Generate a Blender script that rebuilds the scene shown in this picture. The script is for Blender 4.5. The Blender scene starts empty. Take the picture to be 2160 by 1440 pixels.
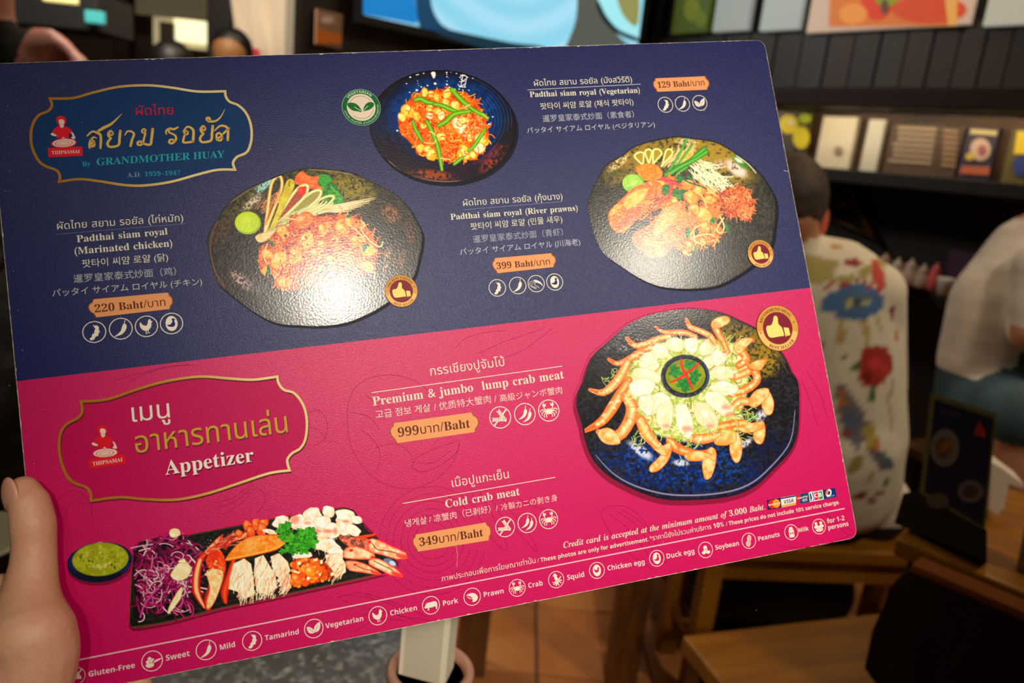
import bpy, math, random
import numpy as np
from mathutils import Vector, Matrix
from mathutils.geometry import tessellate_polygon

# ------------------------------------------------------------ camera, world, lights, exposure
SC = bpy.context.scene
COL = SC.collection
FPX = 1580.0
CAM = np.array([0.0, 0.0, 1.28])
RCW = np.array([[0.99468473, -0.10296736, 0.0],
                [0.0249101, 0.24063635, -0.97029564],
                [0.09990879, 0.96513826, 0.24192224]])   # columns: camera right, up, back in the room
def ray(x, y):
    return RCW @ np.array([(x - 1080) / FPX, (720 - y) / FPX, -1.0])
camd = bpy.data.cameras.new('camera')
camo = bpy.data.objects.new('camera', camd); COL.objects.link(camo)
camd.sensor_width = 36.0
camd.lens = FPX / 2160 * 36.0
mw = Matrix([list(RCW[i]) + [CAM[i]] for i in range(3)] + [[0, 0, 0, 1]])
camo.matrix_world = mw
camd.dof.use_dof = True
camd.dof.focus_distance = 0.385
camd.dof.aperture_fstop = 7.5
camd.clip_start = 0.02
SC.camera = camo

SC.view_settings.view_transform = 'Standard'
SC.view_settings.look = 'None'
SC.view_settings.gamma = 1.0
SC.view_settings.use_curve_mapping = False
SC.view_settings.exposure = 0.0

W = bpy.data.worlds.new('dim_room'); SC.world = W; W.use_nodes = True
W.node_tree.nodes['Background'].inputs[0].default_value = (1.0, 0.80, 0.58, 1)
W.node_tree.nodes['Background'].inputs[1].default_value = 0.03

def lamp(name, kind, loc, power, color, size=0.1, aim=None, spot=None, blend=0.5, sy=None):
    l = bpy.data.lights.new(name, kind); l.energy = power; l.color = color
    if kind == 'AREA':
        l.size = size
        if sy: l.shape = 'RECTANGLE'; l.size_y = sy
    else: l.shadow_soft_size = size
    if kind == 'SPOT': l.spot_size = spot; l.spot_blend = blend
    o = bpy.data.objects.new(name, l); COL.objects.link(o); o.location = loc
    if aim is not None:
        o.rotation_euler = (Vector(aim) - Vector(loc)).to_track_quat('-Z', 'Y').to_euler()
    return o
WARM = (1.0, 0.90, 0.76)
lamp('card_spot', 'SPOT', (0.285, -1.717, 2.5), 230, WARM, 0.085, (0.13, 0.38, 1.18), math.radians(19), 1.0)
lamp('card_spot', 'SPOT', (1.292, -1.148, 2.5), 105, WARM, 0.13, (0.12, 0.42, 1.2), math.radians(30), 1.0)
lamp('card_spot', 'SPOT', (-0.5, -1.2, 2.5), 12, WARM, 0.10, (-0.1, 0.38, 1.15), math.radians(50), 0.8)  # added fill for the left of the card, no lamp known there
lamp('diner_fill', 'SPOT', (1.5, 0.35, 2.7), 75, (1.0, .84, .62), 0.10, (0.95, 1.66, 0.9), math.radians(46), 0.7)  # added out of view to brighten the seated man's back
lamp('far_room_fill', 'AREA', (-1.5, 2.5, 2.9), 75, (1.0, .85, .66), 0.8, (-1.5, 3.9, 1.2))  # added out of view to brighten the banner and left figures
lamp('dining_light', 'AREA', (1.6, 2.2, 2.75), 15, (1.0, 0.74, 0.45), 1.2, (1.2, 2.3, 0))
lamp('dining_light', 'AREA', (-0.6, 3.2, 2.75), 16, (1.0, 0.74, 0.45), 1.0, (-0.6, 3.2, 0))

# ------------------------------------------------------------ small helpers
def lin(c):
    c = np.asarray(c, float) / 255.0
    return np.where(c <= 0.04045, c / 12.92, ((c + 0.055) / 1.055) ** 2.4)
GAIN = 0.92            # the lamp light on the card is a little below full white
def ink(c):            # printed ink colour
    return np.clip(lin(c) * GAIN, 0.002, 0.9)
def newmat(name, color=(0.5, 0.5, 0.5), rough=0.5, spec=0.5, metal=0.0, emit=0.0, ecol=None):
    m = bpy.data.materials.new(name); m.use_nodes = True
    b = m.node_tree.nodes['Principled BSDF']
    b.inputs['Base Color'].default_value = tuple(color[:3]) + (1,)
    b.inputs['Roughness'].default_value = rough
    b.inputs['Specular IOR Level'].default_value = spec
    b.inputs['Metallic'].default_value = metal
    if emit:
        b.inputs['Emission Color'].default_value = tuple((ecol or color)[:3]) + (1,)
        b.inputs['Emission Strength'].default_value = emit
    return m
def nodes(m): return m.node_tree.nodes, m.node_tree.links, m.node_tree.nodes['Principled BSDF']
def add_noise(m, c1, c2, scale=10, detail=4, stretch=(1, 1, 1), lo=0.35, hi=0.65, bump=0.0, bscale=None, rough=None):
    n, l, b = nodes(m)
    tc = n.new('ShaderNodeTexCoord'); mp = n.new('ShaderNodeMapping'); mp.inputs['Scale'].default_value = stretch
    nt = n.new('ShaderNodeTexNoise'); nt.inputs['Scale'].default_value = scale; nt.inputs['Detail'].default_value = detail
    cr = n.new('ShaderNodeValToRGB')
    cr.color_ramp.elements[0].position = lo; cr.color_ramp.elements[0].color = tuple(c1[:3]) + (1,)
    cr.color_ramp.elements[1].position = hi; cr.color_ramp.elements[1].color = tuple(c2[:3]) + (1,)
    l.new(tc.outputs['Object'], mp.inputs[0]); l.new(mp.outputs[0], nt.inputs['Vector'])
    l.new(nt.outputs[0], cr.inputs[0]); l.new(cr.outputs[0], b.inputs['Base Color'])
    if bump:
        bn = n.new('ShaderNodeBump'); bn.inputs['Strength'].default_value = bump; bn.inputs['Distance'].default_value = 0.002
        if bscale:
            n2 = n.new('ShaderNodeTexNoise'); n2.inputs['Scale'].default_value = bscale; l.new(mp.outputs[0], n2.inputs['Vector'])
            l.new(n2.outputs[0], bn.inputs['Height'])
        else: l.new(nt.outputs[0], bn.inputs['Height'])
        l.new(bn.outputs[0], b.inputs['Normal'])
    return m
def tag(o, label=None, cat=None, group=None, kind=None):
    if label: o['label'] = label
    if cat: o['category'] = cat
    if group: o['group'] = group
    if kind: o['kind'] = kind
    return o
def mesh_obj(name, verts, faces, mat=None, parent=None, smooth=False):
    me = bpy.data.meshes.new(name); me.from_pydata([tuple(v) for v in verts], [], [tuple(f) for f in faces]); me.update()
    if mat: me.materials.append(mat)
    if smooth: me.shade_smooth()
    o = bpy.data.objects.new(name, me); COL.objects.link(o)
    if parent: o.parent = parent
    return o
def empty(name, loc, rz=0.0):
    o = bpy.data.objects.new(name, None); COL.objects.link(o); o.location = loc; o.rotation_euler = (0, 0, rz); o.empty_display_size = 0.05
    return o
def catmull(P, closed=True, n=6):
    P = [np.array(p, float) for p in P]; out = []; N = len(P)
    rng = range(N) if closed else range(N - 1)
    for i in rng:
        if closed: a, b, c, d = P[i - 1], P[i], P[(i + 1) % N], P[(i + 2) % N]
        else: a, b, c, d = P[max(i - 1, 0)], P[i], P[i + 1], P[min(i + 2, N - 1)]
        for k in range(n):
            t = k / n
            out.append(0.5 * ((2 * b) + (-a + c) * t + (2 * a - 5 * b + 4 * c - d) * t * t + (-a + 3 * b - 3 * c + d) * t ** 3))
    if not closed: out.append(P[-1])
    return out
def inside(px, py, poly):
    poly = np.asarray(poly); c = np.zeros(np.shape(px), bool)
    x0, y0 = poly[:, 0], poly[:, 1]; x1, y1 = np.roll(x0, -1), np.roll(y0, -1)
    for a, b, d, e in zip(x0, y0, x1, y1):
        if b == e: continue
        c ^= ((b > py) != (e > py)) & (px < (d - a) * (py - b) / (e - b) + a)
    return c

# ------------------------------------------------------------ the menu card plane (A3 board held up in front of the camera)
c0 = CAM + RCW @ np.array([-0.02800236, 0.01105376, -0.3936046])
E1 = RCW @ np.array([0.96533341, 0.11508013, -0.21842913]); E1 /= np.linalg.norm(E1)
EN = RCW @ np.array([0.2061049, 0.11545459, 0.97169492]); EN /= np.linalg.norm(EN)
E1 -= (E1 @ EN) * EN; E1 /= np.linalg.norm(E1)
E2 = np.cross(EN, E1)
CARD_M = Matrix([[E1[i], E2[i], EN[i], c0[i]] for i in range(3)] + [[0, 0, 0, 1]])
def P(x, y):           # where a point of the print lies on the board, in metres from its centre
    d = ray(x, y); q = CAM + d * (((c0 - CAM) @ EN) / (d @ EN)) - c0
    return np.array([q @ E1, q @ E2])
def Parr(X, Y):
    d = np.stack([(X - 1080) / FPX, (720 - Y) / FPX, -np.ones_like(X)], -1) @ RCW.T
    q = CAM + d * (((c0 - CAM) @ EN) / (d @ EN))[..., None] - c0
    return q @ E1, q @ E2
def unit(x, y):        # metres on the board per pixel near that place
    a, b, c = P(x, y), P(x + 1, y), P(x, y + 1)
    return math.sqrt(abs((b - a)[0] * (c - a)[1] - (b - a)[1] * (c - a)[0]))
def local_pt(w):       # room point -> board coordinates
    q = np.asarray(w) - c0
    return np.array([q @ E1, q @ E2, q @ EN])

def print_mat(name, rough=0.42, spec=0.5, bump=0.15, bscale=900, coat=0.0, coat_r=0.1):
    m = newmat(name, rough=rough, spec=spec); n, l, b = nodes(m)
    at = n.new('ShaderNodeAttribute'); at.attribute_name = 'Col'
    l.new(at.outputs['Color'], b.inputs['Base Color'])
    tc = n.new('ShaderNodeTexCoord'); nt = n.new('ShaderNodeTexNoise'); nt.inputs['Scale'].default_value = bscale; nt.inputs['Detail'].default_value = 2
    bn = n.new('ShaderNodeBump'); bn.inputs['Strength'].default_value = bump; bn.inputs['Distance'].default_value = 0.0004
    l.new(tc.outputs['Object'], nt.inputs['Vector']); l.new(nt.outputs[0], bn.inputs['Height']); l.new(bn.outputs[0], b.inputs['Normal'])
    if coat: l.new(bn.outputs[0], b.inputs['Coat Normal'])
    if coat: b.inputs['Coat Weight'].default_value = coat; b.inputs['Coat Roughness'].default_value = coat_r
    return m
M_INK = print_mat('matt_print', rough=0.38, spec=0.08, bump=0.25, bscale=1400)
M_GLOSS = print_mat('embossed_gloss_print', rough=0.26, spec=0.11, bump=0.10, bscale=900, coat=0.20, coat_r=0.15)

class Art:
    """flat printed shapes on the board; every call adds outlines in board metres"""
    def __init__(s): s.v = []; s.f = []; s.c = []
    def add(s, loops, col, dz=0.0):
        loops = [[(float(p[0]), float(p[1])) for p in L] for L in loops if len(L) > 2]
        if not loops: return
        flat = [p for L in loops for p in L]
        tris = tessellate_polygon([[Vector((p[0], p[1], 0)) for p in L] for L in loops])
        k = len(s.v)
        for p in flat:
            s.v.append((p[0], p[1], dz)); s.c.append(ink(col(p) if callable(col) else col))
        for t in tris:
            a, b, c = [flat[i] for i in t]
            ar = (b[0] - a[0]) * (c[1] - a[1]) - (b[1] - a[1]) * (c[0] - a[0])
            if abs(ar) < 1e-14: continue
            s.f.append((k + t[0], k + t[1], k + t[2]) if ar > 0 else (k + t[0], k + t[2], k + t[1]))
    def px(s, pts, col, dz=0.0, smooth=0):
        if smooth: pts = catmull(pts, True, smooth)
        s.add([[P(*p) for p in pts]], col, dz)
    def ribbon(s, pts, w, col, dz=0.0, closed=False):      # board metres; w a number or a list
        p = [np.array(q, float) for q in pts]; N = len(p); k = len(s.v)
        for i in range(N):
            a = p[i - 1] if (i or closed) else p[i]; b = p[(i + 1) % N] if (i < N - 1 or closed) else p[i]
            t1 = p[i] - a; t2 = b - p[i]
            l1, l2 = np.linalg.norm(t1), np.linalg.norm(t2)
            t1 = t1 / l1 if l1 > 1e-12 else t2 / max(l2, 1e-12); t2 = t2 / l2 if l2 > 1e-12 else t1
            t = t1 + t2; t /= max(np.linalg.norm(t), 1e-9); nn = np.array([-t[1], t[0]])
            cs = max(0.45, abs(nn @ np.array([-t1[1], t1[0]])))
            ww = (w[i] if hasattr(w, '__len__') else w) / 2 / cs
            for sg in (1, -1):
                q = p[i] + nn * ww * sg; s.v.append((q[0], q[1], dz)); s.c.append(ink(col(p[i]) if callable(col) else col))
        for i in range(N if closed else N - 1):
            j = (i + 1) % N
            s.f.append((k + 2 * i, k + 2 * i + 1, k + 2 * j + 1, k + 2 * j))
    def line(s, pts, wpx, col, dz=0.0, closed=False, smooth=0):
        if smooth: pts = catmull(pts, closed, smooth)
        q = [P(*p) for p in pts]; u = unit(*pts[len(pts) // 2])
        w = [x * u for x in wpx] if hasattr(wpx, '__len__') else wpx * u
        s.ribbon(q, w, col, dz, closed)
    def disc(s, c, r, col, dz=0.0, n=40, ry=None, rot=0, r_in=None):
        ry = ry or r; L = []
        for i in range(n):
            t = 2 * math.pi * i / n; x, y = r * math.cos(t), ry * math.sin(t)
            L.append((c[0] + x * math.cos(rot) - y * math.sin(rot), c[1] + x * math.sin(rot) + y * math.cos(rot)))
        if r_in:
            s.ribbon([(c[0] + (r + r_in) / 2 * math.cos(2 * math.pi * i / n), c[1] + (r + r_in) / 2 * math.sin(2 * math.pi * i / n)) for i in range(n)], r - r_in, col, dz, True)
        else: s.add([L], col, dz)
    def build(s, name, parent, z, mat=None, label=None):
        o = mesh_obj(name, [(a, b, c + z) for a, b, c in s.v], s.f, mat or M_INK, parent)
        at = o.data.color_attributes.new('Col', 'FLOAT_COLOR', 'POINT')
        arr = np.ones((len(s.v), 4), np.float32); arr[:, :3] = np.array(s.c)
        at.data.foreach_set('color', arr.ravel())
        if label: o['label'] = label
        return o

# ------------------------------------------------------------ lettering from the built-in font and its fall-backs
def mathtext(t, cap, low, dig):
    o = ''
    for ch in t:
        if 'A' <= ch <= 'Z': o += chr(cap + ord(ch) - 65)
        elif 'a' <= ch <= 'z': o += chr(low + ord(ch) - 97)
        elif '0' <= ch <= '9' and dig: o += chr(dig + ord(ch) - 48)
        else: o += ch
    return o
def serif(t): return mathtext(t, 0x1D400, 0x1D41A, 0x1D7CE)
def serifi(t): return mathtext(t, 0x1D468, 0x1D482, 0x1D7CE)
def sansb(t): return mathtext(t, 0x1D5D4, 0x1D5EE, 0x1D7EC)
_cache = {}
def glyph_loops(body, offset=0.0, space=1.0, wspace=1.0):
    key = (body, offset, space, wspace)
    if key in _cache: return _cache[key]
    c = bpy.data.curves.new('lettering', 'FONT'); c.body = body; c.size = 1; c.fill_mode = 'NONE'; c.offset = offset
    c.resolution_u = 3; c.space_character = space; c.space_word = wspace
    o = bpy.data.objects.new('lettering', c); COL.objects.link(o)
    dg = bpy.context.evaluated_depsgraph_get(); dg.update()
    me = bpy.data.meshes.new_from_object(o.evaluated_get(dg))
    V = [(v.co.x, v.co.y) for v in me.vertices]; adj = {}
    for e in me.edges:
        a, b = e.vertices; adj.setdefault(a, []).append(b); adj.setdefault(b, []).append(a)
    bpy.data.objects.remove(o); bpy.data.curves.remove(c); bpy.data.meshes.remove(me)
    seen = set(); loops = []
    for i in range(len(V)):
        if i in seen or i not in adj: continue
        L = [i]; seen.add(i); cur = i
        nxt = min(adj[i])
        while nxt not in seen:
            L.append(nxt); seen.add(nxt); cur = nxt
            cand = [k for k in adj[cur] if k not in seen]
            if not cand: break
            nxt = cand[0]
        P_ = [V[k] for k in L]
        Q = [P_[0]]
        for p in P_[1:]:
            if abs(p[0] - Q[-1][0]) + abs(p[1] - Q[-1][1]) > 1e-5: Q.append(p)
        if len(Q) > 2: loops.append(Q)
    def area(L): return sum(L[i - 1][0] * L[i][1] - L[i][0] * L[i - 1][1] for i in range(len(L))) / 2
    A = [area(L) for L in loops]
    bb = [(min(p[0] for p in L), max(p[0] for p in L), min(p[1] for p in L), max(p[1] for p in L)) for L in loops]
    def contains(j, i):
        x, y = loops[i][0]; b = bb[j]
        if not (b[0] < x < b[1] and b[2] < y < b[3]): return False
        return bool(inside(np.array(x), np.array(y), loops[j]))
    cont = [[j for j in range(len(loops)) if j != i and abs(A[j]) > abs(A[i]) and contains(j, i)] for i in range(len(loops))]
    groups = {}; hole = {}
    for i in range(len(loops)):
        if cont[i]:
            top = max(cont[i], key=lambda j: abs(A[j]))
            if A[i] * A[top] < 0: hole[i] = 1
    for i in range(len(loops)):
        if i not in hole: groups[i] = [loops[i]]
    for i in hole:
        par = [j for j in cont[i] if j not in hole]
        if par: groups[min(par, key=lambda j: abs(A[j]))].append(loops[i])
    G = list(groups.values()); _cache[key] = G
    return G
def text(art, body, pl, pr, col, offset=0.0, k=1.0, box=False, dz=0.0, shear=0.0, space=1.0, wspace=1.0, h=None, descent=None):
    """lay a line of lettering between two baseline points of the print (box: bottom of the box)"""
    G = glyph_loops(body, offset, space, wspace)
    xs = [p[0] for g in G for L in g for p in L]; ys = [p[1] for g in G for L in g for p in L]
    x0, x1 = min(xs), max(xs); y0 = min(ys) if box else 0.0
    a, b = P(*pl), P(*pr); d = b - a; Lg = np.linalg.norm(d); d /= Lg; nn = np.array([-d[1], d[0]])
    sx = Lg / (x1 - x0); sy = sx * k
    if h: sy = h * unit(*pl)
    f = lambda p: a + d * ((p[0] - x0) * sx + (p[1] - y0) * shear * sy) + nn * (p[1] - y0) * sy
    for g in G: art.add([[f(p) for p in L] for L in g], col, dz)
def arc_text(art, body, c, r, a0, a1, col, size, offset=0.0, outside=True, dz=0.0):
    """lettering round a circle, from angle a0 to a1 (degrees, anticlockwise from right)"""
    G = glyph_loops(body, offset); xs = [p[0] for g in G for L in g for p in L]; x0, x1 = min(xs), max(xs)
    for g in G:
        Ls = []
        for L in g:
            q = []
            for p in L:
                t = math.radians(a0 + (a1 - a0) * (p[0] - x0) / (x1 - x0)); rr = r + p[1] * size * (1 if outside else -1)
                q.append((c[0] + rr * math.cos(t), c[1] + rr * math.sin(t)))
            Ls.append(q)
        art.add(Ls, col, dz)
# ------------------------------------------------------------ the menu card
TLc, TRc, BRc, BLc = P(-30, 134), P(1612, 84), P(1810, 1133), P(98, 1474)
def rounded(corners, r, n=8, inset=0.0, chip=0.0, seed=1):
    rs = random.Random(seed); out = []
    cs = [np.array(c) for c in corners]; N = len(cs)
    for i in range(N):
        a, b, c = cs[i - 1], cs[i], cs[(i + 1) % N]
        u = (a - b) / np.linalg.norm(a - b); v = (c - b) / np.linalg.norm(c - b)
        p, q = b + u * r, b + v * r
        for k in range(n + 1):
            t = k / n; w = (1 - t) ** 2 * p + 2 * t * (1 - t) * b + t * t * q
            out.append(w)
        if chip:
            e = c + (b - c) / np.linalg.norm(b - c) * r; L = np.linalg.norm(e - q); m = int(L / 0.0014)
            for k in range(1, m):
                j = rs.random() * 0.00012 + (0.0005 * rs.random() if rs.random() < 0.10 else 0)
                nv = np.array([-v[1], v[0]]); out.append(q + (e - q) * k / m + nv * (-j if nv @ (np.zeros(2) - q) < 0 else j))
    ctr = sum(cs) / N
    if inset: out = [w + (ctr - w) / np.linalg.norm(ctr - w) * inset for w in out]
    return out
ring = rounded([BLc, BRc, TRc, TLc], 0.006)
nr = len(ring); T = 0.0016
vs = [(p[0], p[1], -0.0001) for p in ring] + [(p[0], p[1], -T) for p in ring]
fs = [list(range(nr)), list(range(2 * nr - 1, nr - 1, -1))] + [[i, (i + 1) % nr, nr + (i + 1) % nr, nr + i][::-1] for i in range(nr)]
m = newmat('white_board_core', lin((205, 190, 170)), 0.7)
add_noise(m, lin((150, 135, 120)), lin((215, 200, 180)), 300, 3, lo=0.3, hi=0.6)
card = mesh_obj('menu_card', vs, fs, m)
card.matrix_world = CARD_M
tag(card, 'large blue and pink laminated menu board with rounded worn corners held in the hand', 'menu')
# the two printed grounds, their edges chipped so the pale board core shows
def clipline(poly, a, b, keep_above):
    out = []; d = b - a; nn = np.array([-d[1], d[0]]); s = lambda p: ((p - a) @ nn) * (1 if keep_above else -1)
    for i in range(len(poly)):
        p, q = poly[i - 1], poly[i]; sp, sq = s(p), s(q)
        if (sp >= 0) != (sq >= 0): out.append(p + (q - p) * sp / (sp - sq))
        if sq >= 0: out.append(q)
    return out
chipped = rounded([BLc, BRc, TRc, TLc], 0.006, inset=0.00022, chip=1)
la, lb = P(42, 803), P(1706, 607)
def ground_mat(name, c1, c2, sp):
    m = newmat(name, rough=0.35, spec=0.20); n, l, b = nodes(m)
    tc = n.new('ShaderNodeTexCoord')
    nt = n.new('ShaderNodeTexNoise'); nt.inputs['Scale'].default_value = 1500; nt.inputs['Detail'].default_value = 1
    cr = n.new('ShaderNodeValToRGB'); cr.color_ramp.elements[0].position = 0.3; cr.color_ramp.elements[0].color = tuple(c1) + (1,)
    cr.color_ramp.elements[1].position = 0.72; cr.color_ramp.elements[1].color = tuple(c2) + (1,)
    l.new(tc.outputs['Object'], nt.inputs['Vector']); l.new(nt.outputs[0], cr.inputs[0]); l.new(cr.outputs[0], b.inputs['Base Color'])
    n3 = n.new('ShaderNodeTexNoise'); n3.inputs['Scale'].default_value = 2200; n3.inputs['Detail'].default_value = 0
    bn = n.new('ShaderNodeBump'); bn.inputs['Strength'].default_value = 0.20; bn.inputs['Distance'].default_value = 0.0004
    l.new(tc.outputs['Object'], n3.inputs['Vector']); l.new(n3.outputs[0], bn.inputs['Height']); l.new(bn.outputs[0], b.inputs['Normal'])
    return m
M_BLUE = ground_mat('navy_speckled_print', lin((4, 12, 64)), lin((16, 28, 96)), 1)
M_PINK = ground_mat('pink_speckled_print', lin((184, 0, 80)), lin((204, 6, 94)), 1)
def ground(name, poly, mat, z, label):
    k = len(poly); o = mesh_obj(name, [(p[0], p[1], z) for p in poly], [list(range(k))], mat, card); o['label'] = label; return o
ground('printed_ground', clipline(chipped, la, lb, True), M_BLUE, 0.0, 'navy blue upper ground of the menu')
ground('printed_ground', clipline(chipped, la, lb, False), M_PINK, 0.00001, 'pink lower ground of the menu')
Z1, Z2, Z3, Z4, Z5 = 0.00004, 0.00008, 0.00012, 0.00016, 0.00020
CREAM = (226, 218, 196)

# faint line drawings in the pink ground
g = Art(); GH = (140, 6, 62)
def zpts(L, ox, oy, s): return [(ox + x / s, oy + y / s) for x, y in L]
for r in (38, 52, 66, 82, 97, 112):
    g.line([(912 + r * math.cos(t), 1140 + r * 1.02 * math.sin(t)) for t in np.linspace(0.2 * (r % 3), 5.6 + 0.1 * (r % 5), 40)], 0.9, GH)
for L in ([(733, 890), (735, 850), (752, 815), (790, 794), (840, 792), (880, 806), (905, 826)], [(733, 890), (740, 940), (770, 990), (815, 1022), (870, 1030), (920, 1010), (955, 975), (970, 935)],
          [(760, 905), (790, 930), (802, 960), (795, 990)], [(770, 830), (800, 860), (812, 885)], [(868, 985), (880, 965), (920, 945), (955, 933), (968, 930), (962, 955), (930, 980), (890, 995), (868, 985)],
          [(880, 975), (915, 975), (950, 950)], [(790, 945), (830, 935), (860, 950), (872, 975)], [(745, 870), (780, 880), (800, 905)],
          [(650, 870), (672, 865), (690, 890), (685, 925), (662, 940)], [(640, 900), (668, 905), (690, 930)],
          [(985, 1020), (1000, 1050), (1010, 1090), (1035, 1130), (1060, 1158), (1070, 1150), (1050, 1110), (1030, 1070), (1008, 1030)],
          [(1035, 1050), (1060, 1090), (1100, 1130), (1128, 1160), (1132, 1155), (1115, 1125), (1080, 1080), (1060, 1050)],
          [(1085, 1040), (1110, 1062), (1150, 1074)], [(1268, 1088), (1275, 1072), (1310, 1066), (1340, 1080), (1366, 1110), (1385, 1150), (1405, 1188)],
          [(1270, 1090), (1282, 1115), (1310, 1150), (1345, 1180), (1385, 1205)], [(1285, 1085), (1320, 1110), (1350, 1145), (1375, 1185)], [(1300, 1078), (1335, 1100), (1362, 1135), (1388, 1180)], [(1310, 1074), (1345, 1095), (1370, 1125)],
          [(1010, 745), (1060, 722), (1110, 705), (1150, 690)], [(1035, 760), (1090, 745), (1130, 720), (1165, 692)], [(960, 735), (985, 712), (1030, 700), (1070, 697)],
          [(130, 1100), (120, 1060), (150, 1035), (185, 1050), (195, 1090)], [(140, 1090), (150, 1060), (180, 1060)], [(450, 1060), (490, 1050), (530, 1020), (545, 985)],
          [(470, 1085), (510, 1060), (540, 1030), (560, 1050), (545, 1080)], [(460, 1070), (500, 1055), (536, 1022)], [(710, 1260), (760, 1250), (830, 1270), (900, 1300)], [(720, 1265), (760, 1280), (820, 1290), (880, 1310)],
          [(713, 1262), (725, 1255), (780, 1260), (850, 1285)], [(740, 1310), (790, 1290), (850, 1300), (910, 1308)], [(750, 1330), (800, 1305), (860, 1310)], [(1690, 1030), (1720, 1050), (1760, 1100), (1800, 1120)],
          [(1700, 1045), (1740, 1085), (1790, 1128)], [(1640, 1150), (1690, 1155), (1750, 1145), (1800, 1125)], [(1690, 800), (1710, 850), (1725, 900)], [(1700, 780), (1730, 830), (1745, 880)],
          [(250, 800), (300, 786), (360, 772), (420, 770)], [(270, 805), (330, 780), (400, 768)]):
    g.line(L, 0.9, GH, smooth=5)
g.build('ghost_drawing', card, Z1, label='faint darker line drawings of shellfish in the pink ground')['kind'] = 'stuff'

# divider rules
def rule(a, b, w, col=CREAM):
    r = Art(); r.line([a, b], w, col); return r.build('printed_rule', card, Z2)
rule((119, 494), (391, 471.5), 0.8, (120, 125, 170)); rule((1112.6, 189.7), (1351, 177.5), 1.2, (190, 190, 205))
rule((977.8, 442.6), (1186.9, 425), 0.9, (130, 135, 180)); rule((783.7, 828), (1185.7, 772), 1.5); rule((849.4, 1061.4), (1171, 1006.3), 1.5)
rule((163, 1391.9), (1781.5, 1072), 2.2, (236, 190, 195))

# gilt outlined title plates
F1 = [(105.6, 207.8), (152.8, 207), (194.4, 195.8), (250, 183.3), (311, 180), (361, 184.7), (416.7, 193), (475, 192.5)], [(475, 192.5), (476.5, 204), (484.7, 214.7), (502.8, 222.2), (519.4, 238.9), (529.2, 263.9), (530.6, 291.7), (525, 313.9), (516.7, 323.6), (500, 331), (491.7, 343.4), (495.8, 357.8)], \
     [(495.8, 357.8), (458.3, 358.3), (416.7, 368), (361, 383.3), (305.6, 391), (263.9, 390.3), (208.3, 382), (166.7, 377.8), (125, 383.3)], [(125, 383.3), (126.4, 371.4), (119.4, 359.3), (95.8, 350), (80.6, 337.5), (68, 311), (65.3, 283.3), (70.8, 258.3), (83.3, 242.2), (101.4, 234.3), (109.7, 222.2), (105.6, 207.8)]
F2 = [(170.8, 846.8), (226.9, 841.7), (291.7, 820), (350, 803.8), (421, 794), (486, 798.2), (534.7, 800.5), (585, 794)], [(585, 794), (588, 808.6), (599.5, 822.2), (619, 828), (635.2, 845.9), (645, 870.2), (647.5, 899.4), (643.3, 928.5), (632, 946.3), (615.7, 956), (606, 970.6), (610.9, 991.7)], \
     [(610.9, 991.7), (567, 998), (502.3, 1019.3), (437.5, 1040.3), (372.7, 1053.3), (307.9, 1052.6), (252.8, 1048.4), (192.8, 1055.6)], [(192.8, 1055.6), (191, 1039.7), (181.5, 1027.4), (155.6, 1017.3), (139.4, 999.8), (128, 967.4), (124.8, 935), (129.6, 909), (142.6, 892.9), (165.3, 880.5), (174, 866), (170.8, 846.8)]
def gold(x0, x1):  # printed gold gradient, with some sheen painted into its paler right
    a, b = P(x0, 600)[0], P(x1, 600)[0]
    def f(p):
        t = min(1, max(0, (p[0] - a) / (b - a))); st = [(168, 112, 24), (170, 118, 30), (205, 165, 85), (232, 215, 150), (222, 196, 128)]
        k = t * 4; i = min(3, int(k)); u = k - i
        return tuple(st[i][j] * (1 - u) + st[i + 1][j] * u for j in range(3))
    return f
def title_plate(F, fill, gx, label, off):
    pts = []
    for seg in F: pts += catmull(seg, False, 5)[:-1]
    a = Art(); a.px(pts, fill); q = a.build('title_plate', card, Z1, label=label)
    if off:
        s = Art(); s.line([(x + 2, y + 3.5) for x, y in pts], 4.5, off, closed=True); s.build('drop_shadow', card, Z1 + 0.00001)
    r = Art(); r.line(pts, 5.2, gold(*gx), closed=True); r.build('gilt_outline', card, Z2)
    return q
title_plate(F1, (8, 52, 102), (60, 540), 'dark teal title plate with gold outline', None)
title_plate(F2, (190, 6, 82), (120, 660), 'crimson title plate with gold outline', (110, 20, 40))

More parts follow.
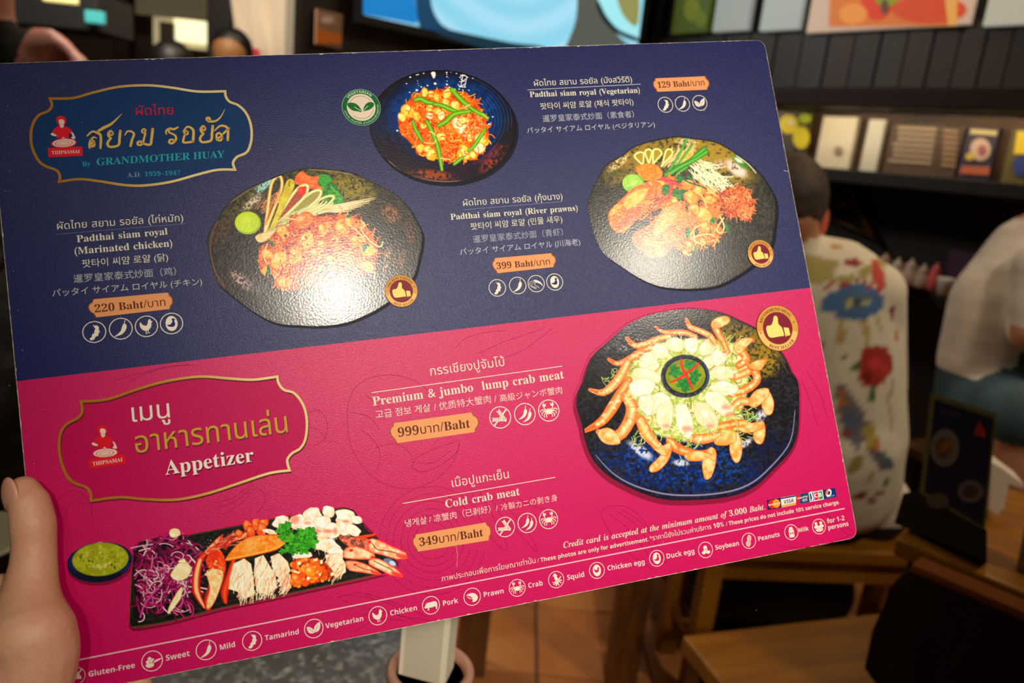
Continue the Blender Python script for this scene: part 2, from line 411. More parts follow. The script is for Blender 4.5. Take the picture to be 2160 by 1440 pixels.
# the seller's emblem: a cook in red holding a wok over a red name sign
def emblem(ox, oy, s, sg, label):
    def z(L): return [(ox + (x - 0) / s, oy + (y - 0) / s) for x, y in L]
    a = Art(); RED = (224, 18, 40); CR = (236, 205, 190)
    a.px(z([(428, 545), (440, 525), (465, 519), (490, 528), (503, 552), (497, 580), (480, 592), (450, 592), (434, 575)]), RED, 0, 3)
    a.px(z([(446, 555), (466, 545), (488, 556), (488, 578), (472, 592), (455, 586)]), CR, 1e-5, 3)
    a.px(z([(452, 590), (470, 600), (486, 592), (500, 602), (530, 612), (556, 648), (540, 660), (524, 648), (520, 690), (430, 690), (434, 655), (412, 655), (394, 648), (410, 618), (436, 602)]), RED, 0)
    a.px(z([(454, 588), (484, 588), (486, 600), (470, 613), (456, 602)]), CR, 1e-5)
    a.px(z([(394, 648), (384, 660), (400, 672), (428, 676), (432, 664), (412, 655)]), CR, 1e-5)
    a.px(z([(540, 640), (556, 650), (572, 680), (570, 696), (548, 694), (540, 684), (552, 676)]), CR, 1e-5)
    a.px(z([(448, 650), (452, 652), (450, 690), (446, 690)]), (190, 10, 30), 1e-5)
    def ell(cx, cy, rx, ry, n=28): return [(cx + rx * math.cos(t), cy + ry * math.sin(t) - (cx * 0 + rx * math.cos(t)) * 0.06) for t in np.linspace(0, 2 * math.pi, n, endpoint=False)]
    a.px(z(ell(486, 727, 98, 36)), RED, 2e-5); a.px(z(ell(486, 726, 88, 31)), CR, 3e-5); a.px(z(ell(485, 728, 68, 23)), RED, 4e-5); a.px(z(ell(485, 728, 62, 20)), CR, 5e-5)
    a.px(z(ell(484, 730, 42, 12)), RED, 6e-5); a.px(z(ell(484, 730, 37, 10)), CR, 7e-5)
    a.px(z([(470, 690), (482, 680), (496, 692)]), CR, 5e-5)
    a.px(z(sg), RED, 3e-5)
    o = a.build('emblem', card, Z2, label=label)
    t = Art(); w = [np.array(q) for q in z(sg)]
    bl = w[3] * 0.9 + w[2] * 0.1; br = w[3] * 0.08 + w[2] * 0.92; tl = w[0]
    bl = bl + (w[0] - w[3]) * 0.3; br = br + (w[1] - w[2]) * 0.3
    text(t, serif('THIPSAMAI'), bl, br, (240, 200, 190), k=1.1); t.build('printed_text', card, Z2 + 0.00006)
    return o
emblem(0, 100, 3.6, [(363, 765), (624, 752), (630, 822), (370, 835)], 'red and cream emblem of a cook holding a wok')
emblem(187 - 363 / 3.5, 970.6 - 781 / 3.5 , 3.5, [(363, 774), (630, 733), (638, 805), (369, 848)], 'red and cream emblem of a cook holding a wok')
def put(body, pl, pr, col=CREAM, z=Z3, **k):
    a = Art(); text(a, body, pl, pr, col, **k); return a.build('printed_text', card, z)
# title lettering
GLD = (222, 178, 84)
put('ผัดไทย', (287, 243), (366, 241), (206, 16, 48), offset=0.03)
put('GRANDMOTHER HUAY' and serif('GRANDMOTHER HUAY'), (204, 349), (474, 332), (34, 158, 172), offset=-0.022, shear=0.08)
put(serif('By'), (174.5, 351), (191.5, 349), (34, 158, 172)); put(serif('A.D. '), (269, 374), (298, 372.6), (110, 140, 170), offset=-0.015); put(serif('1939–1947'), (305.6, 372), (381, 369), (34, 150, 170), offset=-0.01)
# brush-written Thai title, stroke by stroke
def strokes(S, ox, oy, s, w, col, name='hand_lettering', z=Z3, shadow=None):
    a = Art()
    for L in S:
        pts = L[0]; ww = L[1] if len(L) > 1 else (1, 1)
        c = catmull([(ox + x / s, oy + y / s) for x, y in pts], False, 6)
        wl = list(np.interp(np.linspace(0, 1, len(c)), np.linspace(0, 1, len(ww)), ww) * w)
        a.line(c, wl, col)
        for e in (c[0], c[-1]):
            k = wl[0] if e is c[0] else wl[-1]
            a.disc(P(*e), k * 0.5 * unit(*e), col, n=10)
    if shadow: 
        b = Art(); b.v = [(x + 0.0005, y - 0.0007, 0) for x, y, q in a.v]; b.f = a.f; b.c = [ink(shadow)] * len(a.v); b.build('drop_shadow', card, z - 0.00002)
    return a.build(name, card, z)
sor = lambda dx, dy: [([(718 + dx, 726 + dy), (705 + dx, 722 + dy), (692 + dx, 738 + dy), (702 + dx, 752 + dy), (716 + dx, 744 + dy), (716 + dx, 722 + dy), (704 + dx, 704 + dy)],), ([(682 + dx, 762 + dy), (680 + dx, 735 + dy), (690 + dx, 700 + dy)],), ([(663 + dx, 672 + dy), (700 + dx, 640 + dy), (735 + dx, 648 + dy), (765 + dx, 672 + dy), (764 + dx, 765 + dy)], (0.7, 1, 1.2, 1)), ([(690 + dx, 700 + dy), (712 + dx, 682 + dy), (735 + dx, 690 + dy)], (0.7, 0.8, 0.4))]
def yo(dx, dy): return [([(856 + dx, 652 + dy), (846 + dx, 640 + dy), (832 + dx, 648 + dy), (836 + dx, 664 + dy), (852 + dx, 664 + dy), (857 + dx, 648 + dy), (840 + dx, 632 + dy), (822 + dx, 652 + dy), (826 + dx, 676 + dy), (842 + dx, 690 + dy), (824 + dx, 712 + dy), (818 + dx, 738 + dy), (840 + dx, 756 + dy), (900 + dx, 742 + dy), (908 + dx, 690 + dy), (914 + dx, 634 + dy)], (.6, .7, .8, .8, 1, 1.1, 1.1, 1.2))]
S = sor(0, 0) + [([(740, 640), (790, 610), (850, 578), (928, 502)], (1.0, 1.5, 1.1, 0.15))] + yo(0, 0)
S += [([(948, 668), (968, 638), (1000, 640), (1018, 660), (1004, 700), (992, 748)], (0.5, 1, 1, 1.2))]
S += [([(1084, 650), (1100, 640), (1106, 628), (1092, 620), (1078, 634), (1086, 650), (1104, 652), (1094, 690), (1086, 726), (1066, 742), (1046, 736), (1050, 718), (1070, 716), (1084, 728), (1140, 738), (1152, 690), (1160, 620)], (.7, .8, .9, 1, 1.1, 1.2))]
S += [([(1265, 662), (1262, 636), (1290, 616), (1318, 622), (1352, 606)], (.4, 1, 1.1, .8)), ([(1290, 622), (1284, 644), (1330, 668), (1336, 700), (1308, 728), (1286, 722), (1290, 704), (1310, 700), (1326, 708)], (.7, 1, 1, .8))]
S += [([(1428, 642), (1412, 636), (1400, 648), (1410, 662), (1426, 656), (1424, 640), (1408, 628)], (.8, .8)), ([(1390, 640), (1420, 604), (1452, 612), (1470, 640), (1466, 712)], (.5, 1, 1.1, 1.2)), ([(1405, 660), (1396, 690), (1396, 722), (1466, 716)], (.9, 1, 1))]
S += yo(702, -36) + [([(1590, 556), (1572, 552), (1570, 538), (1586, 534), (1594, 548), (1586, 562), (1640, 558), (1680, 522), (1708, 468)], (.8, .9, 1, 1.1, .8, .15))]
S += [([(1690, 690), (1672, 680), (1656, 694), (1664, 708), (1682, 700), (1682, 668), (1664, 650), (1645, 664), (1648, 702)], (.8, .9, 1)), ([(1630, 632), (1666, 600), (1700, 596), (1730, 620), (1730, 704)], (.5, 1, 1.1, 1.1)), ([(1690, 660), (1712, 640), (1740, 614)], (.7, 1, .8))]
strokes(S, 0, 100, 3.6, 4.6, GLD)
put('เมนู', (279.4, 889.6), (358.8, 880), (232, 222, 205), offset=0.03); put('อาหารทานเล่น', (286.8, 955.4), (607.6, 910.7), (196, 158, 50), offset=0.034, k=1.12)
b = Art(); text(b, 'อาหารทานเล่น', (288.8, 958.8), (609.6, 914), (120, 20, 50), offset=0.034, k=1.12); b.build('drop_shadow', card, Z3 - 0.00002)
put(serif('Appetizer'), (349, 1001.4), (536.3, 972.3), (238, 228, 215)); b = Art(); text(b, serif('Appetizer'), (351, 1004.6), (538.3, 975.5), (110, 10, 50)); b.build('drop_shadow', card, Z3 - 0.00002)
# dish names
put('ผัดไทย สยาม รอยัล (ไก่หมัก)', (121, 484), (387, 466), offset=0.034, wspace=1.15); put(serif('Padthai siam royal'), (162.5, 511), (354, 494.5), wspace=1.25); put(serif('(Marinated chicken)'), (158, 536.5), (364, 519.5), wspace=1.15)
put('팟타이 씨얌 로얄 (닭)', (174.5, 567.5), (355.5, 553), box=True, offset=0.012); put('暹罗皇家泰式炒面（鸡）', (156, 597), (372, 580.5), (176, 178, 184), box=True, offset=-0.006); put('パッタイ サイアム ロイヤル (チキン)', (111, 629), (427, 604), (196, 196, 192), box=True)
put('ผัดไทย สยาม รอยัล (มังสวิรัติ)', (1127, 181.5), (1333.6, 173), offset=0.034, wspace=1.15); put(serif('Padthai siam royal (Vegetarian)'), (1118, 205), (1350, 195.6), wspace=1.2)
put('팟타이 씨얌 로얄 (채식 팟타이)', (1141, 234), (1337, 224), box=True, offset=0.012); put('暹罗皇家泰式炒面（素食者）', (1145.6, 258), (1338, 248), (176, 178, 190), box=True, offset=-0.006); put('パッタイ サイアム ロイヤル (ベジタリアン)', (1112.6, 284), (1382, 270.5), (196, 196, 204), box=True)
put('ผัดไทย สยาม รอยัล (กุ้งนาง)', (977.4, 434.5), (1186.9, 419.9), offset=0.034, wspace=1.15); put(serif('Padthai siam royal (River prawns)'), (951, 463.6), (1219, 444), wspace=1.25)
put('팟타이 씨얌 로얄 (민물 새우)', (994, 488), (1187, 471.4), box=True, offset=0.012); put('暹罗皇家泰式炒面（青虾）', (998.8, 512.8), (1188, 496.7), (164, 168, 186), box=True, offset=-0.008); put('パッタイ サイアム ロイヤル (川海老)', (971, 541), (1224.8, 519), (190, 190, 204), box=True)
put('กรรเชียงปูจัมโบ้', (908, 791.8), (1065, 771), offset=0.034); put(serif('Premium & jumbo  lump crab meat'), (787, 855.4), (1190, 797.5), wspace=1.2)
put('고급 점보 게살', (793.6, 883), (909, 867.5), box=True, offset=0.01); put('/ 优质特大蟹肉 /', (916, 867), (1048, 848), (232, 205, 195), box=True, offset=-0.004); put('高級ジャンボ蟹肉', (1055, 848), (1186.4, 830), (232, 205, 195), box=True)
put('เนื้อปูแกะเย็น', (954, 1027), (1074, 1007.5), offset=0.034); put(serif('Cold crab meat'), (940.4, 1070.6), (1096.6, 1043.3), wspace=1.2)
put('냉게살', (855.2, 1111.6), (901, 1104), box=True, offset=0.01); put('/ 凉蟹肉（已剥好）/', (906, 1103), (1051, 1078), (232, 205, 195), box=True, offset=-0.004); put('冷製カニの剥き身', (1058, 1077), (1176.5, 1056), (232, 205, 195), box=True)
# small print
put(serifi('Credit card is accepted at the minimum amount of 3,000 Baht.'), (1188.9, 1155.6), (1614, 1074), wspace=1.25)
put('ภาพประกอบเพื่อการโฆษณาเท่านั้น', (931.6, 1225.7), (1130, 1186.5)); put('/ ' + sansb('These photos are only for advertisement.'), (1134, 1186), (1368, 1140.7), offset=-0.008)
put('*ราคานี้ยังไม่รวมค่าบริการ ' + sansb('10%'), (1371, 1140.3), (1527, 1109.6)); put('/ ' + sansb('These prices do not include 10% service charge.'), (1531.7, 1108.9), (1771, 1062.2), offset=-0.008)
for t, pl, pr in (('Gluten-Free', (187.8, 1427), (285, 1407.4)), ('Sweet', (350.7, 1393), (400.7, 1382.6)), ('Mild', (464.8, 1370.4), (496.3, 1363.3)), ('Tamarind', (559.3, 1350.4), (630.7, 1336.3)),
                  ('Vegetarian', (687, 1325.2), (766.7, 1308.5)), ('Chicken', (823.7, 1298), (880, 1286)), ('Pork', (935, 1277.2), (966.8, 1270.8)), ('Prawn', (1021, 1258.7), (1062.7, 1250.4)), ('Crab', (1115, 1239.6), (1145, 1233.7)),
                  ('Squid', (1196.9, 1222.8), (1232.7, 1215.7)), ('Chicken egg', (1282, 1203), (1360, 1189)), ('Duck egg', (1406.7, 1177.8), (1465, 1166.5)), ('Soybean', (1509.5, 1159.4), (1558.7, 1149.6)),
                  ('Peanuts', (1599.9, 1140.7), (1645, 1130.4)), ('Milk', (1685, 1122), (1706, 1118)), ('for 1-2', (1745, 1103.7), (1781.5, 1096.3)), ('persons', (1747.4, 1117), (1789.8, 1108))):
    put(sansb(t), pl, pr, (232, 212, 205))

# price plates
def price(pts, body, pl, pr, c=(232, 156, 100), k=1.0):
    a = Art(); pts = [np.array(p, float) for p in pts]
    ctr = sum(pts) / len(pts)
    a.px([ctr + (p - ctr) * (1 + 2.0 / np.linalg.norm(p - ctr)) for p in pts], (150, 78, 24), 0); a.px(pts, c, 1e-5)
    o = a.build('price_plate', card, Z1 + 0.00002, label='orange price plate with notched ends')
    t = Art(); text(t, body, pl, pr, (96, 38, 14), k=k, offset=.018); t.build('printed_text', o, Z3)
def notch(tl, tr, br, bl, tipl, tipr):
    tl, tr, br, bl, l, r = [np.array(q, float) for q in (tl, tr, br, bl, tipl, tipr)]
    def end(p, q, t):      # p upper corner, q lower corner, t the tip: a bite at each corner, then a shallow bulge
        f = lambda v, o: p + (q - p) * v + (t - (p + q) / 2) * o
        return [p, f(.10, .12), f(.20, .30), f(.27, .66), f(.38, .94), f(.5, 1.0), f(.62, .94), f(.73, .66), f(.80, .30), f(.90, .12), q]
    return end(tr, br, r) + end(tl, bl, l)[::-1]
def pr_(s): return serif(s)
price(notch((198, 631), (354, 617), (357, 651.5), (204, 669), (188, 649), (363, 634)), serif('220 Baht') + '/บาท', (200.5, 659), (349.5, 644.5))
price(notch((1383, 165.5), (1486, 161), (1491, 189), (1387, 193.5), (1379, 178), (1494.5, 175)), serif('129 Baht') + '/บาท', (1387.6, 185.4), (1486.4, 180))
price(notch((1044, 544.5), (1162, 534), (1167, 563), (1050, 576), (1040, 559), (1171, 547)), serif('399 Baht') + '/บาท', (1048, 567.7), (1160.6, 558))
price(notch((831, 892), (994, 869.5), (1001, 911), (838, 934.5), (824.5, 911), (1008, 888)), serif('999') + 'บาท' + serif('/Baht'), (840.4, 921.4), (992, 901))
price(notch((877, 1127), (1024, 1101.5), (1031, 1139), (882, 1163), (872, 1143), (1034, 1117.4)), serif('349') + 'บาท' + serif('/Baht'), (885.3, 1151.7), (1019.5, 1130))

# pictograms in rings
LT = (238, 226, 206)
def sil(a, c, r, pts, col=LT, dz=0.0, smooth=4, s=1.0, ox=0, oy=0):
    q = catmull(pts, True, smooth) if smooth else pts
    a.add([[(c[0] + (x * s + ox) * r, c[1] + (y * s + oy) * r) for x, y in q]], col, dz)
def sk(a, c, r, pts, w, col=LT, dz=0.0):
    a.ribbon([(c[0] + x * r, c[1] + y * r) for x, y in pts], w * r, col, dz)
def circ(cx, cy, rx, ry=None, n=20, rot=0):
    ry = ry or rx
    return [(cx + rx * math.cos(t) * math.cos(rot) - ry * math.sin(t) * math.sin(rot), cy + rx * math.cos(t) * math.sin(rot) + ry * math.sin(t) * math.cos(rot)) for t in np.linspace(0, 2 * math.pi, n, endpoint=False)]
HEN = [(-.62, .4), (-.5, .42), (-.3, .15), (0, .08), (.15, .3), (.22, .6), (.4, .72), (.48, .52), (.64, .42), (.5, .32), (.47, 0), (.3, -.3), (.02, -.48), (-.32, -.38), (-.58, -.05)]
DUCK = [(-.5, -.1), (-.2, -.12), (0, .05), (.12, .25), (.05, .42), (.12, .58), (.28, .6), (.36, .5), (.55, .42), (.36, .38), (.34, .2), (.4, -.1), (.25, -.38), (-.1, -.4), (-.38, -.3)]
CHILI = [(.22, .36), (.42, .4), (.5, .1), (.32, -.28), (-.02, -.55), (-.6, -.68), (-.28, -.45), (-.02, -.2), (.1, .1)]
def pict(kind, x, y, rp, bg=(34, 36, 96)):
    a = Art(); c = P(x, y); r = rp * unit(x, y); a.disc(c, r, LT, r_in=r * 0.925, n=36)
    if kind == 'tamarind':
        sil(a, c, r, [(.12, .6), (.3, .55), (.42, .38), (.38, .18), (.46, .0), (.34, -.18), (.3, -.38), (.08, -.45), (-.05, -.66), (-.3, -.74), (-.44, -.58), (-.24, -.42), (-.2, -.22), (-.02, -.1), (.02, .12), (.12, .28), (.02, .45)]); sk(a, c, r, [(.05, .5), (-.05, .66)], .06)
    elif kind == 'chili': sil(a, c, r, CHILI); sk(a, c, r, [(.3, .36), (.36, .55), (.42, .75)], .06)
    elif kind == 'chilies':
        for ox, oy in ((-.16, .12), (.22, -.16)): sil(a, c, r, CHILI, s=.8, ox=ox, oy=oy); sk(a, c, r, [(.3 * .8 + ox, .36 * .8 + oy), (.42 * .8 + ox, .75 * .8 + oy)], .06)
    elif kind == 'hen': sil(a, c, r, HEN, s=.9); sk(a, c, r, [(-.05, -.4), (-.08, -.66), (.05, -.66)], .06); sk(a, c, r, [(.12, -.38), (.12, -.62), (.24, -.62)], .06)
    elif kind == 'duck_egg': sil(a, c, r, circ(0, 0, .52, .7), smooth=2); sil(a, c, r, DUCK, bg, 1e-5, s=.78)
    elif kind == 'hen_egg': sil(a, c, r, circ(0, 0, .52, .7), smooth=2); sil(a, c, r, HEN, bg, 1e-5, s=.56)
    elif kind == 'leaves':
        sil(a, c, r, [(-.02, -.45), (-.45, -.42), (-.66, -.1), (-.68, .28), (-.3, .16), (-.06, -.12)]); sil(a, c, r, [(.04, -.4), (.0, -.05), (.2, .3), (.66, .56), (.68, .1), (.48, -.3)])
        sk(a, c, r, [(.06, -.36), (.5, .3)], .04, bg, 1e-5); sk(a, c, r, [(-.08, -.36), (-.5, .1)], .04, bg, 1e-5)
    elif kind == 'prawn':
        sil(a, c, r, [(-.65, .28), (-.1, .42), (.35, .3), (.62, -.05), (.55, -.4), (.25, -.6), (-.1, -.55), (.05, -.36), (-.1, -.05), (-.3, .12)]); sk(a, c, r, [(-.6, .1), (-.3, -.1), (.0, -.3)], .05); sk(a, c, r, [(-.5, .0), (-.25, -.2)], .05)
    elif kind == 'river_prawn':
        sil(a, c, r, [(-.25, .45), (.1, .4), (.5, .15), (.72, -.2), (.7, -.36), (.5, -.1), (.1, .12), (-.15, .25)])
        for L in ([(-.25, .3), (-.6, .3), (-.8, .0), (-.6, -.3), (-.1, -.62)], [(-.1, .2), (-.5, .05), (-.5, -.25), (.0, -.5)], [(.05, .15), (-.2, -.1), (.3, -.5)]): sk(a, c, r, catmull(L, False, 4), .05)
    elif kind == 'crab':
        sil(a, c, r, circ(0, -.08, .36, .25), smooth=2)
        for s_ in (-1, 1):
            for L in ([(.3, -.05), (.5, .12), (.74, .1), (.8, -.05)], [(.3, -.12), (.5, -.05), (.68, -.2), (.66, -.35)], [(.26, -.2), (.4, -.25), (.5, -.42), (.45, -.58)], [(.18, -.26), (.28, -.4), (.26, -.6)], [(.25, .1), (.42, .28), (.4, .42)]):
                sk(a, c, r, [(x_ * s_, y_) for x_, y_ in catmull(L, False, 4)], .08)
            sil(a, c, r, [(x_ * s_, y_) for x_, y_ in [(.36, .36), (.5, .42), (.52, .62), (.36, .75), (.4, .58), (.28, .6), (.22, .7), (.22, .48)]])
    elif kind == 'gluten':
        for L, e in (([(-.7, -.12), (.45, -.25)], 0), ([(-.1, .62), (.5, -.45)], 0)):
            (x0_, y0_), (x1_, y1_) = L; sk(a, c, r, L, .06)
            for k in range(6):
                t = k / 6; px_, py_ = x0_ + (x1_ - x0_) * t, y0_ + (y1_ - y0_) * t; an = math.atan2(y1_ - y0_, x1_ - x0_)
                for sg_ in (-1, 1): sil(a, c, r, circ(px_ + .1 * math.cos(an + sg_ * 1.2), py_ + .1 * math.sin(an + sg_ * 1.2), .13, .055, 10, an + 3.1 - sg_ * .6), smooth=0)
        sk(a, c, r, [(-.62, -.66), (.68, .68)], .13)
    elif kind == 'sweet':
        sil(a, c, r, [(-.62, -.28), (-.3, -.16), (.15, -.2), (.86, .04), (.88, .12), (.2, -.02), (.1, -.5), (-.25, -.6), (-.55, -.5)])
        for q in ((-.42, -.02, .17), (-.08, .02, .17), (-.22, .26, .17), (.06, .12, .12)): sil(a, c, r, circ(*q), smooth=0)
    elif kind == 'pig': sil(a, c, r, [(-.75, -.15), (-.6, .12), (-.45, .3), (.0, .35), (.5, .36), (.68, .2), (.7, -.15), (.64, -.5), (.52, -.5), (.48, -.2), (.1, -.26), (-.2, -.24), (-.28, -.5), (-.4, -.5), (-.42, -.22), (-.6, -.25)], smooth=3)
    elif kind == 'squid':
        sil(a, c, r, [(-.1, .78), (-.38, .42), (-.2, .4), (-.18, .05), (.0, -.18), (.25, -.12), (.2, .2), (.1, .42), (.22, .44)], smooth=2)
        for L in ([(.0, -.1), (-.2, -.3), (-.5, -.25)], [(.05, -.1), (-.1, -.45), (-.45, -.5)], [(.1, -.1), (.05, -.5), (-.15, -.72)], [(.15, -.1), (.2, -.5), (.25, -.75)], [(.2, -.1), (.4, -.35), (.6, -.5)], [(.2, -.05), (.45, -.15), (.7, -.2)], [(.2, 0), (.5, .1), (.6, .3)]): sk(a, c, r, catmull(L, False, 3), .12)
    elif kind == 'soy':
        for q in ((0, .3, .26, .24), (-.05, -.02, .2, .2), (-.28, -.3, .28, .2), (.3, -.32, .3, .2), (.12, .05, .16, .16)): sil(a, c, r, circ(*q), smooth=0)
    elif kind == 'peanut':
        sil(a, c, r, [(.1, .72), (.4, .5), (.35, .1), (.22, -.1), (.2, -.45), (-.1, -.72), (-.42, -.55), (-.42, -.15), (-.2, .05), (-.18, .4)])
        for k in range(-3, 4): sk(a, c, r, [(-.38 + .05 * k, .19 * k - .1), (.36 + .05 * k, .19 * k + .1)], .045, bg, 1e-5)
        sk(a, c, r, [(-.22, -.6), (.04, .0), (.08, .6)], .045, bg, 1e-5); sk(a, c, r, [(.02, -.6), (.14, .0), (.26, .5)], .045, bg, 1e-5)
    elif kind == 'milk':
        sil(a, c, r, [(-.22, .66), (.25, .66), (.25, .5), (.38, .3), (.38, -.66), (-.36, -.66), (-.36, .3), (-.22, .5)], smooth=0); sk(a, c, r, [(-.36, .28), (.38, .28)], .05, bg, 1e-5)
        sk(a, c, r, [(-.2, -.35), (-.2, .0), (0, -.22), (.2, .0), (.2, -.35)], .09, bg, 1e-5)
    elif kind == 'persons':
        for s_ in (-.36, .36):
            sil(a, c, r, circ(s_, .42, .2), smooth=0); sil(a, c, r, [(s_ - .34, -.1), (s_ - .26, .14), (s_, .22), (s_ + .26, .14), (s_ + .34, -.1)], smooth=3)
        sil(a, c, r, circ(0, -.4, .55, .27), smooth=0); sk(a, c, r, [(-.62, -.14), (.62, -.14)], .06)
        sil(a, c, r, circ(0, -.36, .4, .12), bg, 1e-5, smooth=0); sil(a, c, r, circ(0, -.36, .34, .09), LT, 2e-5, smooth=0)
    return a.build('pictogram', card, Z2)
for q in (('tamarind', 199, 700, 24), ('chili', 255, 693, 24), ('hen', 309, 688, 23.5), ('duck_egg', 362, 682, 23.5), ('tamarind', 1403.5, 221, 16.3), ('chili', 1439.5, 219, 16), ('leaves', 1476, 217, 16),
          ('tamarind', 1049, 607, 18.2), ('chili', 1092, 602, 18.2), ('river_prawn', 1131, 598, 18), ('duck_egg', 1170, 594.5, 17.8)): pict(*q)
PK = (205, 24, 92)
for q in (('gluten', 1055, 880, 23.2), ('chilies', 1107, 873, 23), ('crab', 1157.5, 865.5, 22.8), ('gluten', 1065.5, 1111, 21), ('chilies', 1112, 1102.5, 20.7), ('crab', 1157, 1094.5, 20.4),
          ('gluten', 161, 1425, 19), ('sweet', 321, 1393.5, 22.3), ('chili', 435, 1370, 21.8), ('tamarind', 532, 1351, 21), ('leaves', 662, 1325, 20.5), ('hen', 797, 1298, 19.8), ('pig', 909, 1276, 19), ('prawn', 996, 1258, 18.6),
          ('crab', 1091, 1239.3, 18.1), ('squid', 1173, 1222, 17.4), ('hen_egg', 1259, 1202.5, 17), ('duck_egg', 1385.3, 1177, 16.7), ('soy', 1488, 1159.3, 16.3), ('peanut', 1579.4, 1140, 15.9), ('milk', 1669, 1122, 15.5), ('persons', 1727.3, 1110, 15.3)): pict(*q, bg=PK)

# vegetarian seal
a = Art(); c = P(762, 227); r = 39.6 * unit(762, 227)
a.disc(c, r, (150, 200, 160)); a.disc(c, r * .975, (14, 98, 52), 1e-5); a.disc(c, r * .74, (232, 214, 190), 2e-5)
for s_, t_ in ((1, 0), (-1, 0)):
    q = [(.08, -.2), (.2, .1), (.42, .26), (.66, .22), (.66, .05), (.5, -.1), (.3, -.18)] if s_ > 0 else [(-.0, -.24), (-.12, .08), (-.36, .26), (-.68, .26), (-.66, .05), (-.48, -.14), (-.25, -.2)]
    sil(a, c, r, q, (16, 104, 44), 3e-5); sk(a, c, r, [(.1, -.18), (.36, .06)] if s_ > 0 else [(-.03, -.2), (-.36, .04)], .03, (232, 214, 190), 4e-5)
sk(a, c, r, [(.62 * math.cos(t), .62 * math.sin(t)) for t in np.linspace(.5, 2.7, 20)], .02, (14, 98, 52), 3e-5); sk(a, c, r, [(.62 * math.cos(t), .62 * math.sin(t)) for t in np.linspace(3.9, 6.1, 20)], .02, (14, 98, 52), 3e-5)
arc_text(a, sansb('VEGETARIAN'), c, r * .79, 140, 45, (190, 225, 190), r * .19, dz=5e-5)
arc_text(a, 'อาหาร มังสวิรัติ สำหรับคนรักสุขภาพ', c, r * .91, 190, 368, (190, 225, 190), r * .15, outside=False, dz=5e-5, offset=.015)
veg = a.build('vegetarian_seal', card, 0.0004, label='round green and white vegetarian seal with two leaves')
# golden thumb medals
def medal(x, y, rp, top, bot, z, lab, ry=1.0):
    a = Art(); c = P(x, y); r = rp * unit(x, y)
    a.disc(c, r, (120, 66, 20)); a.disc(c, r * .975, (214, 150, 66), 1e-5); a.disc(c, r * .7, (120, 60, 20), 2e-5); a.disc(c, r * .675, (128, 26, 44), 3e-5)
    a.ribbon([(c[0] + r * .83 * math.cos(t), c[1] + r * .83 * math.sin(t)) for t in np.linspace(3.2, 6.0, 30)], r * .22, (236, 186, 110), 1.5e-5)
    Y_ = (240, 218, 118)
    sil(a, c, r, [(-.52, -.22), (-.55, -.02), (-.5, .14), (-.3, .16), (-.18, .3), (-.1, .5), (.0, .54), (.08, .44), (.06, .2), (.14, .08), (.2, -.0), (.24, -.34), (.1, -.36), (-.3, -.38), (-.46, -.34)], Y_, 4e-5, 3)
    sil(a, c, r, [(.28, .0), (.52, -.05), (.54, -.36), (.3, -.4)], Y_, 4e-5, 0); a.disc((c[0] + .37 * r, c[1] - .34 * r), r * .025, (120, 26, 44), 5e-5, n=8)
    for t_ in (12, 188): sil(a, c, r, [(.84 * math.cos(math.radians(t_)) + .05 * (1 if k % 2 == 0 else .4) * math.cos(k * math.pi / 5 + 1.57), .84 * math.sin(math.radians(t_)) + .05 * (1 if k % 2 == 0 else .4) * math.sin(k * math.pi / 5 + 1.57)) for k in range(10)], (90, 40, 16), 4e-5, 0)
    arc_text(a, serif(top), c, r * .76, 158, 30, (84, 44, 20), r * .19, dz=5e-5); arc_text(a, serif(bot), c, r * .91, 232, 318, (84, 44, 20), r * .18, outside=False, dz=5e-5)
    return a.build('medal', card, z, label=lab)
medal(846.5, 614, 34.5, 'THE BEST PADTHAI', 'BEST SELLER', 0.0005, 'gold and maroon thumbs-up medal')
medal(1603.5, 535.5, 28.5, 'THE BEST PADTHAI', 'BEST SELLER', 0.0005, 'gold and maroon thumbs-up medal')
medal(1639.5, 692, 46.5, 'RECOMMEND MENU', 'BEST SELLER', 0.0005, 'larger gold and maroon thumbs-up medal')
